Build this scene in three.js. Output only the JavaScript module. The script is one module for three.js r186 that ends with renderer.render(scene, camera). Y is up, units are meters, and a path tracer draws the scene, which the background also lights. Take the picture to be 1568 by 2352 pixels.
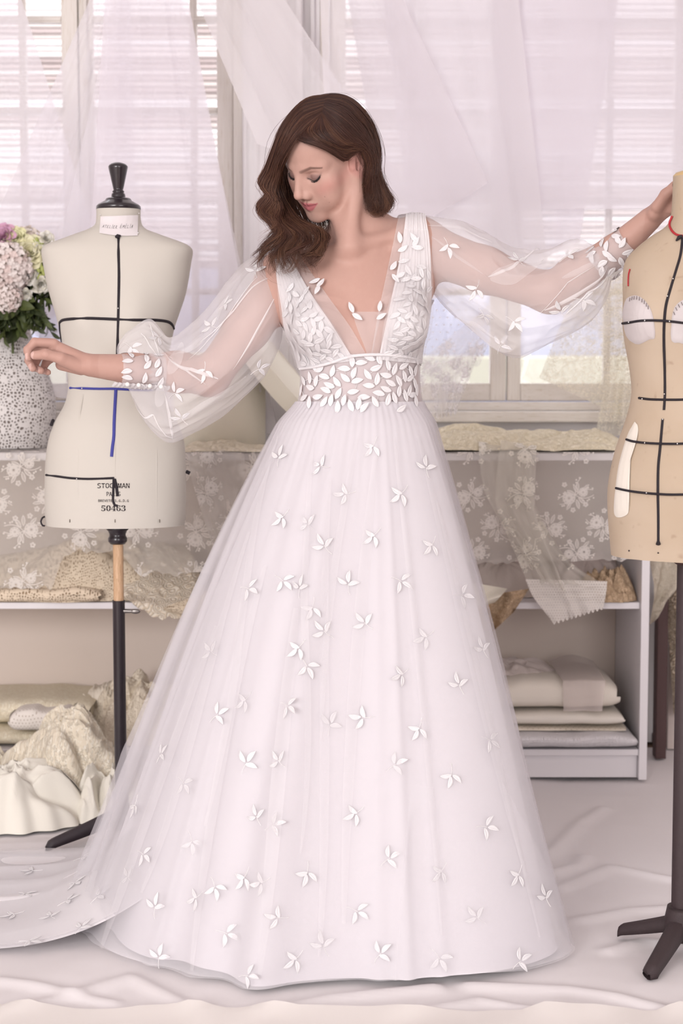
import * as THREE from 'three';
import { mergeGeometries, mergeVertices } from 'three/addons/utils/BufferGeometryUtils.js';
import { RoundedBoxGeometry } from 'three/addons/geometries/RoundedBoxGeometry.js';
import { RectAreaLightUniformsLib } from 'three/addons/lights/RectAreaLightUniformsLib.js';

// ---------------------------------------------------------------- camera, sky, lights, exposure
const W = 1568, H = 2352, FOC = 3500, EYE = 1.107, CAMZ = 3.2, HORIZON = 900;
const PITCH = Math.atan((H / 2 - HORIZON) / FOC);
const scene = new THREE.Scene();
const camera = new THREE.PerspectiveCamera(2 * Math.atan(H / 2 / FOC) * 180 / Math.PI, W / H, 0.05, 60);
camera.position.set(0, EYE, CAMZ);
camera.rotation.x = -PITCH;
camera.focus = 3.16; camera.userData.fStop = 4;
scene.background = new THREE.Color(0.90, 0.93, 1.0);      // bright overcast sky
scene.backgroundIntensity = 5.0;
const renderer = new THREE.WebGLRenderer({ antialias: true });
renderer.toneMapping = THREE.LinearToneMapping;
renderer.toneMappingExposure = 1.08;
renderer.shadowMap.enabled = true;
RectAreaLightUniformsLib.init();
const KEY = { pos: [-2.3, 1.85, 5.4], aim: [0, 0.95, -0.6], w: 2.0, h: 2.0, power: 12.8, color: [1, 0.985, 0.99] };
const FILL = { pos: [1.7, 1.6, 5.4], aim: [0, 0.9, -0.9], w: 1.8, h: 1.8, power: 6.2, color: [1, 0.97, 0.99] };
// ---------------------------------------------------------------- helpers
const V = (x, y, z) => new THREE.Vector3(x, y, z);
const { clamp, lerp, smoothstep } = THREE.MathUtils;
const TAU = Math.PI * 2;
function rng(seed) { let s = seed >>> 0; return () => { s = (s + 0x6d2b79f5) | 0; let t = Math.imul(s ^ (s >>> 15), 1 | s); t = (t + Math.imul(t ^ (t >>> 7), 61 | t)) ^ t; return ((t ^ (t >>> 14)) >>> 0) / 4294967296; }; }
function hash3(i, j, k) { let h = Math.imul(i, 374761393) ^ Math.imul(j, 668265263) ^ Math.imul(k, 2147483647 - 58); h = Math.imul(h ^ (h >>> 13), 1274126177); return ((h ^ (h >>> 16)) >>> 0) / 4294967296; }
function noise3(x, y = 0, z = 0) {           // value noise, -1 .. 1
  const i = Math.floor(x), j = Math.floor(y), k = Math.floor(z), fx = x - i, fy = y - j, fz = z - k;
  const u = fx * fx * (3 - 2 * fx), v = fy * fy * (3 - 2 * fy), w = fz * fz * (3 - 2 * fz);
  const h = (a, b, c) => hash3(i + a, j + b, k + c);
  return 2 * lerp(lerp(lerp(h(0, 0, 0), h(1, 0, 0), u), lerp(h(0, 1, 0), h(1, 1, 0), u), v), lerp(lerp(h(0, 0, 1), h(1, 0, 1), u), lerp(h(0, 1, 1), h(1, 1, 1), u), v), w) - 1;
}
function fbm(x, y = 0, z = 0, o = 4) { let s = 0, a = 0.5; for (let i = 0; i < o; i++) { s += a * noise3(x, y, z); x = x * 2.03 + 7.1; y = y * 2.03 + 3.7; z = z * 2.03 + 1.3; a *= 0.5; } return s; }
const ridge = (x, y = 0, z = 0) => 1 - Math.abs(noise3(x, y, z));
// the point of the plane z = const that lies behind pixel (px, py) of the photograph
const cosP = Math.cos(PITCH), sinP = Math.sin(PITCH);
function at(px, py, z = 0) {
  const a = (px - W / 2) / FOC, b = (H / 2 - py) / FOC;
  const dy = b * cosP - sinP, dz = -cosP - b * sinP, t = (z - CAMZ) / dz;
  return V(a * t, EYE + dy * t, z);
}
function floorAt(px, py, y = 0) {
  const a = (px - W / 2) / FOC, b = (H / 2 - py) / FOC, dy = b * cosP - sinP, dz = -cosP - b * sinP, t = (y - EYE) / dy;
  return V(a * t, y, CAMZ + dz * t);
}
const pxm = (z) => FOC / (CAMZ - z);         // pixels per metre at depth z
// piecewise curve through [key, value, value ...] rows, smooth (Catmull-Rom on uneven keys)
function curve(rows) {
  const n = rows.length, m = rows[0].length;
  return (t) => {
    let i = 0; while (i < n - 2 && t > rows[i + 1][0]) i++;
    const a = rows[i], b = rows[Math.min(i + 1, n - 1)], p = rows[Math.max(i - 1, 0)], q = rows[Math.min(i + 2, n - 1)];
    const h = b[0] - a[0], s = clamp((t - a[0]) / h, 0, 1), s2 = s * s, s3 = s2 * s, out = [];
    for (let c = 1; c < m; c++) {
      const m0 = (b[c] - p[c]) / (b[0] - p[0] || 1) * h, m1 = (q[c] - a[c]) / (q[0] - a[0] || 1) * h;
      out.push((2 * s3 - 3 * s2 + 1) * a[c] + (s3 - 2 * s2 + s) * m0 + (-2 * s3 + 3 * s2) * b[c] + (s3 - s2) * m1);
    }
    return m === 2 ? out[0] : out;
  };
}
// ---- names, labels
const used = new Map();
function numbered(name) { const n = used.get(name) ?? 0; used.set(name, n + 1); return n ? name + '_' + String(n).padStart(3, '0') : name; }
function tag(o, label, category, group, kind) {
  if (label) o.userData.label = label;
  if (category) o.userData.category = category;
  if (group) o.userData.group = group;
  if (kind) o.userData.kind = kind;
  return o;
}
function thing(name, label, category, pos = [0, 0, 0], group, kind) {
  const o = new THREE.Group(); o.name = numbered(name); o.position.set(...pos); scene.add(o);
  return tag(o, label, category, group, kind);
}
function mesh(name, geo, mat, parent) {
  const m = new THREE.Mesh(Array.isArray(geo) ? (geo.length > 1 ? merge(geo) : geo[0]) : geo, mat);
  m.name = parent ? name : numbered(name); m.castShadow = m.receiveShadow = true;
  (parent || scene).add(m); return m;
}
function struct(name, geo, mat, parent) { const m = mesh(name, geo, mat, parent); if (!parent) m.userData.kind = 'structure'; return m; }
// ---- geometry
function merge(list) {
  list = list.map((g) => { const c = g.index ? g : indexed(g); for (const k of Object.keys(c.attributes)) if (!['position', 'normal', 'uv', 'color'].includes(k)) c.deleteAttribute(k); return c; });
  const col = list.some((g) => g.attributes.color);
  for (const g of list) {
    const n = g.attributes.position.count;
    if (!g.attributes.uv) g.setAttribute('uv', new THREE.BufferAttribute(new Float32Array(n * 2), 2));
    if (col && !g.attributes.color) g.setAttribute('color', new THREE.BufferAttribute(new Float32Array(n * 3).fill(1), 3));
  }
  return mergeGeometries(list);
}
function indexed(g) { const n = g.attributes.position.count; g.setIndex([...Array(n).keys()]); return g; }
// a sheet from a function (i, j) => Vector3 on an nu x nv grid; uv in metres when size is given
function sheet(nu, nv, f, { closeU = false, uv = null, color = null } = {}) {
  const pos = new Float32Array(nu * nv * 3), tex = new Float32Array(nu * nv * 2), col = color ? new Float32Array(nu * nv * 3) : null, idx = [];
  for (let j = 0; j < nv; j++) for (let i = 0; i < nu; i++) {
    const u = i / (nu - 1), v = j / (nv - 1), p = f(u, v, i, j), o = j * nu + i;
    pos[o * 3] = p.x; pos[o * 3 + 1] = p.y; pos[o * 3 + 2] = p.z;
    const t = uv ? uv(u, v, p) : [u, v]; tex[o * 2] = t[0]; tex[o * 2 + 1] = t[1];
    if (col) col.set(color(u, v, p), o * 3);
    if (i < nu - 1 && j < nv - 1) idx.push(o, o + 1, o + nu, o + 1, o + nu + 1, o + nu);
  }
  const g = new THREE.BufferGeometry();
  g.setAttribute('position', new THREE.BufferAttribute(pos, 3)); g.setAttribute('uv', new THREE.BufferAttribute(tex, 2));
  if (col) g.setAttribute('color', new THREE.BufferAttribute(col, 3));
  g.setIndex(idx); g.computeVertexNormals();
  if (closeU) {
    const n = g.attributes.normal;
    for (let j = 0; j < nv; j++) {
      const a = j * nu, b = a + nu - 1, s = V(n.getX(a) + n.getX(b), n.getY(a) + n.getY(b), n.getZ(a) + n.getZ(b)).normalize();
      n.setXYZ(a, s.x, s.y, s.z); n.setXYZ(b, s.x, s.y, s.z);
    }
  }
  return g;
}
// a tube along points with a radius for each (number or function of t)
function tube(pts, rad, sides = 8, { caps = true, flat = 1, color = null } = {}) {
  const n = pts.length, r = typeof rad === 'function' ? rad : Array.isArray(rad) ? (t) => { const x = t * (rad.length - 1), i = Math.min(Math.floor(x), rad.length - 2); return lerp(rad[i], rad[i + 1], x - i); } : () => rad;
  const T = pts.map((p, i) => pts[Math.min(i + 1, n - 1)].clone().sub(pts[Math.max(i - 1, 0)]).normalize());
  let N = Math.abs(T[0].y) < 0.9 ? V(0, 1, 0) : V(1, 0, 0); N.sub(T[0].clone().multiplyScalar(N.dot(T[0]))).normalize();
  const pos = [], idx = [], nor = [], tex = [], col = [];
  let len = 0;
  for (let i = 0; i < n; i++) {
    if (i) { N.sub(T[i].clone().multiplyScalar(N.dot(T[i]))).normalize(); len += pts[i].distanceTo(pts[i - 1]); }
    const B = T[i].clone().cross(N), R = r(i / (n - 1));
    for (let k = 0; k <= sides; k++) {
      const a = k / sides * TAU, c = Math.cos(a), s = Math.sin(a) * flat;
      pos.push(pts[i].x + R * (c * N.x + s * B.x), pts[i].y + R * (c * N.y + s * B.y), pts[i].z + R * (c * N.z + s * B.z));
      const m = V(c * N.x * flat + s / flat * B.x, c * N.y * flat + s / flat * B.y, c * N.z * flat + s / flat * B.z).normalize();
      nor.push(m.x, m.y, m.z); tex.push(k / sides * TAU * R, len);
      if (color) col.push(...color(i / (n - 1)));
      if (i < n - 1 && k < sides) { const o = i * (sides + 1) + k; idx.push(o, o + 1, o + sides + 1, o + 1, o + sides + 2, o + sides + 1); }
    }
  }
  if (caps) for (const e of [0, n - 1]) {
    const c = pos.length / 3, s = e ? 1 : -1;
    pos.push(pts[e].x, pts[e].y, pts[e].z); nor.push(T[e].x * s, T[e].y * s, T[e].z * s); tex.push(0, 0); if (color) col.push(...color(e ? 1 : 0));
    for (let k = 0; k <= sides; k++) { const o = (e * (sides + 1) + k) * 3; pos.push(pos[o], pos[o + 1], pos[o + 2]); nor.push(T[e].x * s, T[e].y * s, T[e].z * s); tex.push(0, 0); if (color) col.push(...color(e ? 1 : 0)); }
    for (let k = 0; k < sides; k++) e ? idx.push(c, c + k + 1, c + k + 2) : idx.push(c, c + k + 2, c + k + 1);
  }
  const g = new THREE.BufferGeometry();
  g.setAttribute('position', new THREE.Float32BufferAttribute(pos, 3)); g.setAttribute('normal', new THREE.Float32BufferAttribute(nor, 3)); g.setAttribute('uv', new THREE.Float32BufferAttribute(tex, 2));
  if (color) g.setAttribute('color', new THREE.Float32BufferAttribute(col, 3));
  g.setIndex(idx); return g;
}
const spline = (pts, n) => new THREE.CatmullRomCurve3(pts, false, 'centripetal').getPoints(n);
function box(w, h, d, x = 0, y = 0, z = 0, r = 0.002) { const g = new RoundedBoxGeometry(w, h, d, 2, Math.min(r, w / 2.1, h / 2.1, d / 2.1)); g.translate(x, y, z); return g; }
function lathe(rows, seg = 40) { const g = new THREE.LatheGeometry(rows.map(([r, y]) => new THREE.Vector2(r, y)), seg); return g; }
function place(g, m) { return g.applyMatrix4(m); }
// a dense surface of a distance field: naive surface nets, blocks far from the surface skipped
function surfaceNets(field, lo, hi, cell, slack = 1.35) {
  const nx = Math.ceil((hi[0] - lo[0]) / cell), ny = Math.ceil((hi[1] - lo[1]) / cell), nz = Math.ceil((hi[2] - lo[2]) / cell), B = 8;
  const grid = new Float32Array((nx + 1) * (ny + 1) * (nz + 1)).fill(NaN), at3 = (i, j, k) => (k * (ny + 1) + j) * (nx + 1) + i;
  const live = [];
  for (let k = 0; k < nz; k += B) for (let j = 0; j < ny; j += B) for (let i = 0; i < nx; i += B) {
    const c = field(lo[0] + (i + B / 2) * cell, lo[1] + (j + B / 2) * cell, lo[2] + (k + B / 2) * cell);
    if (Math.abs(c) > B * cell * 0.87 * slack) continue;
    live.push([i, j, k]);
    for (let c = k; c <= Math.min(k + B, nz); c++) for (let b = j; b <= Math.min(j + B, ny); b++) for (let a = i; a <= Math.min(i + B, nx); a++) {
      const o = at3(a, b, c); if (grid[o] !== grid[o]) grid[o] = field(lo[0] + a * cell, lo[1] + b * cell, lo[2] + c * cell);
    }
  }
  const vert = new Map(), pos = [], idx = [];
  const corners = [[0, 0, 0], [1, 0, 0], [0, 1, 0], [1, 1, 0], [0, 0, 1], [1, 0, 1], [0, 1, 1], [1, 1, 1]], edges = [[0, 1], [2, 3], [4, 5], [6, 7], [0, 2], [1, 3], [4, 6], [5, 7], [0, 4], [1, 5], [2, 6], [3, 7]];
  const g8 = new Float32Array(8);
  for (const [bi, bj, bk] of live) for (let k = bk; k < Math.min(bk + B, nz); k++) for (let j = bj; j < Math.min(bj + B, ny); j++) for (let i = bi; i < Math.min(bi + B, nx); i++) {
    let m = 0;
    for (let c = 0; c < 8; c++) { const v = grid[at3(i + corners[c][0], j + corners[c][1], k + corners[c][2])]; g8[c] = v; if (v < 0) m |= 1 << c; }
    if (m === 0 || m === 255) continue;
    let x = 0, y = 0, z = 0, n = 0;
    for (const [a, b] of edges) if (((m >> a) & 1) !== ((m >> b) & 1)) {
      const t = g8[a] / (g8[a] - g8[b]), A = corners[a], C = corners[b];
      x += A[0] + (C[0] - A[0]) * t; y += A[1] + (C[1] - A[1]) * t; z += A[2] + (C[2] - A[2]) * t; n++;
    }
    vert.set(at3(i, j, k), pos.length / 3);
    pos.push(lo[0] + (i + x / n) * cell, lo[1] + (j + y / n) * cell, lo[2] + (k + z / n) * cell);
  }
  const sx = 1, sy = nx + 1, sz = (nx + 1) * (ny + 1);
  const quad = (a, b, c, d, flip) => { a = vert.get(a); b = vert.get(b); c = vert.get(c); d = vert.get(d); if (a === undefined || b === undefined || c === undefined || d === undefined) return; flip ? idx.push(a, c, b, a, d, c) : idx.push(a, b, c, a, c, d); };
  for (const key of vert.keys()) {
    const v = grid[key] < 0;
    if ((grid[key + sx] < 0) !== v) quad(key, key - sy, key - sy - sz, key - sz, !v);
    if ((grid[key + sy] < 0) !== v) quad(key, key - sz, key - sz - sx, key - sx, !v);
    if ((grid[key + sz] < 0) !== v) quad(key, key - sx, key - sx - sy, key - sy, !v);
  }
  const g = new THREE.BufferGeometry(), e = cell * 0.5, nor = new Float32Array(pos.length);
  for (let i = 0; i < pos.length; i += 3) {
    const [x, y, z] = [pos[i], pos[i + 1], pos[i + 2]];
    const n = V(field(x + e, y, z) - field(x - e, y, z), field(x, y + e, z) - field(x, y - e, z), field(x, y, z + e) - field(x, y, z - e)).normalize();
    nor[i] = n.x; nor[i + 1] = n.y; nor[i + 2] = n.z;
  }
  { let s = 0; for (let t = 0; t < Math.min(idx.length, 3000); t += 3) { const [a, b, c] = [idx[t] * 3, idx[t + 1] * 3, idx[t + 2] * 3], P = (o) => V(pos[o], pos[o + 1], pos[o + 2]), n = P(b).sub(P(a)).cross(P(c).sub(P(a))); s += n.x * nor[a] + n.y * nor[a + 1] + n.z * nor[a + 2]; } if (s < 0) for (let t = 0; t < idx.length; t += 3) { const q = idx[t + 1]; idx[t + 1] = idx[t + 2]; idx[t + 2] = q; } }
  g.setAttribute('position', new THREE.Float32BufferAttribute(pos, 3)); g.setAttribute('normal', new THREE.BufferAttribute(nor, 3)); g.setIndex(idx);
  return g;
}
// distance pieces
const smin = (a, b, k) => { const h = Math.max(k - Math.abs(a - b), 0) / k; return Math.min(a, b) - h * h * k * 0.25; };
const smax = (a, b, k) => -smin(-a, -b, k);
function roundCone(px, py, pz, a, b, ra, rb) {      // tapered capsule, near enough to exact
  const bx = b.x - a.x, by = b.y - a.y, bz = b.z - a.z, x = px - a.x, y = py - a.y, z = pz - a.z;
  const t = clamp((x * bx + y * by + z * bz) / (bx * bx + by * by + bz * bz), 0, 1);
  return Math.hypot(x - bx * t, y - by * t, z - bz * t) - (ra + (rb - ra) * t);
}
function ellipsoid(x, y, z, cx, cy, cz, rx, ry, rz) {
  const a = (x - cx) / rx, b = (y - cy) / ry, c = (z - cz) / rz, k0 = Math.hypot(a, b, c), k1 = Math.hypot(a / rx, b / ry, c / rz);
  return k1 < 1e-9 ? -Math.min(rx, ry, rz) : k0 * (k0 - 1) / k1;
}
// ---- textures
function canvasTex(w, h, draw, { srgb = true, rx = 1, ry = 1, wrap = true } = {}) {
  const c = document.createElement('canvas'); c.width = w; c.height = h; draw(c.getContext('2d'), w, h);
  const t = new THREE.CanvasTexture(c); if (srgb) t.colorSpace = THREE.SRGBColorSpace;
  if (wrap) t.wrapS = t.wrapT = THREE.RepeatWrapping; t.repeat.set(rx, ry); t.magFilter = THREE.LinearFilter; return t;
}
function dataTex(w, h, f, { srgb = false, rx = 1, ry = 1 } = {}) {     // f(u, v) -> grey or [r, g, b], 0..1
  const d = new Uint8Array(w * h * 4);
  for (let j = 0; j < h; j++) for (let i = 0; i < w; i++) { const v = f(i / w, j / h, i, j), o = (j * w + i) * 4; for (let c = 0; c < 3; c++) d[o + c] = 255 * clamp(Array.isArray(v) ? v[c] : v, 0, 1); d[o + 3] = 255; }
  const t = new THREE.DataTexture(d, w, h); t.wrapS = t.wrapT = THREE.RepeatWrapping; t.magFilter = THREE.LinearFilter; t.repeat.set(rx, ry); t.needsUpdate = true;
  if (srgb) t.colorSpace = THREE.SRGBColorSpace; return t;
}
const std = (p) => new THREE.MeshStandardMaterial({ side: THREE.DoubleSide, roughness: 0.8, ...p });
const phys = (p) => new THREE.MeshPhysicalMaterial({ side: THREE.DoubleSide, roughness: 0.8, ...p });
const rgb = (r, g, b) => new THREE.Color().setRGB(r, g, b);
const srgb = (r, g, b) => new THREE.Color().setRGB(r / 255, g / 255, b / 255, THREE.SRGBColorSpace);
// ---------------------------------------------------------------- materials of the room
const grainTex = dataTex(256, 256, (u, v, i, j) => 0.5 + 0.5 * fbm(i / 9, j / 9, 3.3, 4));
const paintTex = dataTex(512, 512, (u, v, i, j) => { const n = fbm(i / 60, j / 60, 1.7, 5), s = Math.max(0, fbm(i / 14, j / 14, 9.2, 4) - 0.28) * 1.6; return [0.97 + n * 0.04 - s * 0.25, 0.955 + n * 0.04 - s * 0.32, 0.935 + n * 0.05 - s * 0.42]; }, { srgb: true });
const M = {};
M.wall = std({ color: rgb(0.80, 0.765, 0.76), roughness: 0.9, bumpMap: grainTex, bumpScale: 0.0006 });
M.oldPaint = std({ color: rgb(0.80, 0.775, 0.745), map: paintTex, roughness: 0.55 });
M.whiteBoard = std({ color: rgb(0.80, 0.765, 0.785), roughness: 0.45 });
M.glass = phys({ color: 0xffffff, transmission: 1, thickness: 0, roughness: 0, ior: 1.45 });
M.darkWood = std({ color: rgb(0.075, 0.036, 0.034), roughness: 0.6, bumpMap: grainTex, bumpScale: 0.0004 });
M.steel = std({ color: rgb(0.55, 0.53, 0.5), metalness: 1, roughness: 0.3 });

// ---------------------------------------------------------------- room shell
const BACK = -1.56;                          // room face of the window wall
const SPX = FOC / (CAMZ - BACK);             // pixels per metre on that wall
const wx = (px) => (px - W / 2) / SPX, wy = (py) => at(784, py, BACK).y;
const ROOM = { x0: -3.4, x1: 3.2, z1: 7.2, h: 3.5 };
const SILLY = wy(944), WTOP = 3.0;
const openings = [[wx(-185), wx(560)], [wx(735), wx(1600)]];
{
  const s = new THREE.Shape(); s.moveTo(ROOM.x0, 0); s.lineTo(ROOM.x1, 0); s.lineTo(ROOM.x1, ROOM.h); s.lineTo(ROOM.x0, ROOM.h); s.closePath();
  for (const [a, b] of openings) { const h = new THREE.Path(); h.moveTo(a, SILLY); h.lineTo(b, SILLY); h.lineTo(b, WTOP); h.lineTo(a, WTOP); h.closePath(); s.holes.push(h); }
  const g = new THREE.ExtrudeGeometry(s, { depth: 0.3, bevelEnabled: false }); g.translate(0, 0, BACK - 0.3);
  struct('wall_back', g, M.wall);
  const bx = (name, w, h, d, x, y, z) => { const g = new THREE.BoxGeometry(w, h, d); g.translate(x, y, z); return struct(name, g, M.wall); };
  const D = ROOM.z1 - BACK;
  bx('wall_left', 0.2, ROOM.h, D, ROOM.x0 - 0.1, ROOM.h / 2, BACK + D / 2);
  bx('wall_right', 0.2, ROOM.h, D, ROOM.x1 + 0.1, ROOM.h / 2, BACK + D / 2);
  bx('wall_front', ROOM.x1 - ROOM.x0 + 0.4, ROOM.h, 0.2, (ROOM.x0 + ROOM.x1) / 2, ROOM.h / 2, ROOM.z1 + 0.1);
  bx('ceiling', ROOM.x1 - ROOM.x0 + 0.4, 0.2, D + 0.4, (ROOM.x0 + ROOM.x1) / 2, ROOM.h + 0.1, BACK + D / 2);
  const f = new THREE.BoxGeometry(ROOM.x1 - ROOM.x0 + 0.4, 0.2, D + 0.4); f.translate((ROOM.x0 + ROOM.x1) / 2, -0.112, BACK + D / 2);
  struct('floor', f, std({ color: rgb(0.30, 0.2, 0.14), roughness: 0.6 }));
  // shallow pilaster mouldings on the wall between the windows
  const pil = struct('trim_1', [box(0.012, 2.4, 0.02, wx(566), 2.2, BACK + 0.009), box(0.02, 2.4, 0.026, wx(690), 2.2, BACK + 0.012), box(0.012, 2.4, 0.02, wx(719), 2.2, BACK + 0.009)].map((g) => g), M.wall);
  struct('baseboard_back', box(ROOM.x1 - wx(1500) - 0.02, 0.03, 0.02, (ROOM.x1 + wx(1500)) / 2, 0.016, BACK + 0.011), M.darkWood);
}
// ---- windows: two casements each, old cream paint, three columns of panes
function windowUnit(n, x0, x1, meet, cols, rowsPy) {
  const w = new THREE.Group(); w.name = 'window_' + n; w.userData.kind = 'structure'; scene.add(w);
  const zf = BACK - 0.05, y0 = SILLY, fr = 0.028;
  struct('window_frame', [box(x1 - x0, fr, 0.09, (x0 + x1) / 2, y0 + fr / 2, zf), box(x1 - x0, fr, 0.09, (x0 + x1) / 2, WTOP - fr / 2, zf), box(fr, WTOP - y0, 0.09, x0 + fr / 2, (y0 + WTOP) / 2, zf), box(fr, WTOP - y0, 0.09, x1 - fr / 2, (y0 + WTOP) / 2, zf)], M.oldPaint, w);
  const ys = [...rowsPy.map(wy), WTOP - 0.09];
  const sash = (a, b, la, lb, muntins) => {
    const c = new THREE.Group(); c.name = 'casement'; w.add(c);
    const by = y0 + fr + 0.003, ty = WTOP - fr - 0.003, z = zf, d = 0.036, railTop = ys[0], hy = (by + ty) / 2;
    mesh('stile', box(la, ty - by, d, a + la / 2, hy, z, 0.004), M.oldPaint, c); mesh('stile', box(lb, ty - by, d, b - lb / 2, hy, z, 0.004), M.oldPaint, c);
    mesh('rail', box(b - a - la - lb, railTop - by, d, (a + la + b - lb) / 2, (railTop + by) / 2, z, 0.004), M.oldPaint, c);
    mesh('rail', box(b - a - la - lb, ty - ys[ys.length - 1], d, (a + la + b - lb) / 2, (ty + ys[ys.length - 1]) / 2, z, 0.004), M.oldPaint, c);
    for (let k = 1; k < ys.length - 1; k++) mesh('muntin', [box(b - a - la - lb, 0.02, d * 0.8, (a + la + b - lb) / 2, ys[k], z, 0.004), box(b - a - la - lb, 0.009, d * 1.1, (a + la + b - lb) / 2, ys[k], z, 0.003)], M.oldPaint, c);
    for (const x of muntins) mesh('muntin', [box(0.022, ys[ys.length - 1] - ys[0], d * 0.8, x, (ys[0] + ys[ys.length - 1]) / 2, z, 0.004), box(0.009, ys[ys.length - 1] - ys[0], d * 1.1, x, (ys[0] + ys[ys.length - 1]) / 2, z, 0.003)], M.oldPaint, c);
    const xs = [a + la, ...muntins, b - lb];
    for (let i = 0; i < xs.length - 1; i++) for (let k = 0; k < ys.length - 1; k++) { const g = new THREE.PlaneGeometry(xs[i + 1] - xs[i], ys[k + 1] - ys[k]); g.translate((xs[i] + xs[i + 1]) / 2, (ys[k] + ys[k + 1]) / 2, z); mesh('pane', g, M.glass, c); }
  };
  const g = 0.002;
  sash(x0 + fr + g, meet - g, 0.05, meet - x0 > 0 ? 0.05 : 0.05, cols[0]); sash(meet + g, x1 - fr - g, 0.042, 0.05, cols[1]);
  struct('sill', box(x1 - x0 + 0.1, 0.034, 0.17, (x0 + x1) / 2, y0 - 0.017, BACK + 0.0, 0.006), M.oldPaint, w);
  // bolt rod with its handle on the meeting stile
  if (n === 1) {
    mesh('bolt_rod', tube([V(meet + 0.024, 1.2, zf + 0.03), V(meet + 0.024, 2.6, zf + 0.03)], 0.006, 8), M.oldPaint, w);
    mesh('handle', [box(0.02, 0.09, 0.02, meet + 0.026, wy(145), zf + 0.035, 0.006), tube([V(meet + 0.026, wy(130), zf + 0.045), V(meet + 0.03, wy(165), zf + 0.06)], 0.007, 8)], M.oldPaint, w);
  }
}
const rows = [880, 668, 455, 250, 38, -175];
windowUnit(1, openings[0][0], openings[0][1], wx(188), [[wx(60)], [wx(448)]], [880, 668, 455, 248, 38, -175]);
windowUnit(2, openings[1][0], openings[1][1], wx(1164), [[wx(945)], [wx(1395)]], [880, 668, 455, 252, 42, -170]);

// ---- the building across the street, seen through the panes
{
  const z = -5.2, f = thing('facing_building', 'pale building across the street clad in horizontal weathered boards', 'building', [0, 0, z]);
  const col = [[0.46, 0.40, 0.37], [0.36, 0.30, 0.27], [0.52, 0.48, 0.45], [0.28, 0.22, 0.20], [0.52, 0.49, 0.47]].map((c) => std({ color: rgb(...c), roughness: 0.9 }));
  const wall = new THREE.BoxGeometry(11, 1.78, 0.4); wall.translate(0, 0.89, -0.2); mesh('wall', wall, std({ color: rgb(0.30, 0.295, 0.36), roughness: 0.9 }), f);
  const up = new THREE.BoxGeometry(11, 4, 0.3); up.translate(0, 3.78, -0.25); mesh('wall', up, std({ color: rgb(0.3, 0.25, 0.22), roughness: 0.9 }), f);
  mesh('ledge', box(11, 0.2, 0.3, 0, 1.2, 0.05, 0.02), std({ color: rgb(0.36, 0.335, 0.26), roughness: 0.9 }), f);
  const r = rng(5), brd = box(10.5, 0.0275, 0.03, 0, 0, 0, 0.006);
  for (let k = 0; k < 66; k++) { const m = mesh('board', brd, col[Math.floor(r() * 5)], f); m.position.set(r() * 0.1, 1.8 + k * 0.0315, -0.08 + r() * 0.012); m.rotation.x = -0.25; m.rotation.z = (r() - 0.5) * 0.0016; }
  const st = new THREE.BoxGeometry(30, 0.2, 6); st.translate(0, -0.12, -3.6); struct('street', st, std({ color: rgb(0.5, 0.5, 0.52) }));
}
// ---- unseen studio lamps behind the camera: key lights from the left, fill added on the right
function softbox(L, label) {
  const t = thing('unseen_softbox_lamp', label, 'lamp', L.pos), d = V(...L.aim).sub(V(...L.pos)).normalize();
  const h = new THREE.Group(); h.name = 'lamp_head'; t.add(h); h.lookAt(V(...L.aim).sub(V(0, 0, 0)).sub(V(...L.pos)).add(V(0, 0, 0)).add(t.position));
  h.quaternion.setFromUnitVectors(V(0, 0, 1), d);
  { const m = new THREE.Matrix4().lookAt(d, V(0, 0, 0), V(0, 1, 0)); h.quaternion.setFromRotationMatrix(m); }
  const w = L.w / 2, hh = L.h / 2, black = std({ color: rgb(0.02, 0.02, 0.022), roughness: 0.8 });
  mesh('housing', sheet(5, 9, (u, v) => { const c = [[1, 1], [-1, 1], [-1, -1], [1, -1], [1, 1]][Math.round(u * 4)], s = Math.sin(v * Math.PI / 2); return V(c[0] * lerp(0.08, w + 0.01, s), c[1] * lerp(0.08, hh + 0.01, s), lerp(-0.6, 0.02, v)); }), black, h);
  const df = new THREE.PlaneGeometry(L.w, L.h); mesh('diffuser', df, std({ color: rgb(0.8, 0.8, 0.8), emissive: rgb(...L.color), emissiveIntensity: 0.9 }), h);
  mesh('flash_head', tube([V(0, 0, -0.95), V(0, 0, -0.6)], 0.075, 20), black, h);
  const p = V(...L.pos).addScaledVector(d, -0.75), b = p.clone().sub(V(...L.pos));
  mesh('stand', [tube([b, V(b.x, -L.pos[1], b.z)], 0.016, 10), ...[0, 1, 2].map((k) => tube([V(b.x, -L.pos[1] + 0.6, b.z), V(b.x + 0.5 * Math.cos(k * 2.1), -L.pos[1] + 0.01, b.z + 0.5 * Math.sin(k * 2.1))], 0.011, 8))], black, t);
  const l = new THREE.RectAreaLight(new THREE.Color(...L.color), L.power, L.w, L.h);
  l.position.copy(V(...L.pos).addScaledVector(d, 0.03)); scene.add(l); l.lookAt(V(...L.aim)); l.name = 'softbox';
}
softbox(KEY, 'large unseen softbox lamp on a stand left of the camera, lighting the room');
softbox(FILL, 'added fill softbox lamp on a stand out of view right of the camera');
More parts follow.
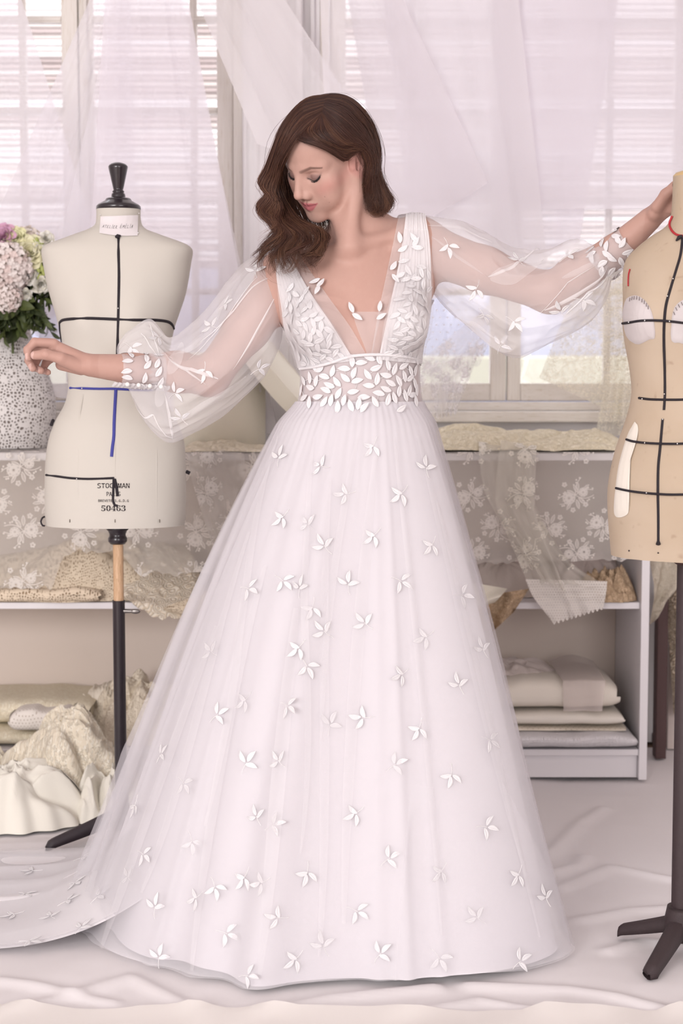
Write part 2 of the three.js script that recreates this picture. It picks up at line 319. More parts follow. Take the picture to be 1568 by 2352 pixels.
// ---------------------------------------------------------------- the woman: one continuous skin
const P = at;
const HEADS = 0.965, headC = P(747, 359, 0.035);
const headM = new THREE.Matrix4(), HR = new THREE.Matrix4().makeRotationZ(-13.5 * Math.PI / 180).multiply(new THREE.Matrix4().makeRotationY(-42 * Math.PI / 180)).multiply(new THREE.Matrix4().makeRotationX(42 * Math.PI / 180));
headM.makeTranslation(headC.x, headC.y, headC.z).multiply(HR).multiply(new THREE.Matrix4().makeScale(HEADS, HEADS, HEADS));
const headI = headM.clone().invert(), HI = headI.elements;
const H3 = (x, y, z) => V(x, y, z).applyMatrix4(headM);             // head-local point -> world
const v3 = (x, y, z) => ({ x, y, z });
const earC = [[0.070, -0.012, -0.012], [-0.070, -0.012, -0.012]];
function headField(x, y, z) {             // local metres, face towards +z
  const ax = Math.abs(x);
  let d = ellipsoid(x, y, z, 0, 0.036, -0.022, 0.073, 0.077, 0.096);                      // skull
  d = smin(d, ellipsoid(x, y, z, 0, 0.040, 0.03, 0.061, 0.053, 0.057), 0.03);              // forehead
  d = smin(d, ellipsoid(x, y, z, 0, -0.026, 0.028, 0.060, 0.072, 0.058), 0.03);             // face
  d = smin(d, roundCone(ax, y, z, v3(0.053, -0.046, 0.0), v3(0.014, -0.098, 0.064), 0.019, 0.0140), 0.028);  // jaw
  d = smin(d, ellipsoid(x, y, z, 0, -0.103, 0.0725, 0.0165, 0.0135, 0.0130), 0.018);       // chin
  d = smin(d, ellipsoid(ax, y, z, 0.044, -0.027, 0.052, 0.022, 0.019, 0.019), 0.022);      // cheekbone
  d = smin(d, ellipsoid(ax, y, z, 0.034, -0.058, 0.054, 0.024, 0.027, 0.021), 0.022);      // cheek
  d = smin(d, ellipsoid(x, y, z, 0, -0.071, 0.0635, 0.028, 0.022, 0.021), 0.02);            // muzzle
  d = smin(d, roundCone(ax, y, z, v3(0.012, 0.014, 0.078), v3(0.047, 0.013, 0.057), 0.0092, 0.009), 0.014); // brow
  d = smax(d, -ellipsoid(ax, y, z, 0.032, -0.005, 0.096, 0.0185, 0.0112, 0.0235), 0.012);   // socket
  d = smin(d, Math.hypot(ax - 0.032, y + 0.008, z - 0.0632) - 0.0148, 0.003);              // lidded eye
  d = smin(d, roundCone(x, y, z, v3(0, 0.012, 0.081), v3(0, -0.034, 0.102), 0.0075, 0.0085), 0.012);        // nose
  d = smin(d, roundCone(ax, y, z, v3(0.004, 0.004, 0.075), v3(0.0085, -0.040, 0.0865), 0.0075, 0.0085), 0.01);
  d = smin(d, ellipsoid(x, y, z, 0, -0.0395, 0.1035, 0.0098, 0.0088, 0.0098), 0.007);
  d = smin(d, ellipsoid(ax, y, z, 0.0112, -0.0460, 0.089, 0.0066, 0.0072, 0.0098), 0.009);
  d = smax(d, -ellipsoid(ax, y, z, 0.0072, -0.0565, 0.0930, 0.0036, 0.0026, 0.0052), 0.002);
  d = smin(d, roundCone(ax, y, z, v3(0.0260, -0.0655, 0.0745), v3(0.005, -0.0655, 0.0865), 0.0026, 0.0046), 0.006);   // upper lip
  d = smin(d, roundCone(ax, y, z, v3(0.0215, -0.0705, 0.0755), v3(0.0, -0.0770, 0.0838), 0.0028, 0.0062), 0.006);     // lower lip
  d = smax(d, -(roundCone(ax, y, z, v3(0.0200, -0.0685, 0.0860), v3(0.0, -0.0708, 0.0935), 0.0004, 0.0010)), 0.004); // parting
  d = smax(d, -ellipsoid(x, y, z, 0, -0.0575, 0.1005, 0.0026, 0.005, 0.0045), 0.009);          // philtrum
  for (const s of [1]) {                                                                    // ear
    const ex = ax - 0.0715 - (0.004 - z) * 0.22, ey = y + 0.017, ez = z + 0.014, q = ey * 0.97 - ez * 0.24, r = ez * 0.97 + ey * 0.24;
    let e = ellipsoid(ex, q, r, 0, 0.002, 0, 0.0095, 0.031, 0.0205);
    e = smin(e, ellipsoid(ex, q, r, -0.001, -0.026, 0.004, 0.006, 0.0105, 0.0095), 0.008);
    e = smax(e, -ellipsoid(ex, q, r, 0.0115, 0.003, -0.001, 0.0085, 0.0235, 0.0130), 0.003);
    e = smin(e, roundCone(ex, q, r, v3(0.003, 0.013, 0.004), v3(0.003, -0.013, -0.007), 0.0026, 0.0030), 0.003);
    e = smax(e, -ellipsoid(ex, q, r, 0.006, -0.006, 0.004, 0.0085, 0.0085, 0.0055), 0.003);
    e = smin(e, ellipsoid(ex, q, r, 0.001, -0.006, 0.0135, 0.0045, 0.0065, 0.0045), 0.004);
    d = smin(d, e, 0.005);
  }
  return d;
}
// torso as ellipses stacked up a leaning spine: [photograph row, centre x px, half width, half depth, centre z]
const torsoRows = [
  [560, 822, 0.066, 0.058, -0.012], [600, 815, 0.108, 0.074, -0.012], [650, 815, 0.133, 0.088, -0.008], [700, 816, 0.1445, 0.097, -0.004], [750, 818, 0.1435, 0.1, 0.0], [800, 822, 0.130, 0.096, 0.002], [850, 826, 0.1225, 0.091, 0.002],
  [900, 827, 0.124, 0.093, 0], [950, 826, 0.134, 0.099, -0.004], [1050, 824, 0.160, 0.112, -0.012], [1150, 824, 0.172, 0.118, -0.02], [1220, 824, 0.168, 0.112, -0.02],
].map(([py, px, a, b, z]) => { const p = P(px, py, 0); return [-p.y, p.x, a, b, z]; });
const torsoAt = curve(torsoRows), TY0 = -torsoRows[0][0], TY1 = -torsoRows[torsoRows.length - 1][0];
function torsoField(x, y, z) {
  const yc = clamp(y, TY1, TY0), [cx, a, b, cz] = torsoAt(-yc);
  const qx = (x - cx) / a, qz = (z - cz) / b, k0 = Math.hypot(qx, qz), k1 = Math.hypot(qx / a, qz / b);
  let d = k1 < 1e-9 ? -Math.min(a, b) : k0 * (k0 - 1) / k1;
  if (y !== yc) { const dy = Math.abs(y - yc); d = d > 0 ? Math.hypot(d, dy) : Math.max(d, dy); }
  return d * 0.97;
}
const J = {
  shR: P(655, 640, -0.015), elR: P(482, 866, -0.055), wrR: P(208, 839, 0.035),
  shL: P(962, 566, -0.012), elL: P(1262, 674, 0.0), wrL: P(1490, 505, 0.130),
  pit: P(803, 563, 0.062), neckB: P(836, 548, -0.022), neckT: P(800, 420, 0.0),
  brR: P(737, 742, 0.062), brL: P(920, 734, 0.064),
};
const neckTop = H3(0, -0.045, -0.028);
const mast = H3(0.060, -0.035, -0.022), mastR = H3(-0.060, -0.035, -0.022);
function seg(a, b, ra, rb, k) { return { a, b, ra, rb, k }; }
const mid = (a, b, t, dx = 0, dy = 0, dz = 0) => V(lerp(a.x, b.x, t) + dx, lerp(a.y, b.y, t) + dy, lerp(a.z, b.z, t) + dz);
const torsoBits = [
  seg(J.neckB, neckTop, 0.0520, 0.0475, 0.03),
  seg(J.pit, mast, 0.0085, 0.015, 0.04), seg(J.pit, mastR, 0.0085, 0.015, 0.04),                      // neck muscles
  seg(P(815, 566, 0.055), mid(J.shL, J.pit, 0.16, 0, 0.028, 0.016), 0.0095, 0.0095, 0.02),                    // collar bones
  seg(P(786, 572, 0.055), mid(J.shR, J.pit, 0.16, 0, 0.028, 0.016), 0.0095, 0.0095, 0.02),
  seg(P(836, 545, -0.035), mid(J.shL, J.neckB, 0.05, 0, 0.012, -0.02), 0.043, 0.037, 0.05),                 // trapezius
  seg(P(815, 560, -0.035), mid(J.shR, J.neckB, 0.05, 0, 0.012, -0.02), 0.043, 0.037, 0.05),
  seg(J.shL, mid(J.shL, J.brL, 0.45, 0, 0, -0.02), 0.050, 0.055, 0.04), seg(J.shR, mid(J.shR, J.brR, 0.45, 0, 0, -0.02), 0.050, 0.055, 0.04), // pectorals
  seg(J.brL, mid(J.brL, J.brL, 0, 0.002, -0.006, 0.012), 0.056, 0.05, 0.03), seg(J.brR, mid(J.brR, J.brR, 0, -0.002, -0.006, 0.012), 0.056, 0.05, 0.03),
];
const armBits = (sh, el, wr, up) => { const m1 = mid(el, wr, 0.28, 0, up * 0.004, 0), m2 = mid(el, wr, 0.66, 0, up < 0 ? -0.012 : 0, 0); return [
  seg(sh, mid(sh, el, 0.5), 0.0525, 0.0455, 0.03), seg(mid(sh, el, 0.5), el, 0.0455, 0.0385, 0.02),
  seg(el, m1, 0.0385, 0.0405, 0.02), seg(m1, m2, 0.0405, 0.0315, 0.02), seg(m2, wr, 0.0315, 0.0235, 0.015),
]; };
const legBits = [-1, 1].map((s) => { const hip = P(824 + s * 85, 1150, -0.02), kn = V(hip.x + s * 0.01, 0.56, 0.0), an = V(hip.x + s * 0.005, 0.15, -0.03), toe = V(hip.x + s * 0.03, 0.035, 0.11); return [seg(hip, kn, 0.085, 0.055, 0.04), seg(kn, mid(kn, an, 0.35, 0, 0, -0.012), 0.055, 0.053, 0.03), seg(mid(kn, an, 0.35, 0, 0, -0.012), an, 0.053, 0.034, 0.03), seg(an, toe, 0.034, 0.026, 0.02), seg(an, V(an.x, 0.11, -0.05), 0.03, 0.024, 0.02)]; }).flat();
const chain = (r0, r1, k, ...pts) => pts.slice(1).map((p, i) => seg(pts[i], p, lerp(r0, r1, i / (pts.length - 1)), lerp(r0, r1, (i + 1) / (pts.length - 1)), k));
// right hand (left in the photograph): thumb side towards us, fingers curled under
const handRFingers = [
  chain(0.0100, 0.0072, 0.0035, P(124, 789, 0.046), P(80, 786, 0.052), P(63.5, 803, 0.056), P(66, 822, 0.062)),
  chain(0.0100, 0.0074, 0.0035, P(124, 795, 0.027), P(80, 800, 0.026), P(66, 828, 0.030), P(75, 846, 0.046)),
  chain(0.0096, 0.0070, 0.0035, P(128, 803, 0.008), P(88, 818, 0.004), P(78, 843, 0.012), P(94, 851, 0.034)),
  chain(0.0088, 0.0064, 0.0035, P(136, 812, -0.010), P(106, 832, -0.014), P(98, 850, -0.004), P(110, 855, 0.014)),
  chain(0.0130, 0.0092, 0.005, P(172, 838, 0.050), P(140, 823, 0.068), P(106, 814, 0.076), P(80, 816, 0.073)),
];
const handRPalm = [
  seg(J.wrR, P(126, 796, 0.040), 0.0175, 0.0135, 0.007), seg(J.wrR, P(128, 800, 0.022), 0.0175, 0.0135, 0.007), seg(J.wrR, P(132, 808, 0.006), 0.0175, 0.0125, 0.007), seg(J.wrR, P(140, 820, -0.008), 0.0175, 0.0125, 0.007),
  seg(P(186, 842, 0.045), P(146, 828, 0.062), 0.0155, 0.0130, 0.008), seg(P(186, 846, 0.02), P(140, 838, 0.0), 0.0145, 0.0115, 0.008),
];
// left hand, laid round the back of the right-hand dress form's neck
const nk = 0.155, handLFingers = [
  chain(0.0095, 0.0072, 0.0035, P(1545, 436, 0.159), P(1588, 428, 0.155), P(1620, 434, 0.175), P(1640, 440, 0.198)),
  chain(0.0097, 0.0074, 0.0035, P(1547, 450, 0.155), P(1592, 446, 0.153), P(1624, 452, 0.173), P(1644, 458, 0.199)),
  chain(0.0093, 0.0070, 0.0035, P(1546, 466, 0.155), P(1588, 464, 0.153), P(1618, 470, 0.173), P(1638, 476, 0.197)),
  chain(0.0085, 0.0064, 0.0035, P(1542, 482, 0.159), P(1578, 482, 0.157), P(1604, 487, 0.173), P(1620, 492, 0.191)),
  chain(0.0115, 0.0085, 0.005, P(1508, 476, 0.168), P(1528, 446, 0.181), P(1549, 428, 0.191), P(1560, 420, 0.203)),
];
const handLPalm = [[1542, 438], [1543, 452], [1541, 466], [1536, 480]].map(([x, y]) => seg(J.wrL, P(x, y, 0.157), 0.0175, 0.0125, 0.007)).concat([seg(P(1503, 490, 0.155), P(1526, 455, 0.171), 0.0150, 0.0120, 0.008)]);
function group(bits, extra = 0.03) {
  const lo = V(1e9, 1e9, 1e9), hi = V(-1e9, -1e9, -1e9);
  for (const s of bits) for (const [p, r] of [[s.a, s.ra], [s.b, s.rb]]) { lo.min(V(p.x - r, p.y - r, p.z - r)); hi.max(V(p.x + r, p.y + r, p.z + r)); }
  return { bits, lo, hi, far(x, y, z) { return Math.hypot(Math.max(lo.x - x, 0, x - hi.x), Math.max(lo.y - y, 0, y - hi.y), Math.max(lo.z - z, 0, z - hi.z)); } };
}
const blend = (d, g, x, y, z) => { for (const s of g.bits) d = smin(d, roundCone(x, y, z, s.a, s.b, s.ra, s.rb), s.k); return d; };
const gT = group(torsoBits), gAR = group(armBits(J.shR, J.elR, J.wrR, 1)), gAL = group(armBits(J.shL, J.elL, J.wrL, -1)), gLegs = group(legBits), gHR = group(handRPalm), gHL = group(handLPalm);
const gF = [handRFingers, handLFingers].map((h) => h.map((f) => group(f)));
function torsoOnly(x, y, z) { return blend(torsoField(x, y, z), gT, x, y, z); }
const BIG = 0.06;
function bodyField(x, y, z) {
  let d = 1e3, f;
  if ((f = gT.far(x, y, z)) < BIG || (y < TY0 + 0.1 && y > TY1 - 0.1 && Math.abs(x - 0.03) < 0.3)) d = torsoOnly(x, y, z); else d = Math.min(d, f + 0.02);
  if ((f = gAR.far(x, y, z)) < BIG) d = blend(d, gAR, x, y, z); else d = Math.min(d, f);
  if ((f = gAL.far(x, y, z)) < BIG) d = blend(d, gAL, x, y, z); else d = Math.min(d, f);
  if ((f = gLegs.far(x, y, z)) < BIG) d = blend(d, gLegs, x, y, z); else d = Math.min(d, f);
  for (const [k, g] of [[0, gHR], [1, gHL]]) if ((f = g.far(x, y, z)) < BIG) {
    d = blend(d, g, x, y, z);
    let h = 1e3;
    for (const fg of gF[k]) { let q = 1e3; for (const s of fg.bits) q = smin(q, roundCone(x, y, z, s.a, s.b, s.ra, s.rb), s.k); h = Math.min(h, q); }
    d = smin(d, h, 0.004);
  } else d = Math.min(d, f);
  for (const fg of [...gF[0], ...gF[1]]) d = Math.min(d, Math.max(fg.far(x, y, z), 0.0) + (fg.far(x, y, z) > 0 ? 0 : 1e3));
  const lx = HI[0] * x + HI[4] * y + HI[8] * z + HI[12], ly = HI[1] * x + HI[5] * y + HI[9] * z + HI[13], lz = HI[2] * x + HI[6] * y + HI[10] * z + HI[14];
  const hr = Math.hypot(lx, ly - 0.01, lz - 0.01);
  if (hr < 0.24) { const hd = headField(lx, ly, lz) * HEADS; d = smin(d, hd, hr < 0.2 ? 0.012 : 0.012); } else d = Math.min(d, (hr - 0.17) * HEADS);
  return d;
}
{ // skin surface, coloured per vertex: lips, brows, lids, blush, nails, small marks, and painted shade at the nostrils and between the lips
  const parts = [];
  const B = [
    [[-0.68, 1.02, -0.15], [0.74, 1.78, 0.2], 0.0032], [[-0.18, 0.0, -0.22], [0.26, 1.0208, 0.2], 0.008],
  ];
  const headG = surfaceNets(bodyField, [-0.16, 1.33, -0.16], [0.14, 1.76, 0.2], 0.0021);
  // keep the fine head only inside its box, the coarse body outside
  const cut = (g, keep) => { const p = g.attributes.position, ix = g.index.array, out = []; for (let t = 0; t < ix.length; t += 3) { const a = ix[t], b = ix[t + 1], c = ix[t + 2]; if (keep((p.getX(a) + p.getX(b) + p.getX(c)) / 3, (p.getY(a) + p.getY(b) + p.getY(c)) / 3, (p.getZ(a) + p.getZ(b) + p.getZ(c)) / 3)) out.push(a, b, c); } g.setIndex(out); return g; };
  const inHead = (x, y, z) => x > -0.14 && x < 0.12 && y > 1.40;
  const inHand = (x, y) => x < -0.49;
  const near = 0.004; parts.push(cut(headG, (x, y, z) => inHead(x - Math.sign(x) * near, y + near, z)));
  parts.push(cut(surfaceNets(bodyField, [-0.69, 1.08, -0.06], [-0.47, 1.26, 0.14], 0.002), (x, y) => inHand(x - near, y)));
  parts.push(cut(surfaceNets(bodyField, [-0.6, 1.0, -0.16], [0.86, 1.6, 0.2], 0.0036), (x, y, z) => !inHead(x, y, z) && !inHand(x, y) && y > 1.012));
  parts.push(cut(surfaceNets(bodyField, [-0.2, -0.01, -0.24], [0.3, 1.03, 0.2], 0.009), (x, y) => y < 1.02));
  const g = merge(parts), p = g.attributes.position, n = p.count, col = new Float32Array(n * 3), uv = g.attributes.uv;
  const base = [0.53, 0.325, 0.27], q = V(0, 0, 0);
  const mix = (c, t, w) => { for (let i = 0; i < 3; i++) c[i] = lerp(c[i], t[i], clamp(w, 0, 1)); };
  const bump = (d, r0, r1) => 1 - smoothstep(d, r0, r1);
  const segd = (x, y, a, b) => { const dx = b[0] - a[0], dy = b[1] - a[1], t = clamp(((x - a[0]) * dx + (y - a[1]) * dy) / (dx * dx + dy * dy), 0, 1); return [Math.hypot(x - a[0] - dx * t, y - a[1] - dy * t), t]; };
  const nails = [...handRFingers, ...handLFingers].map((f) => { const s = f[f.length - 1]; return { tip: s.b, dir: s.b.clone().sub(s.a).normalize(), prev: f[f.length - 2] }; });
  for (let i = 0; i < n; i++) {
    const X = p.getX(i), Y = p.getY(i), Z = p.getZ(i), c = base.slice();
    const t = fbm(X * 160, Y * 160, Z * 160, 2); c[0] *= 1 + t * 0.02; c[1] *= 1 + t * 0.04; c[2] *= 1 + t * 0.04;
    q.set(X, Y, Z).applyMatrix4(headI);
    const ax = Math.abs(q.x), y = q.y, z = q.z;
    if (q.length() < 0.17 && z > 0) {
      mix(c, [0.54, 0.225, 0.20], 0.42 * bump(Math.hypot((ax - 0.053) / 1.5, (y + 0.034 - (ax - 0.045) * 0.35)) , 0.0, 0.026) );        // blush
      // lids: mauve-brown shadow
      mix(c, [0.215, 0.125, 0.115], 0.78 * bump(Math.hypot((ax - 0.034) / 1.75, (y + 0.0065) / 0.85), 0.004, 0.0115) * (y > -0.0165 + 34 * (ax - 0.032) ** 2 ? 1 : 0.35));
      mix(c, [0.05, 0.028, 0.027], 0.9 * bump(Math.abs(y + 0.0150 - 40 * (ax - 0.032) ** 2 - 0.0016 * (ax - 0.032) / 0.015), 0.0007, 0.0020) * bump(Math.abs(ax - 0.032), 0.013, 0.0165));
      mix(c, [0.12, 0.07, 0.068], 0.6 * bump(y - (-0.0150 + 40 * (ax - 0.032) ** 2), 0.0, 0.0085) * (y > -0.0152 + 40 * (ax - 0.032) ** 2 ? 1 : 0) * bump(Math.abs(ax - 0.034), 0.012, 0.019));
      mix(c, [0.16, 0.06, 0.05], 0.6 * bump(Math.hypot((ax - 0.0075) / 1.3, (y + 0.0545), (z - 0.094) * 0.6), 0.001, 0.0034));  // shade inside the nostrils, painted into the skin colour
      // brows
      { const [d1, t1] = segd(ax, y, [0.0135, 0.0098], [0.036, 0.0165]), [d2, t2] = segd(ax, y, [0.036, 0.0165], [0.054, 0.0112]); const w = Math.max(bump(d1, 0.0014, lerp(0.0052, 0.0044, t1)) * lerp(0.6, 1, t1), bump(d2, 0.0006, lerp(0.0044, 0.0020, t2))); mix(c, [0.13, 0.07, 0.055], 0.88 * w * (z > 0.03 ? 1 : 0)); }
      // lips
      const lip = -0.0710 + 8 * ax * ax, up = y > lip, ly = up ? (y - lip) / lerp(0.0088, 0.0015, smoothstep(ax, 0.004, 0.0275)) : (lip - y) / lerp(0.0125, 0.0015, smoothstep(ax, 0.004, 0.0270) ** 1.4);
      mix(c, [0.47, 0.135, 0.155], 0.9 * bump(ly, 0.75, 1.08) * bump(ax, 0.0255, 0.0285) * (z > 0.06 ? 1 : 0));
      mix(c, [0.24, 0.07, 0.08], 0.7 * bump(Math.abs(y - lip), 0.0004, 0.0014) * bump(ax, 0.022, 0.027) * (z > 0.06 ? 1 : 0));  // dark parting line: shade between the lips painted into the colour
      mix(c, [0.55, 0.27, 0.23], 0.3 * bump(Math.hypot(q.x, y + 0.040, z - 0.107), 0.004, 0.014));
      mix(c, [0.12, 0.07, 0.06], 0.9 * bump(Math.hypot(q.x - 0.047, y + 0.051), 0.0005, 0.0013)); mix(c, [0.2, 0.1, 0.09], 0.6 * bump(Math.hypot(q.x - 0.0505, y + 0.066), 0.0004, 0.0010));
    }
    mix(c, [0.52, 0.22, 0.20], 0.5 * smoothstep(ax, 0.064, 0.070) * bump(Math.hypot((q.y + 0.019) / 1.6, q.z + 0.014), 0.016, 0.026));
    if (X < -0.5 || X > 0.6) {
      mix(c, [0.47, 0.27, 0.22], 0.45);
      for (const f of nails) { const d = q.set(X, Y, Z).sub(f.tip), al = d.dot(f.dir); if (al > -0.008 && al < 0.007 && d.length() < 0.011) { const out = f.prev.b.clone().sub(f.prev.a).normalize(); if (d.dot(V(-1, 0.1, 0.35)) > 0.004) mix(c, [0.70, 0.47, 0.42], 0.8); } }
    }
    col.set(c, i * 3); uv.setXY(i, X * 1, Y + Z);
  }
  g.setAttribute('color', new THREE.BufferAttribute(col, 3));
  const poreTex = dataTex(256, 256, (u, v, i, j) => 0.5 + 0.35 * fbm(i / 3, j / 3, 2, 3));
  poreTex.repeat.set(14, 14);
  M.skin = phys({ vertexColors: true, roughness: 0.50, specularIntensity: 0.55, bumpMap: poreTex, bumpScale: 0.00012 });
  globalThis.__person = thing('person', 'woman in a white tulle wedding dress with loose brown hair, looking down over her shoulder', 'person', [0, 0, 0]);
  mesh('body', g, M.skin, globalThis.__person);
  console.log('skin tris', g.index.count / 3);
}
const person = globalThis.__person;
// ---------------------------------------------------------------- hair: a close cap under many waved locks
const hairMask = curve([[-0.12, -0.05], [-0.06, -0.055], [-0.035, -0.035], [-0.012, 0.012], [0.008, 0.004], [0.022, 0.004], [0.034, 0.024], [0.05, 0.050], [0.07, 0.068], [0.12, 0.08]]);
{
  const r = rng(41), geos = [];
  const worldHead = (x, y, z) => { const lx = HI[0] * x + HI[4] * y + HI[8] * z + HI[12], ly = HI[1] * x + HI[5] * y + HI[9] * z + HI[13], lz = HI[2] * x + HI[6] * y + HI[10] * z + HI[14]; return headField(lx, ly, lz) * HEADS; };
  // depth of the hair shell behind a pixel, or null beside the head
  const shell = (px, py, off) => {
    const o = camera.position, d = P(px, py, 0).sub(o).normalize(); let t = 2.85;
    for (let k = 0; k < 60 && t < 3.5; k++) { const p = o.clone().addScaledVector(d, t), h = worldHead(p.x, p.y, p.z) - off; if (h < 0.0006) return p.z; t += Math.max(h * 0.9, 0.0008); }
    return null;
  };
  const cap = surfaceNets((x, y, z) => { let d = headField(x, y, z) - 0.007; return d; }, [-0.11, -0.1, -0.15], [0.11, 0.14, 0.12], 0.004);
  { const p = cap.attributes.position, ix = cap.index.array, out = []; for (let t = 0; t < ix.length; t += 3) { const y = (p.getY(ix[t]) + p.getY(ix[t + 1]) + p.getY(ix[t + 2])) / 3, z = (p.getZ(ix[t]) + p.getZ(ix[t + 1]) + p.getZ(ix[t + 2])) / 3; if (y > hairMask(z) + 0.006 + (Math.abs(z + 0.012) < 0.03 && y < 0.03 ? 0.02 : 0)) out.push(ix[t], ix[t + 1], ix[t + 2]); } cap.setIndex(out); }
  cap.applyMatrix4(headM);
  { const n = cap.attributes.position.count, c = new Float32Array(n * 3); for (let i = 0; i < n; i++) c.set([0.036, 0.016, 0.0135], i * 3); cap.setAttribute('color', new THREE.BufferAttribute(c, 3)); }
  geos.push(cap);
  const fam = [
    { n: 78, k: 32, wave: 1.0, spread: 0.0050, curl: 1, guides: [                                // fall beside the face, on to the shoulder
      [[754, 217], [704, 226], [652, 282], [627, 343], [612, 385, 0.05], [597, 417, 0.045], [616, 440, 0.05], [596, 473, 0.055], [606, 500, 0.06], [634, 517, 0.068], [602, 556, 0.078], [597, 590, 0.084], [610, 625, 0.088]],
      [[748, 230], [690, 246], [653, 300], [634, 358], [620, 400, 0.06], [606, 430, 0.055], [626, 458, 0.06], [606, 488, 0.066], [638, 520, 0.072], [640, 552, 0.088], [612, 578, 0.094], [608, 615, 0.094], [634, 655, 0.096]],
      [[742, 244], [693, 264], [660, 318], [644, 370], [634, 410, 0.06], [626, 445, 0.052], [642, 480, 0.055], [634, 512, 0.07], [664, 550, 0.088], [640, 585, 0.1], [630, 620, 0.104], [650, 646, 0.104]],
      [[739, 254], [700, 276], [670, 316], [650, 362], [639, 400, 0.055], [632, 436, 0.035], [642, 472, 0.035], [652, 512, 0.06], [694, 545, 0.09], [666, 582, 0.104], [668, 616, 0.106], [692, 630, 0.104]],
      [[737, 262], [707, 284], [682, 311], [657, 350], [643, 388, 0.05], [638, 428, 0.018], [650, 466, 0.012], [684, 510, 0.040], [734, 532, 0.078], [744, 560, 0.094], [714, 590, 0.106], [700, 606, 0.108], [724, 620, 0.106]],
      [[736, 266], [704, 292], [680, 324], [653, 370, 0.04], [645, 415, 0.004], [655, 455, -0.004], [692, 504, 0.016], [742, 526, 0.056], [750, 555, 0.088], [732, 592, 0.104], [718, 612, 0.104]],
    ] },
    { n: 88, k: 32, wave: 0.45, spread: 0.0056, curl: 0.7, guides: [                              // over the crown to the back and down
      [[756, 217], [792, 221], [828, 250], [856, 298], [868, 345, 0.0], [866, 388, 0.0], [884, 432, 0.004], [898, 460, 0.012], [890, 478, 0.02], [874, 474, 0.02]],
      [[750, 226], [790, 234], [828, 272], [850, 318], [860, 365, 0.03], [862, 405, 0.022], [876, 445, 0.022], [887, 474, 0.026], [870, 491, 0.03], [852, 485, 0.03]],
      [[745, 240], [785, 255], [822, 294], [844, 333], [852, 375, 0.045], [852, 415, 0.04], [860, 455, 0.04], [868, 482, 0.042], [850, 489, 0.042]],
      [[743, 252], [780, 280], [812, 316], [836, 340], [849, 375, 0.054], [845, 410, 0.046], [846, 450, 0.044], [852, 477, 0.046], [840, 482, 0.046]],
      [[741, 260], [772, 300], [802, 328], [826, 337], [845, 360, 0.06], [846, 388, 0.052], [842, 418, 0.046], [842, 447, 0.044], [848, 472, 0.046]],
    ] },
    { n: 54, k: 32, wave: 0.15, spread: 0.0040, curl: 0.3, guides: [                              // along the hairline, tucked behind the ear
      [[740, 262], [768, 300], [797, 328], [822, 335], [843, 356, 0.062], [846, 388, 0.052], [842, 420, 0.046], [845, 455, 0.045]],
      [[738, 266], [752, 304], [778, 332], [804, 337], [826, 338, 0.078], [845, 362, 0.062], [845, 395, 0.05], [842, 430, 0.046]],
      [[735, 270], [730, 302], [752, 328], [780, 345], [806, 342], [830, 339, 0.076], [845, 364, 0.06], [844, 400, 0.05]],
      [[728, 272], [708, 300], [724, 322], [754, 338], [784, 350], [806, 345], [830, 341, 0.076], [845, 366, 0.06]],
      [[716, 282], [690, 306], [700, 319], [732, 332], [766, 347], [790, 358], [806, 353], [828, 343, 0.076], [844, 362, 0.06]],
      [[704, 292], [682, 314], [690, 322], [722, 331], [756, 346], [780, 362], [790, 370], [800, 362], [812, 352]],
    ] },
    { n: 72, k: 20, wave: 0.6, spread: 0.009, guides: [                                          // the back, away from us
      [[730, 238, -0.02], [690, 250, -0.05], [650, 310, -0.06], [640, 380, -0.05], [640, 440, -0.03], [650, 500, 0.0], [640, 550, 0.04]],
      [[722, 238, -0.04], [668, 296, -0.065], [652, 380, -0.045], [662, 450, -0.028], [688, 520, 0.0], [694, 575, 0.045]],
      [[728, 238, -0.05], [690, 300, -0.085], [688, 390, -0.05], [708, 462, -0.03], [740, 528, 0.01], [742, 578, 0.06]],
      [[736, 236, -0.05], [730, 300, -0.1], [735, 400, -0.075], [760, 470, -0.06], [780, 510, -0.05]],
      [[745, 232, -0.03], [790, 235, -0.07], [828, 290, -0.085], [848, 360, -0.07], [850, 430, -0.055], [862, 478, -0.045], [850, 490, -0.04]],
      [[740, 232, -0.04], [740, 250, -0.09], [760, 320, -0.11], [790, 390, -0.09], [810, 450, -0.075], [820, 490, -0.065]],
    ] },
  ];
  const curves = (gs) => gs.map((g) => {
    const pts = g.map(([x, y, z], i) => { const s = shell(x, y, 0.0085 + 0.002 * Math.min(i, 2)); const zz = z !== undefined && (s === null || z < 0 || z > s) ? z : s !== null ? s : null; return [x, y, zz]; });
    for (let i = 0; i < pts.length; i++) if (pts[i][2] === null) { const a = pts.slice(0, i).reverse().find((p) => p[2] !== null), b = pts.slice(i).find((p) => p[2] !== null); pts[i][2] = a && b ? (a[2] + b[2]) / 2 : (a || b)[2] - 0.02; }
    return new THREE.CatmullRomCurve3(pts.map(([x, y, z]) => P(x, y, z)), false, 'centripetal').getPoints(60);
  });
  const strand = (pts, rad, c0, c1) => geos.push(tube(pts, (t) => rad * Math.min(1, 0.5 + t * 6) * (t > 0.7 ? 1 - (t - 0.7) / 0.3 * 0.8 : 1), 3, { caps: false, color: (t) => [lerp(c0[0], c1[0], t), lerp(c0[1], c1[1], t), lerp(c0[2], c1[2], t)] }));
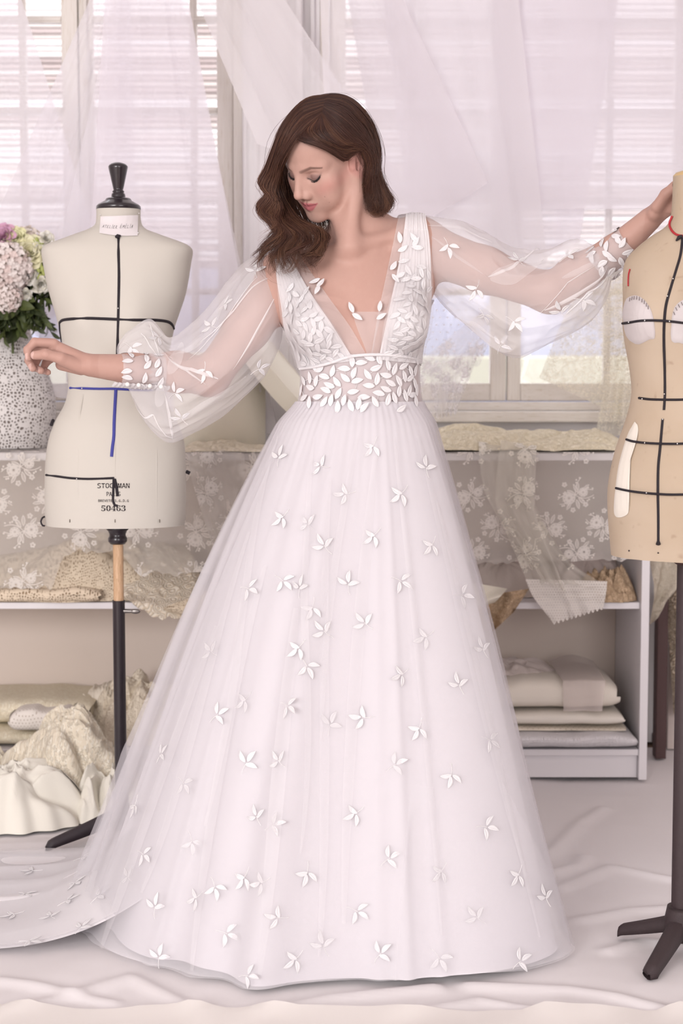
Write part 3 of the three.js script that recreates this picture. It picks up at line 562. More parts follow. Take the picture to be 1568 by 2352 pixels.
  for (const f of fam) {
    const cs = curves(f.guides), m = cs.length - 1;
    for (let c = 0; c < f.n; c++) {
      const u = clamp((c + r()) / f.n * m, 0, m - 1e-3), i = Math.min(Math.floor(u), m - 1), w = u - i, ph = r() * TAU, turns = 1.4 + r() * 1.6, amp = f.wave * (0.0025 + 0.005 * r()), curl = (f.curl || 0) * (0.005 + 0.014 * r()), cph = r() * TAU, ct = (r() < 0.5 ? -1 : 1) * (1.1 + r()), end = 0.82 + 0.18 * r(), lift = r() * 0.006;
      const tone = r(), hi = r() < (f === fam[0] ? 0.36 : 0.14) ? 1 : 0;  // hi: locks whose highlights are put into the strand colour
      for (let s = 0; s < f.k; s++) {
        const ox = (r() + r() + r() - 1.5) * f.spread, oy = (r() + r() + r() - 1.5) * f.spread, oz = (r() + r() - 1) * f.spread * 0.9, fly = r() < 0.05 ? 2.4 : 1, e = end * (0.86 + 0.14 * r()), ph2 = ph + (r() - 0.5) * 0.7, pts = [];
        const N = f === fam[0] ? 36 : 22;
        for (let k = 0; k <= N; k++) {
          const t = k / N * e, q = t * 60, j = Math.min(Math.floor(q), 59), fr = q - j, a = cs[i][j].clone().lerp(cs[i][j + 1], fr), b = cs[i + 1][j].clone().lerp(cs[i + 1][j + 1], fr), p = a.lerp(b, w);
          const g = smoothstep(t, 0.0, 0.35), wv = amp * smoothstep(t, 0.3, 0.75), an = ph2 + turns * TAU * t;
          p.x += ox * (0.35 + g * 0.9) * fly + wv * Math.cos(an); p.y += oy * (0.25 + g * 0.6) * fly; p.z += lift * g + oz * (0.2 + g) * fly + wv * Math.sin(an);
          if (t < 0.5) { const h = worldHead(p.x, p.y, p.z); if (h < 0.008) p.z += (0.008 - h) * 1.2; }
          const cu = curl * smoothstep(t, 0.62, 0.98), ca = cph + ct * TAU * (t - 0.6) / 0.4; p.x += cu * Math.cos(ca); p.y += cu * 0.8 * Math.sin(ca); p.z += cu * 0.5 * Math.sin(ca + 1);
          pts.push(p);
        }
        if (f === fam[0] && pts.some((p, k) => { if (k < 6) return false; const q = p.clone().applyMatrix4(headI); return q.y < 0.02 && q.z > 0.05 && q.x > -0.035 && q.length() < 0.15 && headField(q.x, q.y, q.z) < 0.016; })) continue;
        const b = 0.75 + 0.5 * r() * (0.6 + 0.4 * tone), base = [0.055 * b, 0.024 * b, 0.0195 * b], tip = hi ? [0.19 * b, 0.09 * b, 0.053 * b] : [0.105 * b, 0.046 * b, 0.031 * b];
        strand(pts, (0.00034 + 0.00036 * r()) * (fly > 1 ? 0.5 : 1), hi ? base.map((x, n) => lerp(x, tip[n], 0.35)) : base, tip);
      }
    }
    // stray hairs round the outline
    for (let s = 0; s < (f === fam[3] ? 0 : 26); s++) {
      const u = r() * m, i = Math.min(Math.floor(u), m - 1), w = u - i, t0 = 0.1 + 0.4 * r(), L = 0.25 + 0.3 * r(), dx = (r() - 0.5) * 0.05, dy = (r() - 0.3) * 0.03, pts = [];
      for (let k = 0; k <= 16; k++) { const t = Math.min(t0 + L * k / 16, 1), q = t * 60, j = Math.min(Math.floor(q), 59), fr = q - j, p = cs[i][j].clone().lerp(cs[i][j + 1], fr).lerp(cs[i + 1][j].clone().lerp(cs[i + 1][j + 1], fr), w), g = (k / 16) ** 1.5; p.x += dx * g + 0.004 * Math.sin(k * 0.7 + s); p.y += dy * g; p.z += 0.006 * g; pts.push(p); }
      if (f !== fam[0]) strand(pts, 0.00028, [0.06, 0.028, 0.022], [0.1, 0.05, 0.035]);
    }
  }
  M.hair = phys({ vertexColors: true, roughness: 0.42, specularIntensity: 0.7 });
  const hg = merge(geos);
  mesh('hair', hg, M.hair, person); console.log('hair tris', hg.index.count / 3);
  // lashes
  for (const s of [-1, 1]) { const lash = [];
  for (let k = 0; k < 34; k++) {
    const t = (k + 0.6 * r()) / 34, ax = 0.0195 + t * 0.027, y = -(0.0150 - 40 * (ax - 0.032) ** 2 - 0.0016 * (ax - 0.032) / 0.015);
    let z = 0.12; while (headField(s * ax, y, z) > 0.0002 && z > 0.04) z -= 0.0005;
    const L = (0.0042 + 0.0026 * t) * (0.75 + 0.5 * r()), a = V(s * ax, y, z - 0.001), d = V(s * (t - 0.4) * 0.6, -0.75, 0.75).normalize();
    lash.push(tube([a, a.clone().addScaledVector(d, L * 0.55), a.clone().addScaledVector(d, L).add(V(0, L * 0.2, 0))].map((p) => p.applyMatrix4(headM)), [0.0006, 0.00045, 0.0001], 4, { caps: false }));
  }
  { const line = []; for (let k = 0; k <= 20; k++) { const ax = 0.0172 + k / 20 * 0.0300, y = -(0.0150 - 40 * (ax - 0.032) ** 2 - 0.0016 * (ax - 0.032) / 0.015); let z = 0.12; while (headField(s * ax, y, z) > 0 && z > 0.04) z -= 0.0004; line.push(V(s * ax, y, z + 0.0002).applyMatrix4(headM)); } lash.push(tube(line, [0.0003, 0.0008, 0.0009, 0.0004], 6)); }
  mesh('eyelashes', lash, std({ color: rgb(0.02, 0.012, 0.012), roughness: 0.6 }), person); }
}
// ---------------------------------------------------------------- the wedding dress
const tulle = (opacity, c = [0.835, 0.80, 0.83], rep = 0, extra = {}) => { const p = { color: rgb(...c), opacity: Math.min(1, opacity * 0.88), transparent: true, roughness: 0.8, specularIntensity: 0.25, ...extra }; if (p.transmission) p.thickness = 0; return phys(p); };
const stitchTex = dataTex(128, 128, (u, v, i, j) => 0.5 + 0.5 * Math.sin(i * TAU / 8 + Math.abs(j - 64) * 0.25) * (Math.abs(j - 64) < 5 ? 0.2 : 1));
M.leaf = phys({ color: rgb(0.85, 0.825, 0.84), roughness: 0.45, bumpMap: stitchTex, bumpScale: 0.00018, sheen: 0.4, sheenColor: rgb(0.9, 0.9, 0.9), sheenRoughness: 0.4 });
M.satin = phys({ color: rgb(0.80, 0.765, 0.795), roughness: 0.6, sheen: 0.3, sheenColor: rgb(0.9, 0.85, 0.9) });
M.thread = std({ color: rgb(0.88, 0.86, 0.86), roughness: 0.6 });
// one embroidered leaf: put(a, b, h) maps local metres (along, across, height) onto the cloth
function leafGeo(put, L, wid, bend = 0.12) {
  const nu = 9, nv = 7;
  return sheet(nu, nv, (u, v) => {
    const a = (u - 0.0) * L, s = Math.pow(Math.sin(Math.PI * Math.pow(u, 0.85)), 0.8), b = (v - 0.5) * 2, w = wid * 0.5 * s * b + bend * L * Math.sin(u * Math.PI) * 0.3;
    const h = 0.0010 + 0.0011 * (1 - b * b) * s - (Math.abs(b) < 0.05 ? 0.0019 * s : 0);
    return put(a, w, h);
  }, { uv: (u, v) => [u * 2, v] });
}
// the point of a distance field (lifted by off) that a pixel shows
function onField(F, off) {
  const o = camera.position, e = 0.0008;
  return (px, py) => {
    const d = P(px, py, 0).sub(o).normalize(); let t = 2.3, best = 1e9, bp = null;
    for (let k = 0; k < 160 && t < 4.4; k++) { const p = o.clone().addScaledVector(d, t), h = F(p.x, p.y, p.z) - off; if (h < 0.0004) return p; if (h < best) { best = h; bp = p; } t += Math.max(h * 0.85, 0.0008); }
    for (let k = 0; k < 4; k++) { const h = F(bp.x, bp.y, bp.z) - off, n = V(F(bp.x + e, bp.y, bp.z) - F(bp.x - e, bp.y, bp.z), F(bp.x, bp.y + e, bp.z) - F(bp.x, bp.y - e, bp.z), F(bp.x, bp.y, bp.z + e) - F(bp.x, bp.y, bp.z - e)).normalize(); bp.addScaledVector(n, -h); }
    return bp;
  };
}
const gradN = (F, p, e = 0.001) => V(F(p.x + e, p.y, p.z) - F(p.x - e, p.y, p.z), F(p.x, p.y + e, p.z) - F(p.x, p.y - e, p.z), F(p.x, p.y, p.z + e) - F(p.x, p.y, p.z - e)).normalize();
// a leaf laid on a field at a pixel, ang in degrees anticlockwise, lengths in metres
function leafOnField(F, off, px, py, ang, L, wid = L * 0.42, lift = 0) {
  const p0 = onField(F, off)(px, py), n = gradN(F, p0), c = Math.cos(ang * Math.PI / 180), s = Math.sin(ang * Math.PI / 180);
  const T = V(c, s, 0); T.addScaledVector(n, -T.dot(n)).normalize(); const B = n.clone().cross(T);
  return leafGeo((a, b, h) => { const p = p0.clone().addScaledVector(T, a - L / 2).addScaledVector(B, b); for (let k = 0; k < 2; k++) { const m = gradN(F, p); p.addScaledVector(m, -(F(p.x, p.y, p.z) - off)); } return p.addScaledVector(gradN(F, p), h + lift); }, L, wid, (hash3(px | 0, py | 0, 3) - 0.5) * 0.5);
}
const torsoLite = (x, y, z) => torsoOnly(x, y, z);
const bodyArm = (x, y, z) => blend(blend(torsoOnly(x, y, z), gAR, x, y, z), gAL, x, y, z);
const polyX = (pts) => { const f = curve(pts.map(([x, y]) => [y, x])); return f; };
{
  const bod = new THREE.Group(); bod.name = 'bodice'; person.add(bod);
  const r = rng(77);
  // front panels: [inner edge], [outer edge] in photograph points, top to bottom
  const panels = [
    { side: 1, inn: [[917, 486], [903, 556], [884, 645], [868, 720], [856, 790], [850, 824]], out: [[976, 490], [986, 560], [991, 640], [990, 700], [984, 760], [971, 836]], dense: 26 },
    { side: -1, inn: [[684, 582], [712, 622], [757, 686], [801, 746], [832, 798], [846, 824]], out: [[632, 596], [636, 640], [644, 700], [656, 760], [680, 846]], dense: 34 },
  ];
  const F = bodyArm, lay = onField(F, 0.0055), layLow = onField(F, 0.0022);
  for (const q of panels) {
    const fi = polyX(q.inn), fo = polyX(q.out), y0 = Math.min(q.inn[0][1], q.out[0][1]), yi = q.inn[0][1], yo = q.out[0][1], yb = q.inn[q.inn.length - 1][1], ybo = q.out[q.out.length - 1][1];
    const rowAt = (u, v) => { const a = lerp(yi, yb, v), b = lerp(yo, ybo, v); return [lerp(fi(a), fo(b), u), lerp(a, b, u)]; };
    const pleat = (u, v) => 0.0016 * Math.pow(0.5 + 0.5 * Math.sin(u * 58 + 3 * noise3(u * 6, v * 2.5, q.side + 5)), 1.5) + 0.0016 * noise3(u * 9, v * 5, q.side * 3.3);
    const u0 = q.dense / 110;
    const g = sheet(70, 80, (u, v) => { const [x, y] = rowAt(lerp(u0 * (1.15 - 0.5 * v), 1, u), v), p = lay(x, y), n = gradN(F, p); return p.addScaledVector(n, pleat(u, v)); }, { uv: (u, v) => [u * 0.15, v * 0.3] });
    mesh('pleated_panel', g, tulle(0.92, [0.86, 0.83, 0.845], 30), bod);
    const e = sheet(16, 80, (u, v) => { const [x, y] = rowAt(lerp(0, u0 * 1.5, u), v); return layLow(x, y); }, { uv: (u, v) => [u * 0.04, v * 0.3] });
    mesh('sheer_edge', e, tulle(0.34, [0.88, 0.83, 0.83], 30), bod);
    // strap over the shoulder and down the back
    const top = [0, 1].map((k) => { const [x, y] = rowAt(k ? 1 : u0, 0); return [x, y]; });
    const back = sheet(16, 26, (u, v) => { const [x, y] = [lerp(top[0][0], top[1][0], u), lerp(top[0][1], top[1][1], u)], p = P(x, y, 0.0); const c = P(826, 760, -0.15); const gz = lerp(0.03, -0.16, Math.min(1, v * 1.4)), gy = p.y + 0.03 - 0.24 * v * v; const g0 = V(lerp(p.x, c.x + q.side * (0.03 + 0.10 * u), v * 0.7), gy, gz); for (let k = 0; k < 8; k++) { const h = F(g0.x, g0.y, g0.z) - 0.0055; g0.addScaledVector(gradN(F, g0), -h * 0.9); } return g0; }, { uv: (u, v) => [u * 0.05, v * 0.2] });
    mesh('back_strap', back, tulle(0.7, [0.86, 0.83, 0.845], 30), bod);
    // sprigs and leaves under and over the tulle, dense on the bust
    const pts = [];
    for (let k = 0; k < 46; k++) { const v = 0.30 + 0.68 * Math.pow((k + 0.5) / 46, 0.7), u = lerp(0.32, 0.97, (k * 0.618034 + 0.1 * r()) % 1); pts.push([u, v, r() * 360]); }
    { const ov = sheet(60, 70, (u, v) => { const [x, y] = rowAt(lerp(u0 * (1.1 - 0.5 * v), 1, u), lerp(0.12, 1, v)), p = lay(x, y), n = gradN(F, p); return p.addScaledVector(n, 0.0052 + pleat(u + 0.3, v) * 0.6); }, { uv: (u, v) => [u * 0.15, v * 0.3] }); mesh('tulle_overlay', ov, tulle(0.24, [0.86, 0.83, 0.845], 30), bod); }
    for (const [u, v, a] of pts) { const [x, y] = rowAt(u, v); mesh('leaf', leafOnField(F, 0.0082 + 0.001 * r(), x, y, a, 0.022 + 0.005 * r()), M.leaf, bod); }
  }
  for (const [x, y, a] of [[917, 545, 100], [925, 570, 30], [950, 545, 125], [958, 568, 175], [955, 556, 60], [903, 610, 60], [918, 632, 215], [908, 640, 300], [968, 625, 100], [955, 640, 190], [972, 655, 250], [872, 703, 95], [876, 726, 20], [806, 706, 110], [820, 728, 330], [722, 645, 200], [727, 665, 260], [736, 650, 60], [665, 660, 230], [680, 675, 320]])
    mesh('leaf', leafOnField(bodyArm, 0.0105, x, y, a, 0.025), M.leaf, bod);
  // sides and back of the bodice, from seam to seam
  const bk = sheet(90, 30, (u, v) => { const th = lerp(-0.10, Math.PI + 0.10, u), y = P(820, lerp(690, 842, v) - 12 * Math.sin(u * Math.PI), 0).y, c = P(823, 760, 0); const p = V(c.x + 0.2 * Math.cos(th), y, -0.2 * Math.sin(th) * 0.8); for (let k = 0; k < 14; k++) { const d = torsoOnly(p.x, p.y, p.z) - 0.0048; const dir = V(c.x - p.x, 0, -p.z).normalize(); p.addScaledVector(dir, d * 0.9); } return p; }, { uv: (u, v) => [u * 0.45, v * 0.13] });
  mesh('back_panel', bk, tulle(0.85, [0.86, 0.83, 0.845], 30), bod);
  // thin inset low in the neckline
  const ins = sheet(24, 30, (u, v) => { const y = lerp(716, 822, v), x = lerp(curve([[716, 808], [760, 822], [800, 838], [830, 846]])(y), curve([[716, 878], [760, 866], [800, 858], [830, 852]])(y), u); return onField(torsoOnly, 0.0012)(x, y); });
  mesh('neckline_inset', ins, tulle(0.32, [0.88, 0.83, 0.83], 30), bod);
  // cord along the top of the waistband
  const cordPts = [[688, 847], [725, 842], [760, 833], [800, 820], [835, 815.5], [880, 815], [930, 819], [966, 828]].map(([x, y]) => onField(torsoOnly, 0.008)(x, y));
  mesh('waist_cord', tube(spline(cordPts, 60), 0.0034, 10), tulle(0.95, [0.86, 0.83, 0.845], 30), bod);

  // ---- waistband: sheer, set with embroidered leaves
  const wb = new THREE.Group(); wb.name = 'waistband'; person.add(wb);
  const ring = (off, ya, yb, n = 110, rows = 20) => sheet(n, rows, (u, v) => { const th = u * TAU, c = P(826, 880, 0), sag = Math.sin(th) > 0 ? 0 : 0, y = P(826, lerp(ya(th), yb, v), 0).y; const p = V(c.x + 0.24 * Math.cos(th), y, 0.2 * Math.sin(th)); for (let k = 0; k < 14; k++) { const d = torsoOnly(p.x, p.y, p.z) - off; p.addScaledVector(V(c.x - p.x, 0, -p.z).normalize(), d * 0.9); } return p; }, { closeU: true, uv: (u, v) => [u * 0.8, v * 0.1] });
  mesh('band', ring(0.0035, (th) => 828 - 12 * Math.max(0, Math.sin(th)), 946), tulle(0.62, [0.86, 0.82, 0.85], 30), wb);
  // [x, y, direction] of each leaf, read off an enlargement of the photograph
  const K = 480 / 1568, rows = '750,1330,178 665,1345,72 600,1390,170 545,1420,70 492,1395,100 497,1465,170 640,1450,160 698,1425,130 760,1395,140 828,1360,70 850,1420,15 612,1490,160 708,1515,60 820,1500,10 750,1565,75 803,1605,110 700,1615,85 655,1565,80 600,1575,50 552,1535,5 490,1580,95 450,1545,10 880,1285,5 808,1270,95 940,1250,160 1018,1255,110 990,1320,20 1078,1300,110 1130,1330,70 1065,1375,170 930,1370,125 997,1405,80 935,1455,175 1010,1515,170 1065,1480,160 1100,1435,155 1200,1385,110 1160,1420,125 1200,1310,20 1180,1250,160 1165,1495,80 1130,1545,110 1080,1560,75 900,1545,5 985,1575,120 905,1620,50 1240,1490,60 1210,1530,110 1265,1520,10 1250,1400,20 1280,1440,120 1290,1570,100 1180,1625,30 1300,1490,70 1290,1340,60 1250,1345,130 430,1490,60 445,1420,150 560,1330,200 520,1300,110 470,1260,95 860,1590,80'.split(' ').map((s) => s.split(',').map(Number));
  const wF = (x, y, z) => torsoOnly(x, y, z);
  rows.forEach(([x, y, a], i) => { const Lp = (0.0255 + 0.002 * hash3(i, 1, 2)), low = Math.max(0, (440 + y * K) - 908) * 0.00050; mesh('leaf', leafOnField(wF, 0.0058 + low + 0.0006 * (i % 3), 560 + x * K, 440 + y * K, a, Lp, Lp * 0.44), M.leaf, wb); });
  // stitched stems that join neighbouring leaves
  const stems = [];
  for (let i = 0; i < rows.length; i++) {
    const [x, y, a] = rows[i]; let best = null, bd = 1e9;
    for (let j = 0; j < rows.length; j++) if (j !== i) { const d = Math.hypot(rows[j][0] - x, rows[j][1] - y) + (j < i ? 0 : 8); if (d < bd) { bd = d; best = rows[j]; } }
    if (!best || bd > 130) continue;
    const pts = []; for (let k = 0; k <= 8; k++) { const t = k / 8, q = onField(wF, 0.0052)(560 + lerp(x, best[0], t) * K + 2 * Math.sin(t * Math.PI), 440 + lerp(y, best[1], t) * K + 2 * Math.sin(t * Math.PI)); pts.push(q); }
    stems.push(tube(pts, 0.0006, 4));
  }
  mesh('stitched_stems', stems, M.thread, wb).userData.kind = 'stuff';

  // ---- sleeves: balloons of tulle, gathered into the cuffs
  const sleeve = (name, st, seed, op) => {
    const g = new THREE.Group(); g.name = name; person.add(g);
    const f = curve(st.map(([tx, ty, bx, by, b, z], i) => { const a = P(tx, ty, z), c = P(bx, by, z); return [i / (st.length - 1), a.x, a.y, c.x, c.y, b, z]; }));
    const S = (u, v, lift = 0) => {
      const [ax, ay, bx, by, b, z] = f(v), th = u * TAU, env = Math.sin(Math.PI * clamp(v * 1.02, 0, 1)) ** 0.6;
      const k = 1 + env * (0.10 * (ridge(u * 7 + seed, v * 1.6, seed) - 0.62) + 0.20 * (ridge(Math.cos(th) * 1.5 + seed, Math.sin(th) * 1.5, v * 3.2) - 0.66) + 0.08 * (ridge(Math.cos(th) * 4, Math.sin(th) * 4 + seed, v * 8) - 0.6)) + 0.05 * Math.sin(u * TAU * 17 + 4 * v) * smoothstep(v, 0.8, 1) + lift;
      const cx = (ax + bx) / 2, cy = (ay + by) / 2, c = Math.cos(th) * k, s = Math.sin(th) * k;
      return V(cx + (ax - bx) / 2 * c, cy + (ay - by) / 2 * c, z + b * s);
    };
    const seamless = (u, v, l = 0) => { const w = smoothstep(u, 0.9, 1); return w > 0 ? S(u, v, l).lerp(S(u - 1, v, l), w) : S(u, v, l); };
    mesh('tulle_sleeve', sheet(300, 200, (u, v) => seamless(u, v), { closeU: true, uv: (u, v) => [u * 0.6, v * 0.5] }), tulle(op, [0.90, 0.87, 0.885], 26), g);
    return { g, S: seamless };
  };
  const sR = sleeve('sleeve', [
    [628, 584, 652, 730, 0.045, -0.02], [566, 600, 640, 796, 0.075, -0.03], [508, 672, 588, 876, 0.09, -0.045], [446, 750, 524, 938, 0.1, -0.05], [394, 784, 446, 988, 0.09, -0.055],
    [344, 740, 388, 1014, 0.062, -0.055], [300, 760, 336, 975, 0.045, -0.045], [270, 806, 304, 908, 0.034, -0.03], [300, 824, 318, 893, 0.034, -0.02], [366, 820, 370, 892, 0.040, -0.012],
  ], 3.7, 0.36);
  const sL = sleeve('sleeve', [
    [974, 494, 990, 668, 0.055, -0.012], [1040, 507, 1030, 714, 0.08, -0.015], [1112, 540, 1092, 766, 0.095, -0.016], [1182, 578, 1166, 812, 0.1, -0.01], [1252, 574, 1252, 794, 0.1, 0.004], [1312, 550, 1332, 754, 0.085, 0.026], [1350, 558, 1384, 700, 0.06, 0.052], [1368, 580, 1402, 642, 0.04, 0.068],
  ], 9.2, 0.36);
  // a sprig of three leaves on a parametric cloth, at (u, v), sized in metres
  globalThis.__sprig = (S, u, v, ang, size, parent, out = 1) => {
    const e = 0.002, p = S(u, v), Su = S(u + e, v).sub(p).multiplyScalar(1 / e), Sv = S(u, v + e).sub(p).multiplyScalar(1 / e), n = Su.clone().cross(Sv).normalize();
    if (n.dot(camera.position.clone().sub(p)) < 0) n.negate();
    const T0 = Su.clone().normalize(), B0 = n.clone().cross(T0);
    const put = (x, y, h) => p.clone().addScaledVector(T0, x).addScaledVector(B0, y).addScaledVector(n, (h + 0.001) * out);
    const mk = (ox, oy, a, L) => mesh('leaf', leafGeo((al, b, h) => { const c = Math.cos(a), s = Math.sin(a); return put(ox + c * al - s * b, oy + s * al + c * b, h); }, L, L * 0.37, 0.3), M.leaf, parent);
    const a0 = ang * Math.PI / 180, L = size;
    mk(0.15 * L * Math.cos(a0), 0.15 * L * Math.sin(a0), a0 + 0.05, L * 0.95); mk(0.1 * L * Math.cos(a0 + 1.2), 0.1 * L * Math.sin(a0 + 1.2), a0 + 1.15, L * 0.9); mk(-0.1 * L * Math.cos(a0), 0.05 * L, a0 - 1.15, L * 0.92);
    const st = []; for (let k = 0; k <= 5; k++) { const t = k / 5; st.push(put(-t * 0.75 * L * Math.cos(a0 + 0.3 * t) + 0.1 * L * Math.cos(a0) * (1 - t), -t * 0.75 * L * Math.sin(a0 + 0.3 * t) + 0.1 * L * Math.sin(a0) * (1 - t), 0.0004)); }
    mesh('stem', tube(st, 0.0006, 4), M.thread, parent);
  };
  // find the sleeve point under a pixel (the side towards us)
  globalThis.__under = (S, px, py, nu = 90, nv = 90, umax = 0.5) => { let best = 1e9, bu = 0, bv = 0; const m = new THREE.Matrix4().copy(camera.projectionMatrix).multiply(camera.matrixWorldInverse), q = V(0, 0, 0); for (let i = 0; i <= nu; i++) for (let j = 0; j <= nv; j++) { const u = i / nu * umax, v = j / nv; q.copy(S(u, v)).applyMatrix4(m); const d = Math.hypot((q.x + 1) / 2 * W - px, (1 - q.y) / 2 * H - py); if (d < best) { best = d; bu = u; bv = v; } } return [bu, bv, best]; };
  camera.updateMatrixWorld(true); camera.updateProjectionMatrix();
  for (const [s, list] of [[sR, [[588, 622, 160], [487, 748, 200], [520, 700, 60], [300, 800, 30], [470, 850, 320], [590, 850, 80], [400, 905, 100], [415, 960, 190], [360, 775, 300]]], [sL, [[1030, 566, 10], [1190, 600, 200], [1092, 664, 330], [1182, 738, 40], [1290, 715, 200], [1300, 590, 90], [1110, 720, 30], [1150, 795, 150], [1340, 690, 60]]]])
    for (const [x, y, a] of list) { const [u, v] = globalThis.__under(s.S, x, y); globalThis.__sprig(s.S, u, v, a, 0.026, s.g); }

  // creases where the tulle doubles over itself: narrow, pointed second layers of cloth
  const crease = (s, pts, wid, op) => {
    const uv = pts.map(([x, y]) => globalThis.__under(s.S, x, y, 80, 120)), n = 44;
    for (let i = 1; i < uv.length; i++) if (uv[i][0] - uv[i - 1][0] > 0.5) uv[i][0] -= 1;
    const g = sheet(9, n + 1, (b, t) => { const q = t * (uv.length - 1), k = Math.min(Math.floor(q), uv.length - 2), f = q - k, u = lerp(uv[k][0], uv[k + 1][0], f), v = lerp(uv[k][1], uv[k + 1][1], f), w = (op === foldA ? 0.4 : 0.8) * wid * Math.sin(Math.PI * Math.min(1, 0.04 + t)) ** 0.7, du = -(uv[k + 1][1] - uv[k][1]), dv = uv[k + 1][0] - uv[k][0], L = Math.hypot(du, dv) || 1; const wu = (b - 0.5) * w / 0.45 * du / L, wv = (b - 0.5) * w / 0.35 * dv / L; return s.S((u + wu + 1) % 1, clamp(v + wv, 0, 1), 0.03 + 0.02 * (1 - Math.abs(b - 0.5) * 2)); }, { uv: (b, t) => [b * 0.02, t * 0.3] });
    mesh('tulle_fold', g, op, s.g);
  };
  const foldA = tulle(0.62, [0.92, 0.895, 0.905], 26), foldB = tulle(0.24, [0.92, 0.895, 0.905], 26);
  for (const [p, w, m] of [[[[632, 632], [540, 715], [452, 795]], 0.007, foldA], [[[640, 668], [590, 760], [535, 845]], 0.010, foldA], [[[500, 872], [440, 850], [385, 818]], 0.010, foldA], [[[380, 812], [430, 850], [480, 886]], 0.006, foldA], [[[398, 1005], [388, 950], [378, 900]], 0.012, foldA], [[[345, 748], [356, 785], [368, 822]], 0.012, foldA], [[[325, 770], [345, 795], [366, 824]], 0.007, foldA], [[[566, 860], [470, 930], [392, 968]], 0.02, foldB], [[[420, 790], [400, 830], [384, 860]], 0.025, foldB], [[[360, 930], [368, 905], [374, 880]], 0.02, foldB], [[[520, 690], [470, 770], [410, 812]], 0.03, foldB], [[[310, 930], [350, 950], [395, 1000]], 0.006, foldA], [[[590, 640], [500, 760], [430, 830]], 0.005, foldA]]) crease(sR, p, w, m);
  for (const [p, w, m] of [[[[988, 545], [1050, 590], [1118, 638]], 0.007, foldB], [[[1122, 638], [1180, 612], [1240, 578]], 0.010, foldA], [[[1122, 640], [1190, 625], [1250, 600]], 0.03, foldB], [[[1250, 712], [1320, 680], [1395, 612]], 0.016, foldA], [[[1300, 718], [1350, 670], [1398, 622]], 0.010, foldA], [[[1240, 720], [1300, 650], [1376, 606]], 0.006, foldA], [[[1290, 640], [1330, 625], [1376, 600]], 0.012, foldB], [[[1340, 720], [1380, 670], [1402, 630]], 0.012, foldB], [[[1020, 700], [1090, 740], [1165, 790]], 0.008, foldB], [[[980, 520], [1060, 525], [1130, 560]], 0.008, foldB]]) crease(sL, p, w, m);

  // ---- cuffs: fitted, leaf covered; covered-pearl buttons under the right wrist
  const cuff = (name, a, b, ra, rb, leaves, seed) => {
    const g = new THREE.Group(); g.name = name; person.add(g);
    const ax = b.clone().sub(a), L = ax.length(), T = ax.clone().normalize(), N = V(0, 1, 0).addScaledVector(T, -T.y).normalize(), Bn = T.clone().cross(N);
    const S = (u, v, lift = 0) => { const th = u * TAU, r0 = lerp(ra, rb, v) + lift; return a.clone().addScaledVector(T, L * v).addScaledVector(N, r0 * Math.cos(th)).addScaledVector(Bn, r0 * Math.sin(th)); };
    mesh('cuff_band', sheet(50, 12, (u, v) => S(u, v), { closeU: true, uv: (u, v) => [u * 0.2, v * 0.1] }), tulle(0.4, [0.87, 0.84, 0.86], 30), g);
    const rr = rng(seed);
    for (let k = 0; k < leaves; k++) {
      const row = k % 3, u = (Math.floor(k / 3) + 0.5 * (row % 2)) / Math.ceil(leaves / 3) + 0.04 * rr(), v = [0.14, 0.5, 0.86][row] + 0.18 * (rr() - 0.5), an = (row === 1 ? 90 : row ? 35 : 145) + 110 * (rr() - 0.5), c = Math.cos(an * Math.PI / 180), s = Math.sin(an * Math.PI / 180), Ls = 0.0245;
      mesh('leaf', leafGeo((al, w, h) => { const x = c * (al - Ls / 2) - s * w, y = s * (al - Ls / 2) + c * w; return S(u + y / (TAU * (ra + rb) / 2), v + x / L, 0.0018 + h); }, Ls, Ls * 0.44, 0.2), M.leaf, g);
    }
    return { g, S };
  };
  const mR = (t, dy = 0) => mid(J.elR, J.wrR, t, 0, dy, 0);
  const aR = P(374, 855, -0.012), bR = P(276, 850, 0.018), cR = cuff('cuff', aR, bR, 0.0365, 0.0335, 33, 12);
  const aL = P(1378, 611, 0.073), bL = P(1446, 552, 0.106), cL = cuff('cuff', aL, bL, 0.0385, 0.0325, 45, 31);
  const pearlM = phys({ color: rgb(0.88, 0.86, 0.84), roughness: 0.18, clearcoat: 0.6 }), pearl = new THREE.SphereGeometry(0.0048, 16, 12);
  for (let k = 0; k < 4; k++) { const b = mesh('pearl_button', pearl, pearlM, cR.g); b.position.copy(cR.S(0.615, 0.1 + 0.26 * k, 0.005)); }
  mesh('button_strip', sheet(6, 40, (u, v) => cR.S(0.53 + 0.09 * u, lerp(-0.12, 1.2, v), 0.0015 + 0.0025 * Math.sin(v * 40 + u * 2) ** 2), { uv: (u, v) => [u * 0.02, v * 0.1] }), tulle(0.9, [0.86, 0.83, 0.845], 30), cR.g);
}
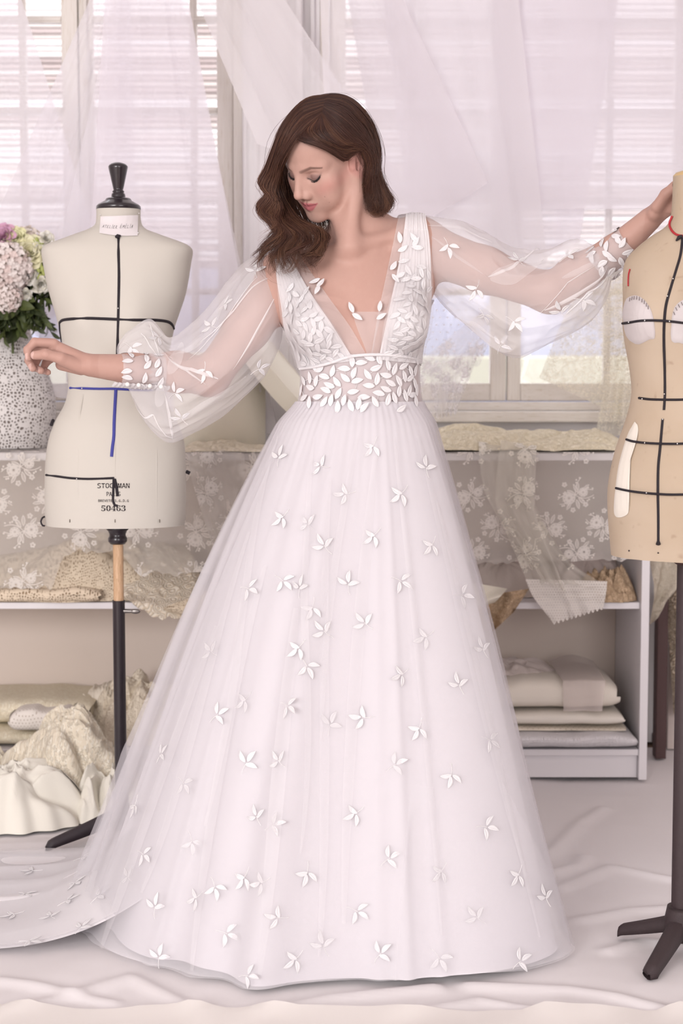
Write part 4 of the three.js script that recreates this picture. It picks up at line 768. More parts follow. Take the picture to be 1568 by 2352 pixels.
{ // ---------------------------------------------------------------- skirt: satin lining, two layers of tulle, a train to the left
  const sk = new THREE.Group(); sk.name = 'skirt'; person.add(sk);
  // footprint of the hem on the floor, angle from her left (x) towards us (z)
  const foot = [[0, 0.505], [20, 0.545], [40, 0.605], [52, 0.585], [70, 0.52], [90, 0.495], [115, 0.51], [140, 0.56], [160, 0.55], [180, 0.54], [215, 0.56], [270, 0.56], [320, 0.53], [360, 0.50]];
  const fr = curve(foot), HC = V(-0.038, 0, -0.055), WC = P(826, 922, 0), wy0 = WC.y;
  const rr = rng(9); const folds = [...Array(30)].map(() => ({ a: rr() * TAU, w: 0.10 + 0.16 * rr(), h: 0.5 + rr() })).concat([...Array(16)].map(() => ({ a: rr() * TAU, w: 0.04 + 0.05 * rr(), h: 0.15 + 0.2 * rr() })));
  const pleat = (th, t, seed) => { let s = 0; for (const f of folds) { let d = th - f.a; d = Math.abs(d - Math.round(d / TAU) * TAU); if (d < f.w * 2) s += f.h * Math.exp(-((d / f.w) ** 2) * 3.5); } return s - 1.0; };
  const layer = (k, off, amp, seed, hem = 0.008) => (u, t) => {
    const th = u * TAU, deg = u * 360, c = Math.cos(th), s = Math.sin(th);
    const R = fr(deg) * (1 - off(deg)), wa = 0.131 + k * 0.0006 + 0.013 * smoothstep(t, 0, 0.045), wb = 0.099 + k * 0.0006 + 0.011 * smoothstep(t, 0, 0.045);
    const grow = Math.pow(t, 0.96) + 0.05 * Math.sin(t * Math.PI) * (1 - t);
    const rx = lerp(wa, R, grow), rz = lerp(wb, R, grow), p = amp * pleat(th, t, seed) * Math.pow(t, 0.75) * 0.02 + 0.002 * t * noise3(u * 30 + seed * 9, t * 1.6, seed) + (k > 1 ? 0.006 * smoothstep(t, 0.05, 0.4) * Math.pow(ridge(u * 20 + seed * 5 + 0.5 * noise3(u * 8, t * 1.2, seed), t * 0.7, seed), 12) : 0) + 0.0008 * Math.sin(u * TAU * 70 + seed) * (1 - t) ** 8;
    const y = lerp(wy0, hem, t) + 0.012 * smoothstep(t, 0.9, 1) * noise3(u * 18, seed * 3) * (s > -0.2 ? 1 : 0.2);
    return V(lerp(WC.x, HC.x, grow) + (rx + p) * c, Math.max(y, hem), lerp(WC.z, HC.z, grow) + (rz + p) * s);
  };
  const left = (d) => Math.exp(-(((d - 185) / 55) ** 2)), right = (d) => Math.exp(-((Math.min(d, 360 - d) / 40) ** 2));
  const lining = layer(0, (d) => 0.026 + 0.11 * left(d) + 0.07 * right(d), 1.0, 0.0, 0.006), mid2 = layer(4, (d) => 0.008 + 0.02 * left(d) + 0.01 * right(d), 1.0, 0.8), outer = layer(6, () => 0, 1.0, 1.3);
  const mk = (S, name, m, nu = 760, nv = 90) => mesh(name, sheet(nu, nv, (u, v) => S(u >= 1 ? 0 : u, v), { closeU: true, uv: (u, v) => [u * 3, v * 1.1] }), m, sk);
  mk(lining, 'lining', M.satin);
  mk(mid2, 'tulle_layer', tulle(0.42)); mk(outer, 'tulle_layer', tulle(0.30));
  // long soft folds where the outer tulle doubles over itself
  const foldM = tulle(0.17, [0.87, 0.84, 0.86]);
  const folds2 = '640,1000,560,1400,470,1900,10 722,1000,704,1500,690,1960,7 575,1220,440,1700,330,2050,12 760,1100,746,1700,735,2200,9 860,1050,822,1500,790,2120,12 500,1440,330,1900,232,2180,16 610,1300,520,1700,445,2225,12 958,1000,1080,1500,1200,2000,14 905,1000,960,1500,1010,2150,8 680,1400,640,1800,600,2240,14 1000,1150,1110,1600,1240,2150,10 820,1000,770,1300,735,1700,7'.split(' ').map((s) => s.split(',').map(Number));
  for (const [ax, ay, bx, by, cx2, cy2, wmm] of folds2) {
    const uv = [[ax, ay], [bx, by], [cx2, cy2]].map(([x, y]) => globalThis.__under(outer, x, y, 200, 140, 0.5)), n = 60;
    mesh('tulle_fold', sheet(7, n + 1, (b, t) => { const q = 1 - t, u = uv[0][0] * q * (q - t) + uv[1][0] * 4 * q * t + uv[2][0] * t * (t - q), v = uv[0][1] * q * (q - t) + uv[1][1] * 4 * q * t + uv[2][1] * t * (t - q); const p = outer(u, clamp(v, 0, 1)), r0 = Math.hypot(p.x - HC.x, p.z - HC.z), w = wmm / 480 * Math.sin(Math.PI * (0.06 + 0.9 * t)) ** 0.6 * (b - 0.5), th = u * TAU; return V(p.x - w * Math.sin(th) + (0.003 + 0.0015 * Math.sin(Math.PI * b)) * Math.cos(th), p.y, p.z + w * Math.cos(th) + (0.003 + 0.0015 * Math.sin(Math.PI * b)) * Math.sin(th)); }), foldM, sk);
  }
  const list = '640,1052 858,1025 738,1068 978,1075 795,1138 922,1135 648,1190 706,1205 745,1255 860,1230 992,1255 650,1330 690,1355 715,1395 800,1345 920,1335 1063,1365 840,1435 745,1455 980,1460 685,1490 705,1525 1113,1495 920,1550 1052,1575 560,1610 500,1640 660,1625 757,1665 833,1650 962,1675 1125,1700 1165,1615 370,1735 415,1800 565,1755 640,1750 910,1755 1035,1780 590,1880 628,1900 815,1865 1112,1900 440,1930 330,1960 895,1975 1020,2005 490,2035 560,2010 600,2030 705,2005 1192,2010 285,2015 355,2085 450,2060 640,2110 520,2140 815,2090 1098,2110 365,2210 570,2240 740,2175 680,2200 875,2195 1013,2200 1190,2215 310,1850 480,1500 570,1350 1250,2060'.split(' ').map((s) => s.split(',').map(Number));
  list.forEach(([x, y], i) => { const [u, v] = globalThis.__under(outer, x, y, 240, 160, 0.5); const on = i % 3 === 1 ? mid2 : outer; globalThis.__sprig((a, b) => on((a + 1) % 1, Math.min(b, 1)), u, Math.min(v, 0.985), hash3(i, 7, 1) * 360, 0.0255 + 0.003 * hash3(i, 2, 2), sk); });
  // ---- train: lies on the floor to the left, rising into the back of the skirt
  const tr = new THREE.Group(); tr.name = 'train'; person.add(tr);
  const train = (k) => (u, v) => {            // u: front edge to back edge, v: from the skirt outwards
    const z = lerp(lerp(0.23, 0.34, v), lerp(-0.36, -0.37, v), u) , x0 = -0.33 - 0.06 * Math.sin(u * Math.PI), x = lerp(x0, -1.36, Math.pow(v, 0.9));
    const rise = 0.25 * Math.pow(Math.max(0, 1 - v * 3.1), 2.6) * (0.55 + 0.45 * Math.sin(u * Math.PI));
    const fold = 0.014 * Math.pow(Math.max(0, ridge(u * 5.5 + 0.6 * v, v * 1.3, 2.2 + k) - 0.45), 1.2) * smoothstep(v, 0.03, 0.3) + 0.010 * (0.5 + 0.5 * noise3(u * 9 + k, v * 6, 3.3));
    return V(x, 0.006 + k * 0.005 + rise + fold * (1 - 0.4 * k / 3), z);
  };
  for (let k = 0; k < 2; k++) mesh(k ? 'tulle_layer' : 'lining', sheet(110, 130, train(k), { uv: (u, v) => [u * 0.7, v * 1.0] }), k ? tulle(0.5, [0.88, 0.85, 0.87]) : std({ color: rgb(0.87, 0.84, 0.86), roughness: 0.7 }), tr);
  const T2 = train(1);
  '190,1970 75,2000 175,2030 60,2055 155,2070 30,2100 115,2105 190,2145 70,2170 230,2060'.split(' ').map((s) => s.split(',').map(Number)).forEach(([x, y], i) => { const [u, v] = globalThis.__under(T2, x, y, 160, 160, 1); globalThis.__sprig(T2, u, v, hash3(i, 3, 9) * 360, 0.029, tr); });
}
// ---------------------------------------------------------------- cloth and lace
function voronoi(n, seed, jit = 0.9) {       // tileable: returns (u, v) => [F1, F2, id]
  const pts = []; for (let j = 0; j < n; j++) for (let i = 0; i < n; i++) pts.push([(i + 0.5 + jit * (hash3(i, j, seed) - 0.5)), (j + 0.5 + jit * (hash3(j, i, seed + 7) - 0.5))]);
  return (u, v) => { const x = u * n, y = v * n, ci = Math.floor(x), cj = Math.floor(y); let a = 9, b = 9, id = 0; for (let dj = -1; dj <= 1; dj++) for (let di = -1; di <= 1; di++) { const i = (ci + di + n) % n, j = (cj + dj + n) % n, p = pts[j * n + i], px = p[0] + (ci + di - i), py = p[1] + (cj + dj - j), d = Math.hypot(px - x, py - y); if (d < a) { b = a; a = d; id = j * n + i; } else if (d < b) b = d; } return [a, b, id]; };
}
// floral lace: white on black is thread on gap, net between the motifs
function drawRose(g, x, y, r) {
  g.lineWidth = r * 0.16;
  for (let k = 0; k < 9; k++) { const a = k / 9 * TAU; g.beginPath(); g.ellipse(x + Math.cos(a) * r * 0.72, y + Math.sin(a) * r * 0.72, r * 0.36, r * 0.26, a + 1.57, 0, TAU); g.fillStyle = 'rgba(255,255,255,0.34)'; g.fill(); g.strokeStyle = '#fff'; g.stroke(); for (let q = -1; q <= 1; q++) { g.beginPath(); g.moveTo(x + Math.cos(a + q * 0.12) * r * 0.5, y + Math.sin(a + q * 0.12) * r * 0.5); g.lineTo(x + Math.cos(a + q * 0.2) * r * 0.95, y + Math.sin(a + q * 0.2) * r * 0.95); g.lineWidth = r * 0.05; g.stroke(); } g.lineWidth = r * 0.13; g.beginPath(); g.arc(x + Math.cos(a + 0.35) * r * 1.1, y + Math.sin(a + 0.35) * r * 1.1, r * 0.07, 0, TAU); g.fillStyle = '#fff'; g.fill(); }
  for (const q of [0.55, 0.36]) { g.beginPath(); g.arc(x, y, r * q, 0, TAU); g.fillStyle = 'rgba(255,255,255,0.5)'; g.fill(); g.stroke(); }
  g.beginPath(); g.arc(x, y, r * 0.14, 0, TAU); g.fillStyle = '#333'; g.fill();
}
function drawLeaf(g, x, y, a, L, w) { g.save(); g.translate(x, y); g.rotate(a); g.beginPath(); g.moveTo(0, 0); g.quadraticCurveTo(L * 0.5, -w, L, 0); g.quadraticCurveTo(L * 0.5, w, 0, 0); g.fillStyle = 'rgba(255,255,255,0.5)'; g.fill(); g.lineWidth = L * 0.075; g.strokeStyle = '#fff'; g.stroke(); g.beginPath(); g.moveTo(L * 0.15, 0); g.lineTo(L * 0.85, 0); g.strokeStyle = '#444'; g.lineWidth = L * 0.05; g.stroke(); g.strokeStyle = '#fff'; g.lineWidth = L * 0.03; for (let q = 0.25; q < 0.85; q += 0.15) { g.beginPath(); g.moveTo(L * q, 0); g.lineTo(L * (q + 0.1), w * 0.4); g.moveTo(L * q, 0); g.lineTo(L * (q + 0.1), -w * 0.4); g.stroke(); } g.restore(); }
function drawSpray(g, x, y, s, rot) {
  g.save(); g.translate(x, y); g.rotate(rot);
  g.strokeStyle = '#fff'; g.lineWidth = s * 0.022; g.lineCap = 'round';
  for (const [a, b] of [[-0.9, 0.4], [0.4, -0.6], [1.9, 0.5], [3.2, -0.5], [4.4, 0.4]]) { g.beginPath(); g.moveTo(0, 0); g.quadraticCurveTo(Math.cos(a) * s * 0.3, Math.sin(a) * s * 0.3, Math.cos(a + b) * s * 0.5, Math.sin(a + b) * s * 0.5); g.stroke(); for (let k = 0; k < 4; k++) { const t = 0.28 + 0.07 * k; g.beginPath(); g.arc(Math.cos(a + b * (k / 4)) * s * t + (k % 2 ? 6 : -6) * s / 300, Math.sin(a + b * (k / 4)) * s * t, s * 0.026, 0, TAU); g.fillStyle = '#fff'; g.fill(); } }
  drawRose(g, -s * 0.16, s * 0.12, s * 0.17); drawRose(g, s * 0.19, -s * 0.12, s * 0.125);
  for (const [lx, ly, a, L] of [[0.02, -0.1, -1.7, 0.26], [0.05, -0.08, -2.3, 0.24], [-0.02, -0.02, -2.9, 0.24], [0.1, 0.06, 0.5, 0.26], [0.06, 0.12, 1.1, 0.26], [-0.08, 0.24, 1.9, 0.22], [0.18, -0.2, -0.9, 0.2]]) drawLeaf(g, lx * s, ly * s, a, L * s, L * s * 0.34);
  for (const [fx, fy] of [[0.33, 0.2], [-0.36, -0.22], [0.02, 0.42]]) { for (let k = 0; k < 5; k++) { g.beginPath(); g.arc(fx * s + Math.cos(k * 1.257) * s * 0.045, fy * s + Math.sin(k * 1.257) * s * 0.045, s * 0.032, 0, TAU); g.fillStyle = 'rgba(255,255,255,0.9)'; g.fill(); } g.beginPath(); g.arc(fx * s, fy * s, s * 0.018, 0, TAU); g.fillStyle = '#222'; g.fill(); }
  g.restore();
}
const LT = {};
LT.rose = canvasTex(1024, 1024, (g, w, h) => { g.fillStyle = 'rgb(92,92,92)'; g.fillRect(0, 0, w, h); for (const [x, y, r] of [[230, 220, 0.2], [740, 200, 2.9], [500, 520, 1.1], [1000, 540, 4.0], [250, 790, 3.6], [760, 800, 5.5]]) for (const ox of [-1024, 0, 1024]) for (const oy of [-1024, 0, 1024]) drawSpray(g, x + ox, y + oy, 350, r); }, { srgb: false });
const wormV = voronoi(26, 5), wormW = voronoi(13, 21);
LT.guipure = dataTex(512, 512, (u, v) => { const a = wormV(u, v), b = wormW(u, v), rings = Math.abs(Math.sin(b[0] * 13 + (b[2] % 7))); return clamp(0.30 + 0.5 * smoothstep(rings, 0.3, 0.75) + 0.35 * (1 - smoothstep(a[1] - a[0], 0.03, 0.16)), 0, 1); });
LT.scroll = canvasTex(1024, 1024, (g, w, h) => {          // vermicelli lace: short curling cords
  g.fillStyle = 'rgb(104,104,104)'; g.fillRect(0, 0, w, h); const r = rng(8); g.lineCap = 'round';
  for (let k = 0; k < 1500; k++) { const x = r() * w, y = r() * h, a = r() * TAU, R = 9 + 17 * r(), sp = 1.6 + 3.4 * r(), sg = r() < 0.5 ? -1 : 1, c = 185 + Math.floor(70 * r()); g.strokeStyle = 'rgb(' + c + ',' + c + ',' + c + ')'; g.lineWidth = 3.5 + 3 * r(); for (const ox of [-w, 0, w]) for (const oy of [-h, 0, h]) { if (x + ox < -60 || x + ox > w + 60 || y + oy < -60 || y + oy > h + 60) continue; g.beginPath(); for (let q = 0; q <= 12; q++) { const t = q / 12, rr = R * (1 - 0.65 * t), an = a + sg * sp * t; const px = x + ox + Math.cos(an) * rr, py = y + oy + Math.sin(an) * rr; q ? g.lineTo(px, py) : g.moveTo(px, py); } g.stroke(); } }
}, { srgb: false });
const crV = voronoi(44, 3, 0.75);
LT.crochet = dataTex(512, 512, (u, v) => { const a = crV(u, v); return 1 - smoothstep(a[1] - a[0], 0.40, 0.75) * 0.9; });
const rsV = voronoi(9, 11, 0.7);
LT.rosette = dataTex(512, 512, (u, v) => { const a = rsV(u, v), b = rsV(u + 0.0015, v), ang = a[0] * 24 + a[2] * 1.3 + 3 * Math.sin((u + v) * 40 + a[2]); return 0.5 + 0.4 * Math.sin(ang) + 0.15 * noise3(u * 90, v * 90, 2) - 0.3 * (1 - smoothstep(a[1] - a[0], 0.0, 0.12)); });
LT.eyelet = dataTex(256, 256, (u, v) => { const x = u * 8, y = v * 8, r = Math.hypot((x + 0.5 * (Math.floor(y) % 2)) % 1 - 0.5, y % 1 - 0.5); return smoothstep(r, 0.10, 0.19); });
LT.weave = dataTex(256, 256, (u, v, i, j) => 0.5 + 0.22 * Math.sin(i * TAU / 4) * Math.sin(j * TAU / 4) + 0.3 * fbm(i / 3, j / 5, 6, 3));
LT.plush = dataTex(256, 256, (u, v, i, j) => 0.5 + 0.5 * fbm(i / 4, j / 4, 8, 4));
const rep = (t, r) => { const c = t.clone(); c.repeat.set(r, r); c.needsUpdate = true; return c; };
const cloth = (c, tex, r, bump, extra = {}) => std({ color: rgb(...c), roughness: 0.88, bumpMap: tex ? rep(tex, r) : null, bumpScale: bump || 0, ...extra });
const laceM = (c, tex, r, extra = {}) => phys({ color: rgb(...c), transparent: true, alphaMap: rep(tex, r), roughness: 0.85, transmission: 0.2, thickness: 0, specularIntensity: 0.3, bumpMap: rep(tex, r), bumpScale: 0.0006, ...extra });
// colour of gaps under raised thread, for heaped lace
const tint = (tex, lo, hi) => { const im = tex.image, { width, height } = im, data = im.getContext ? im.getContext('2d').getImageData(0, 0, width, height).data : im.data, d = new Uint8Array(data.length); for (let i = 0; i < data.length; i += 4) { const t = data[i] / 255; for (let c = 0; c < 3; c++) d[i + c] = lerp(lo[c], hi[c], t); d[i + 3] = 255; } const n = new THREE.DataTexture(d, width, height); n.colorSpace = THREE.SRGBColorSpace; n.wrapS = n.wrapT = THREE.RepeatWrapping; n.magFilter = THREE.LinearFilter; n.needsUpdate = true; return n; };
// ---------------------------------------------------------------- the low white shelf unit
const CF = -1.07, CB = -1.47, CPX = pxm(CF), cx = (px) => (px - W / 2) / CPX, cy = (py) => at(784, py, CF).y;
const CAB = { x0: cx(-420), x1: cx(1497), top: cy(1041), mid: cy(1386), low: cy(1722) };
{
  const t = thing('shelf_unit', 'long low white shelf unit under the windows with lace hanging over its front', 'shelf unit', [0, 0, 0]);
  const th = 0.0205, d = CF - CB, zc = (CF + CB) / 2, w = CAB.x1 - CAB.x0, xc = (CAB.x0 + CAB.x1) / 2;
  mesh('top_board', box(w, th, d, xc, CAB.top - th / 2, zc, 0.002), M.whiteBoard, t);
  const side = (x, wd) => mesh('side_panel', box(wd, CAB.top - th, d, x, (CAB.top - th) / 2 + 0.004, zc, 0.002), M.whiteBoard, t);
  side(CAB.x1 - 0.012, 0.023); side(CAB.x0 + 0.012, 0.023); side(-0.05, 0.023);
  for (const [a, b] of [[CAB.x0 + 0.024, -0.0625], [-0.0375, CAB.x1 - 0.024]]) {
    mesh('shelf', box(b - a, 0.0185, d - 0.02, (a + b) / 2, CAB.mid - 0.00925, zc - 0.008, 0.002), M.whiteBoard, t);
    mesh('bottom_board', box(b - a, 0.0185, d - 0.01, (a + b) / 2, CAB.low - 0.00925, zc, 0.002), M.whiteBoard, t);
    mesh('kick_board', box(b - a, CAB.low - 0.026, 0.018, (a + b) / 2, (CAB.low - 0.026) / 2 + 0.006, CF - 0.03, 0.002), M.whiteBoard, t);
    mesh('back_panel', box(b - a, CAB.top - 0.03, 0.006, (a + b) / 2, CAB.top / 2, CB + 0.004, 0.001), std({ color: rgb(0.74, 0.635, 0.56), roughness: 0.7 }), t);
  }
}
// dark timber post beside the unit, and the pale board behind it
{
  const t = thing('timber_post', 'dark brown timber post standing beside the right end of the shelf unit', 'post', [0, 0, 0]);
  mesh('post', box(0.032, 1.0, 0.05, at(1517, 1500, -1.36).x, 0.5, -1.36, 0.003), M.darkWood, t);
  const p = thing('leaning_board', 'pale beige board leaning on the wall behind the dark timber post', 'board', [0, 0, 0]);
  mesh('board', box(0.5, 1.1, 0.018, at(1534, 1500, -1.47).x + 0.25, 0.55, -1.47, 0.003), std({ color: rgb(0.66, 0.57, 0.53), roughness: 0.8 }), p);
}
// ---- white canvas drop cloth over the floor
{
  const creases = [[[1385, 1852], [1330, 1888], [1275, 1945], [1255, 1960]], [[1340, 1965], [1330, 1985], [1270, 2000]], [[0, 2330], [300, 2240], [480, 2330]], [[560, 2330], [760, 2285], [1000, 2260]], [[1080, 2255], [1300, 2265], [1568, 2320]], [[1330, 2110], [1450, 2090], [1568, 2085]], [[1400, 2180], [1480, 2160], [1568, 2170]], [[0, 1990], [90, 1985], [160, 1960]], [[1290, 2035], [1400, 1990], [1540, 2020]], [[900, 2330], [1100, 2290], [1300, 2330]], [[0, 2250], [120, 2270], [260, 2300]]].map((c) => c.map(([x, y]) => floorAt(x, y)));
  const segD = (x, z, a, b) => { const dx = b.x - a.x, dz = b.z - a.z, t = clamp(((x - a.x) * dx + (z - a.z) * dz) / (dx * dx + dz * dz), 0, 1); return Math.hypot(x - a.x - dx * t, z - a.z - dz * t); };
  globalThis.__ground = (x, z) => {
    let h = 0.0045 * fbm(x * 3 + 3, z * 5, 1.5, 4) + 0.006 * Math.max(0, ridge(x * 1.1 + 4, z * 2.3 + 0.4 * x, 7.7) - 0.75) * 4;
    for (const c of creases) { let d = 1; for (let k = 0; k < c.length - 1; k++) d = Math.min(d, segD(x, z, c[k], c[k + 1])); h += 0.009 * Math.exp(-((d / 0.018) ** 2)) - 0.002 * Math.exp(-((d / 0.06) ** 2)); }
    return clamp(h - 0.002, -0.006, 0.02);
  };
  const g = sheet(360, 300, (u, v) => { const x = lerp(-2.3, 2.3, u), z = lerp(1.9, -1.50, v); return V(x, globalThis.__ground(x, z) - 0.0045, z); }, { uv: (u, v, p) => [p.x, p.z] });
  const t = mesh('drop_cloth', g, cloth([0.83, 0.785, 0.79], LT.weave, 40, 0.0003)); tag(t, 'creased white canvas drop cloth spread over the whole floor', 'drop cloth');
  const g2 = sheet(200, 40, (u, v) => { const x = lerp(-2.2, 2.2, u), e = 0.54 + 0.012 * noise3(x * 7, 3) + 0.006 * noise3(x * 25, 5) , z = lerp(e, 1.7, v); return V(x, globalThis.__ground(x, z) + 0.002 + 0.008 * Math.exp(-v * 30) * (0.6 + 0.6 * noise3(x * 11, 8)), z); }, { uv: (u, v, p) => [p.x, p.z] });
  const t2 = mesh('floor_cloth', g2, cloth([0.86, 0.81, 0.775], LT.weave, 40, 0.0003)); tag(t2, 'cream cloth with a frayed wavy edge laid along the front of the white drop cloth', 'floor cloth');
}
// ---------------------------------------------------------------- the two dress forms
const blackLacquer = phys({ color: rgb(0.018, 0.012, 0.017), roughness: 0.28, clearcoat: 0.5, clearcoatRoughness: 0.15 });
const blackIron = std({ color: rgb(0.028, 0.018, 0.024), roughness: 0.5, bumpMap: rep(grainTex, 6), bumpScale: 0.0004 });
const woodTex = dataTex(256, 256, (u, v, i, j) => { const n = fbm(i / 6, j / 60, 3, 4), s = Math.sin(i * 0.35 + n * 9); return [0.62 + 0.12 * n + 0.04 * s, 0.40 + 0.10 * n + 0.035 * s, 0.24 + 0.08 * n + 0.03 * s]; }, { srgb: false });
const tapeM = std({ color: rgb(0.016, 0.011, 0.016), roughness: 0.75 });
const pinM = std({ color: rgb(0.85, 0.85, 0.85), metalness: 0.7, roughness: 0.25 });
function formField(rows, bust) {             // rows: [y, half width, front depth, back depth, exponent, centre x]
  const f = curve(rows.map((r) => [-r[0], ...r.slice(1)])), yTop = rows[0][0], yBot = rows[rows.length - 1][0];
  const prof = (y) => f(-clamp(y, yBot, yTop));
  const front = (x, y) => bust.reduce((s, b) => s + b.h * Math.exp(-(((x - b.x) / b.s) ** 2) - (((y - b.y) / (y > b.y ? b.u : b.d)) ** 2)), 0);
  const F = (x, y, z) => {
    const [a, df, db, n, cx] = prof(y), dx = x - cx, d = z > 0 ? df + front(x, y) : db, q = Math.pow(Math.pow(Math.abs(dx) / a, n) + Math.pow(Math.abs(z) / d, n), 1 / n);
    let r = (q - 1) * Math.min(a, d) * 0.8; if (y > yTop) r = Math.max(r, y - yTop); if (y < yBot) r = Math.max(r, yBot - y); return r;
  };
  const pt = (th, y) => { const [a, df, db, n, cx] = prof(y), c = Math.cos(th), s = Math.sin(th), e = 2 / n, x = a * Math.sign(c) * Math.pow(Math.abs(c), e); const d = s > 0 ? df + front(x + cx, y) : db; return V(cx + x, y, d * Math.sign(s) * Math.pow(Math.abs(s), e)); };
  return { F, pt, yTop, yBot, prof };
}
function torsoMesh(ff, rowsN = 150, seg = 120) {
  const ys = []; for (let k = 0; k <= rowsN; k++) ys.push(lerp(ff.yBot, ff.yTop, k / rowsN));
  const body = sheet(seg + 1, rowsN + 1, (u, v, i, j) => ff.pt(-u * TAU, ys[j]), { closeU: true, uv: (u, v) => [u * 0.9, v * 0.75] });
  const cap = (y, s) => sheet(seg + 1, 6, (u, v) => { const p = ff.pt(u * TAU * s, y), c = ff.prof(y)[4]; return V(lerp(c, p.x, 1 - v), y + s * 0.004 * Math.sin(v * 1.5), p.z * (1 - v)); }, { uv: (u, v, p) => [p.x, p.z] });
  return [body, cap(ff.yBot, -1), cap(ff.yTop, 1)];
}
function ribbon(pts, wid, thick, F, n = 40) {          // flat tape hugging a form
  const c = spline(pts, n);
  return sheet(5, n + 1, (u, v, i, j) => { const p = c[j], T = c[Math.min(j + 1, n)].clone().sub(c[Math.max(j - 1, 0)]).normalize(), N = gradN(F, p), B = N.clone().cross(T).normalize(), b = (u - 0.5) * wid; return p.clone().addScaledVector(B, b).addScaledVector(N, thick * (1 - Math.pow(Math.abs(u - 0.5) * 2, 3)) - 0.0005); });
}
function lettering(wpx, hpx, draw) { return canvasTex(wpx, hpx, draw, { wrap: false }); }
// a sheet of cloth or print lying on the form between four photograph corners
const patchOn = (surf, x0, x1, y0, y1, n = 24) => sheet(n, n, (u, v) => surf(lerp(x0, x1, u), lerp(y0, y1, v)), { uv: (u, v) => [u, 1 - v] });
const legGeo = (top, foot, w0, h0, w1, h1) => { // cast leg: a tapered beam that turns down into a foot
  const dir = V(foot.x - top.x, 0, foot.z - top.z), L = dir.length(); dir.normalize(); const sd = V(-dir.z, 0, dir.x);
  const prof = [[0, 0], [0.35, -0.06], [0.8, -0.2], [0.93, -0.28], [1.0, -0.5]];
  return sheet(9, 22, (u, v) => {
    const t = v, yMid = lerp(top.y, foot.y + h1 * 1.1, Math.pow(t, 0.9)), w = lerp(w0, w1, t), h = lerp(h0, h1, t), a = u * TAU;
    const c = Math.sign(Math.cos(a)) * Math.pow(Math.abs(Math.cos(a)), 0.5), s = Math.sign(Math.sin(a)) * Math.pow(Math.abs(Math.sin(a)), 0.5);
    const end = v > 0.999 ? 0.2 : 1, y = yMid + h * s * end, drop = t > 0.9 ? (t - 0.9) / 0.1 : 0;
    return V(top.x + dir.x * L * t, s < 0 ? lerp(y, foot.y, drop) : y - drop * h * 0.4, top.z + dir.z * L * t).addScaledVector(sd, w * c * (s > 0 ? 0.7 : 1) * end);
  }, { closeU: true });
};
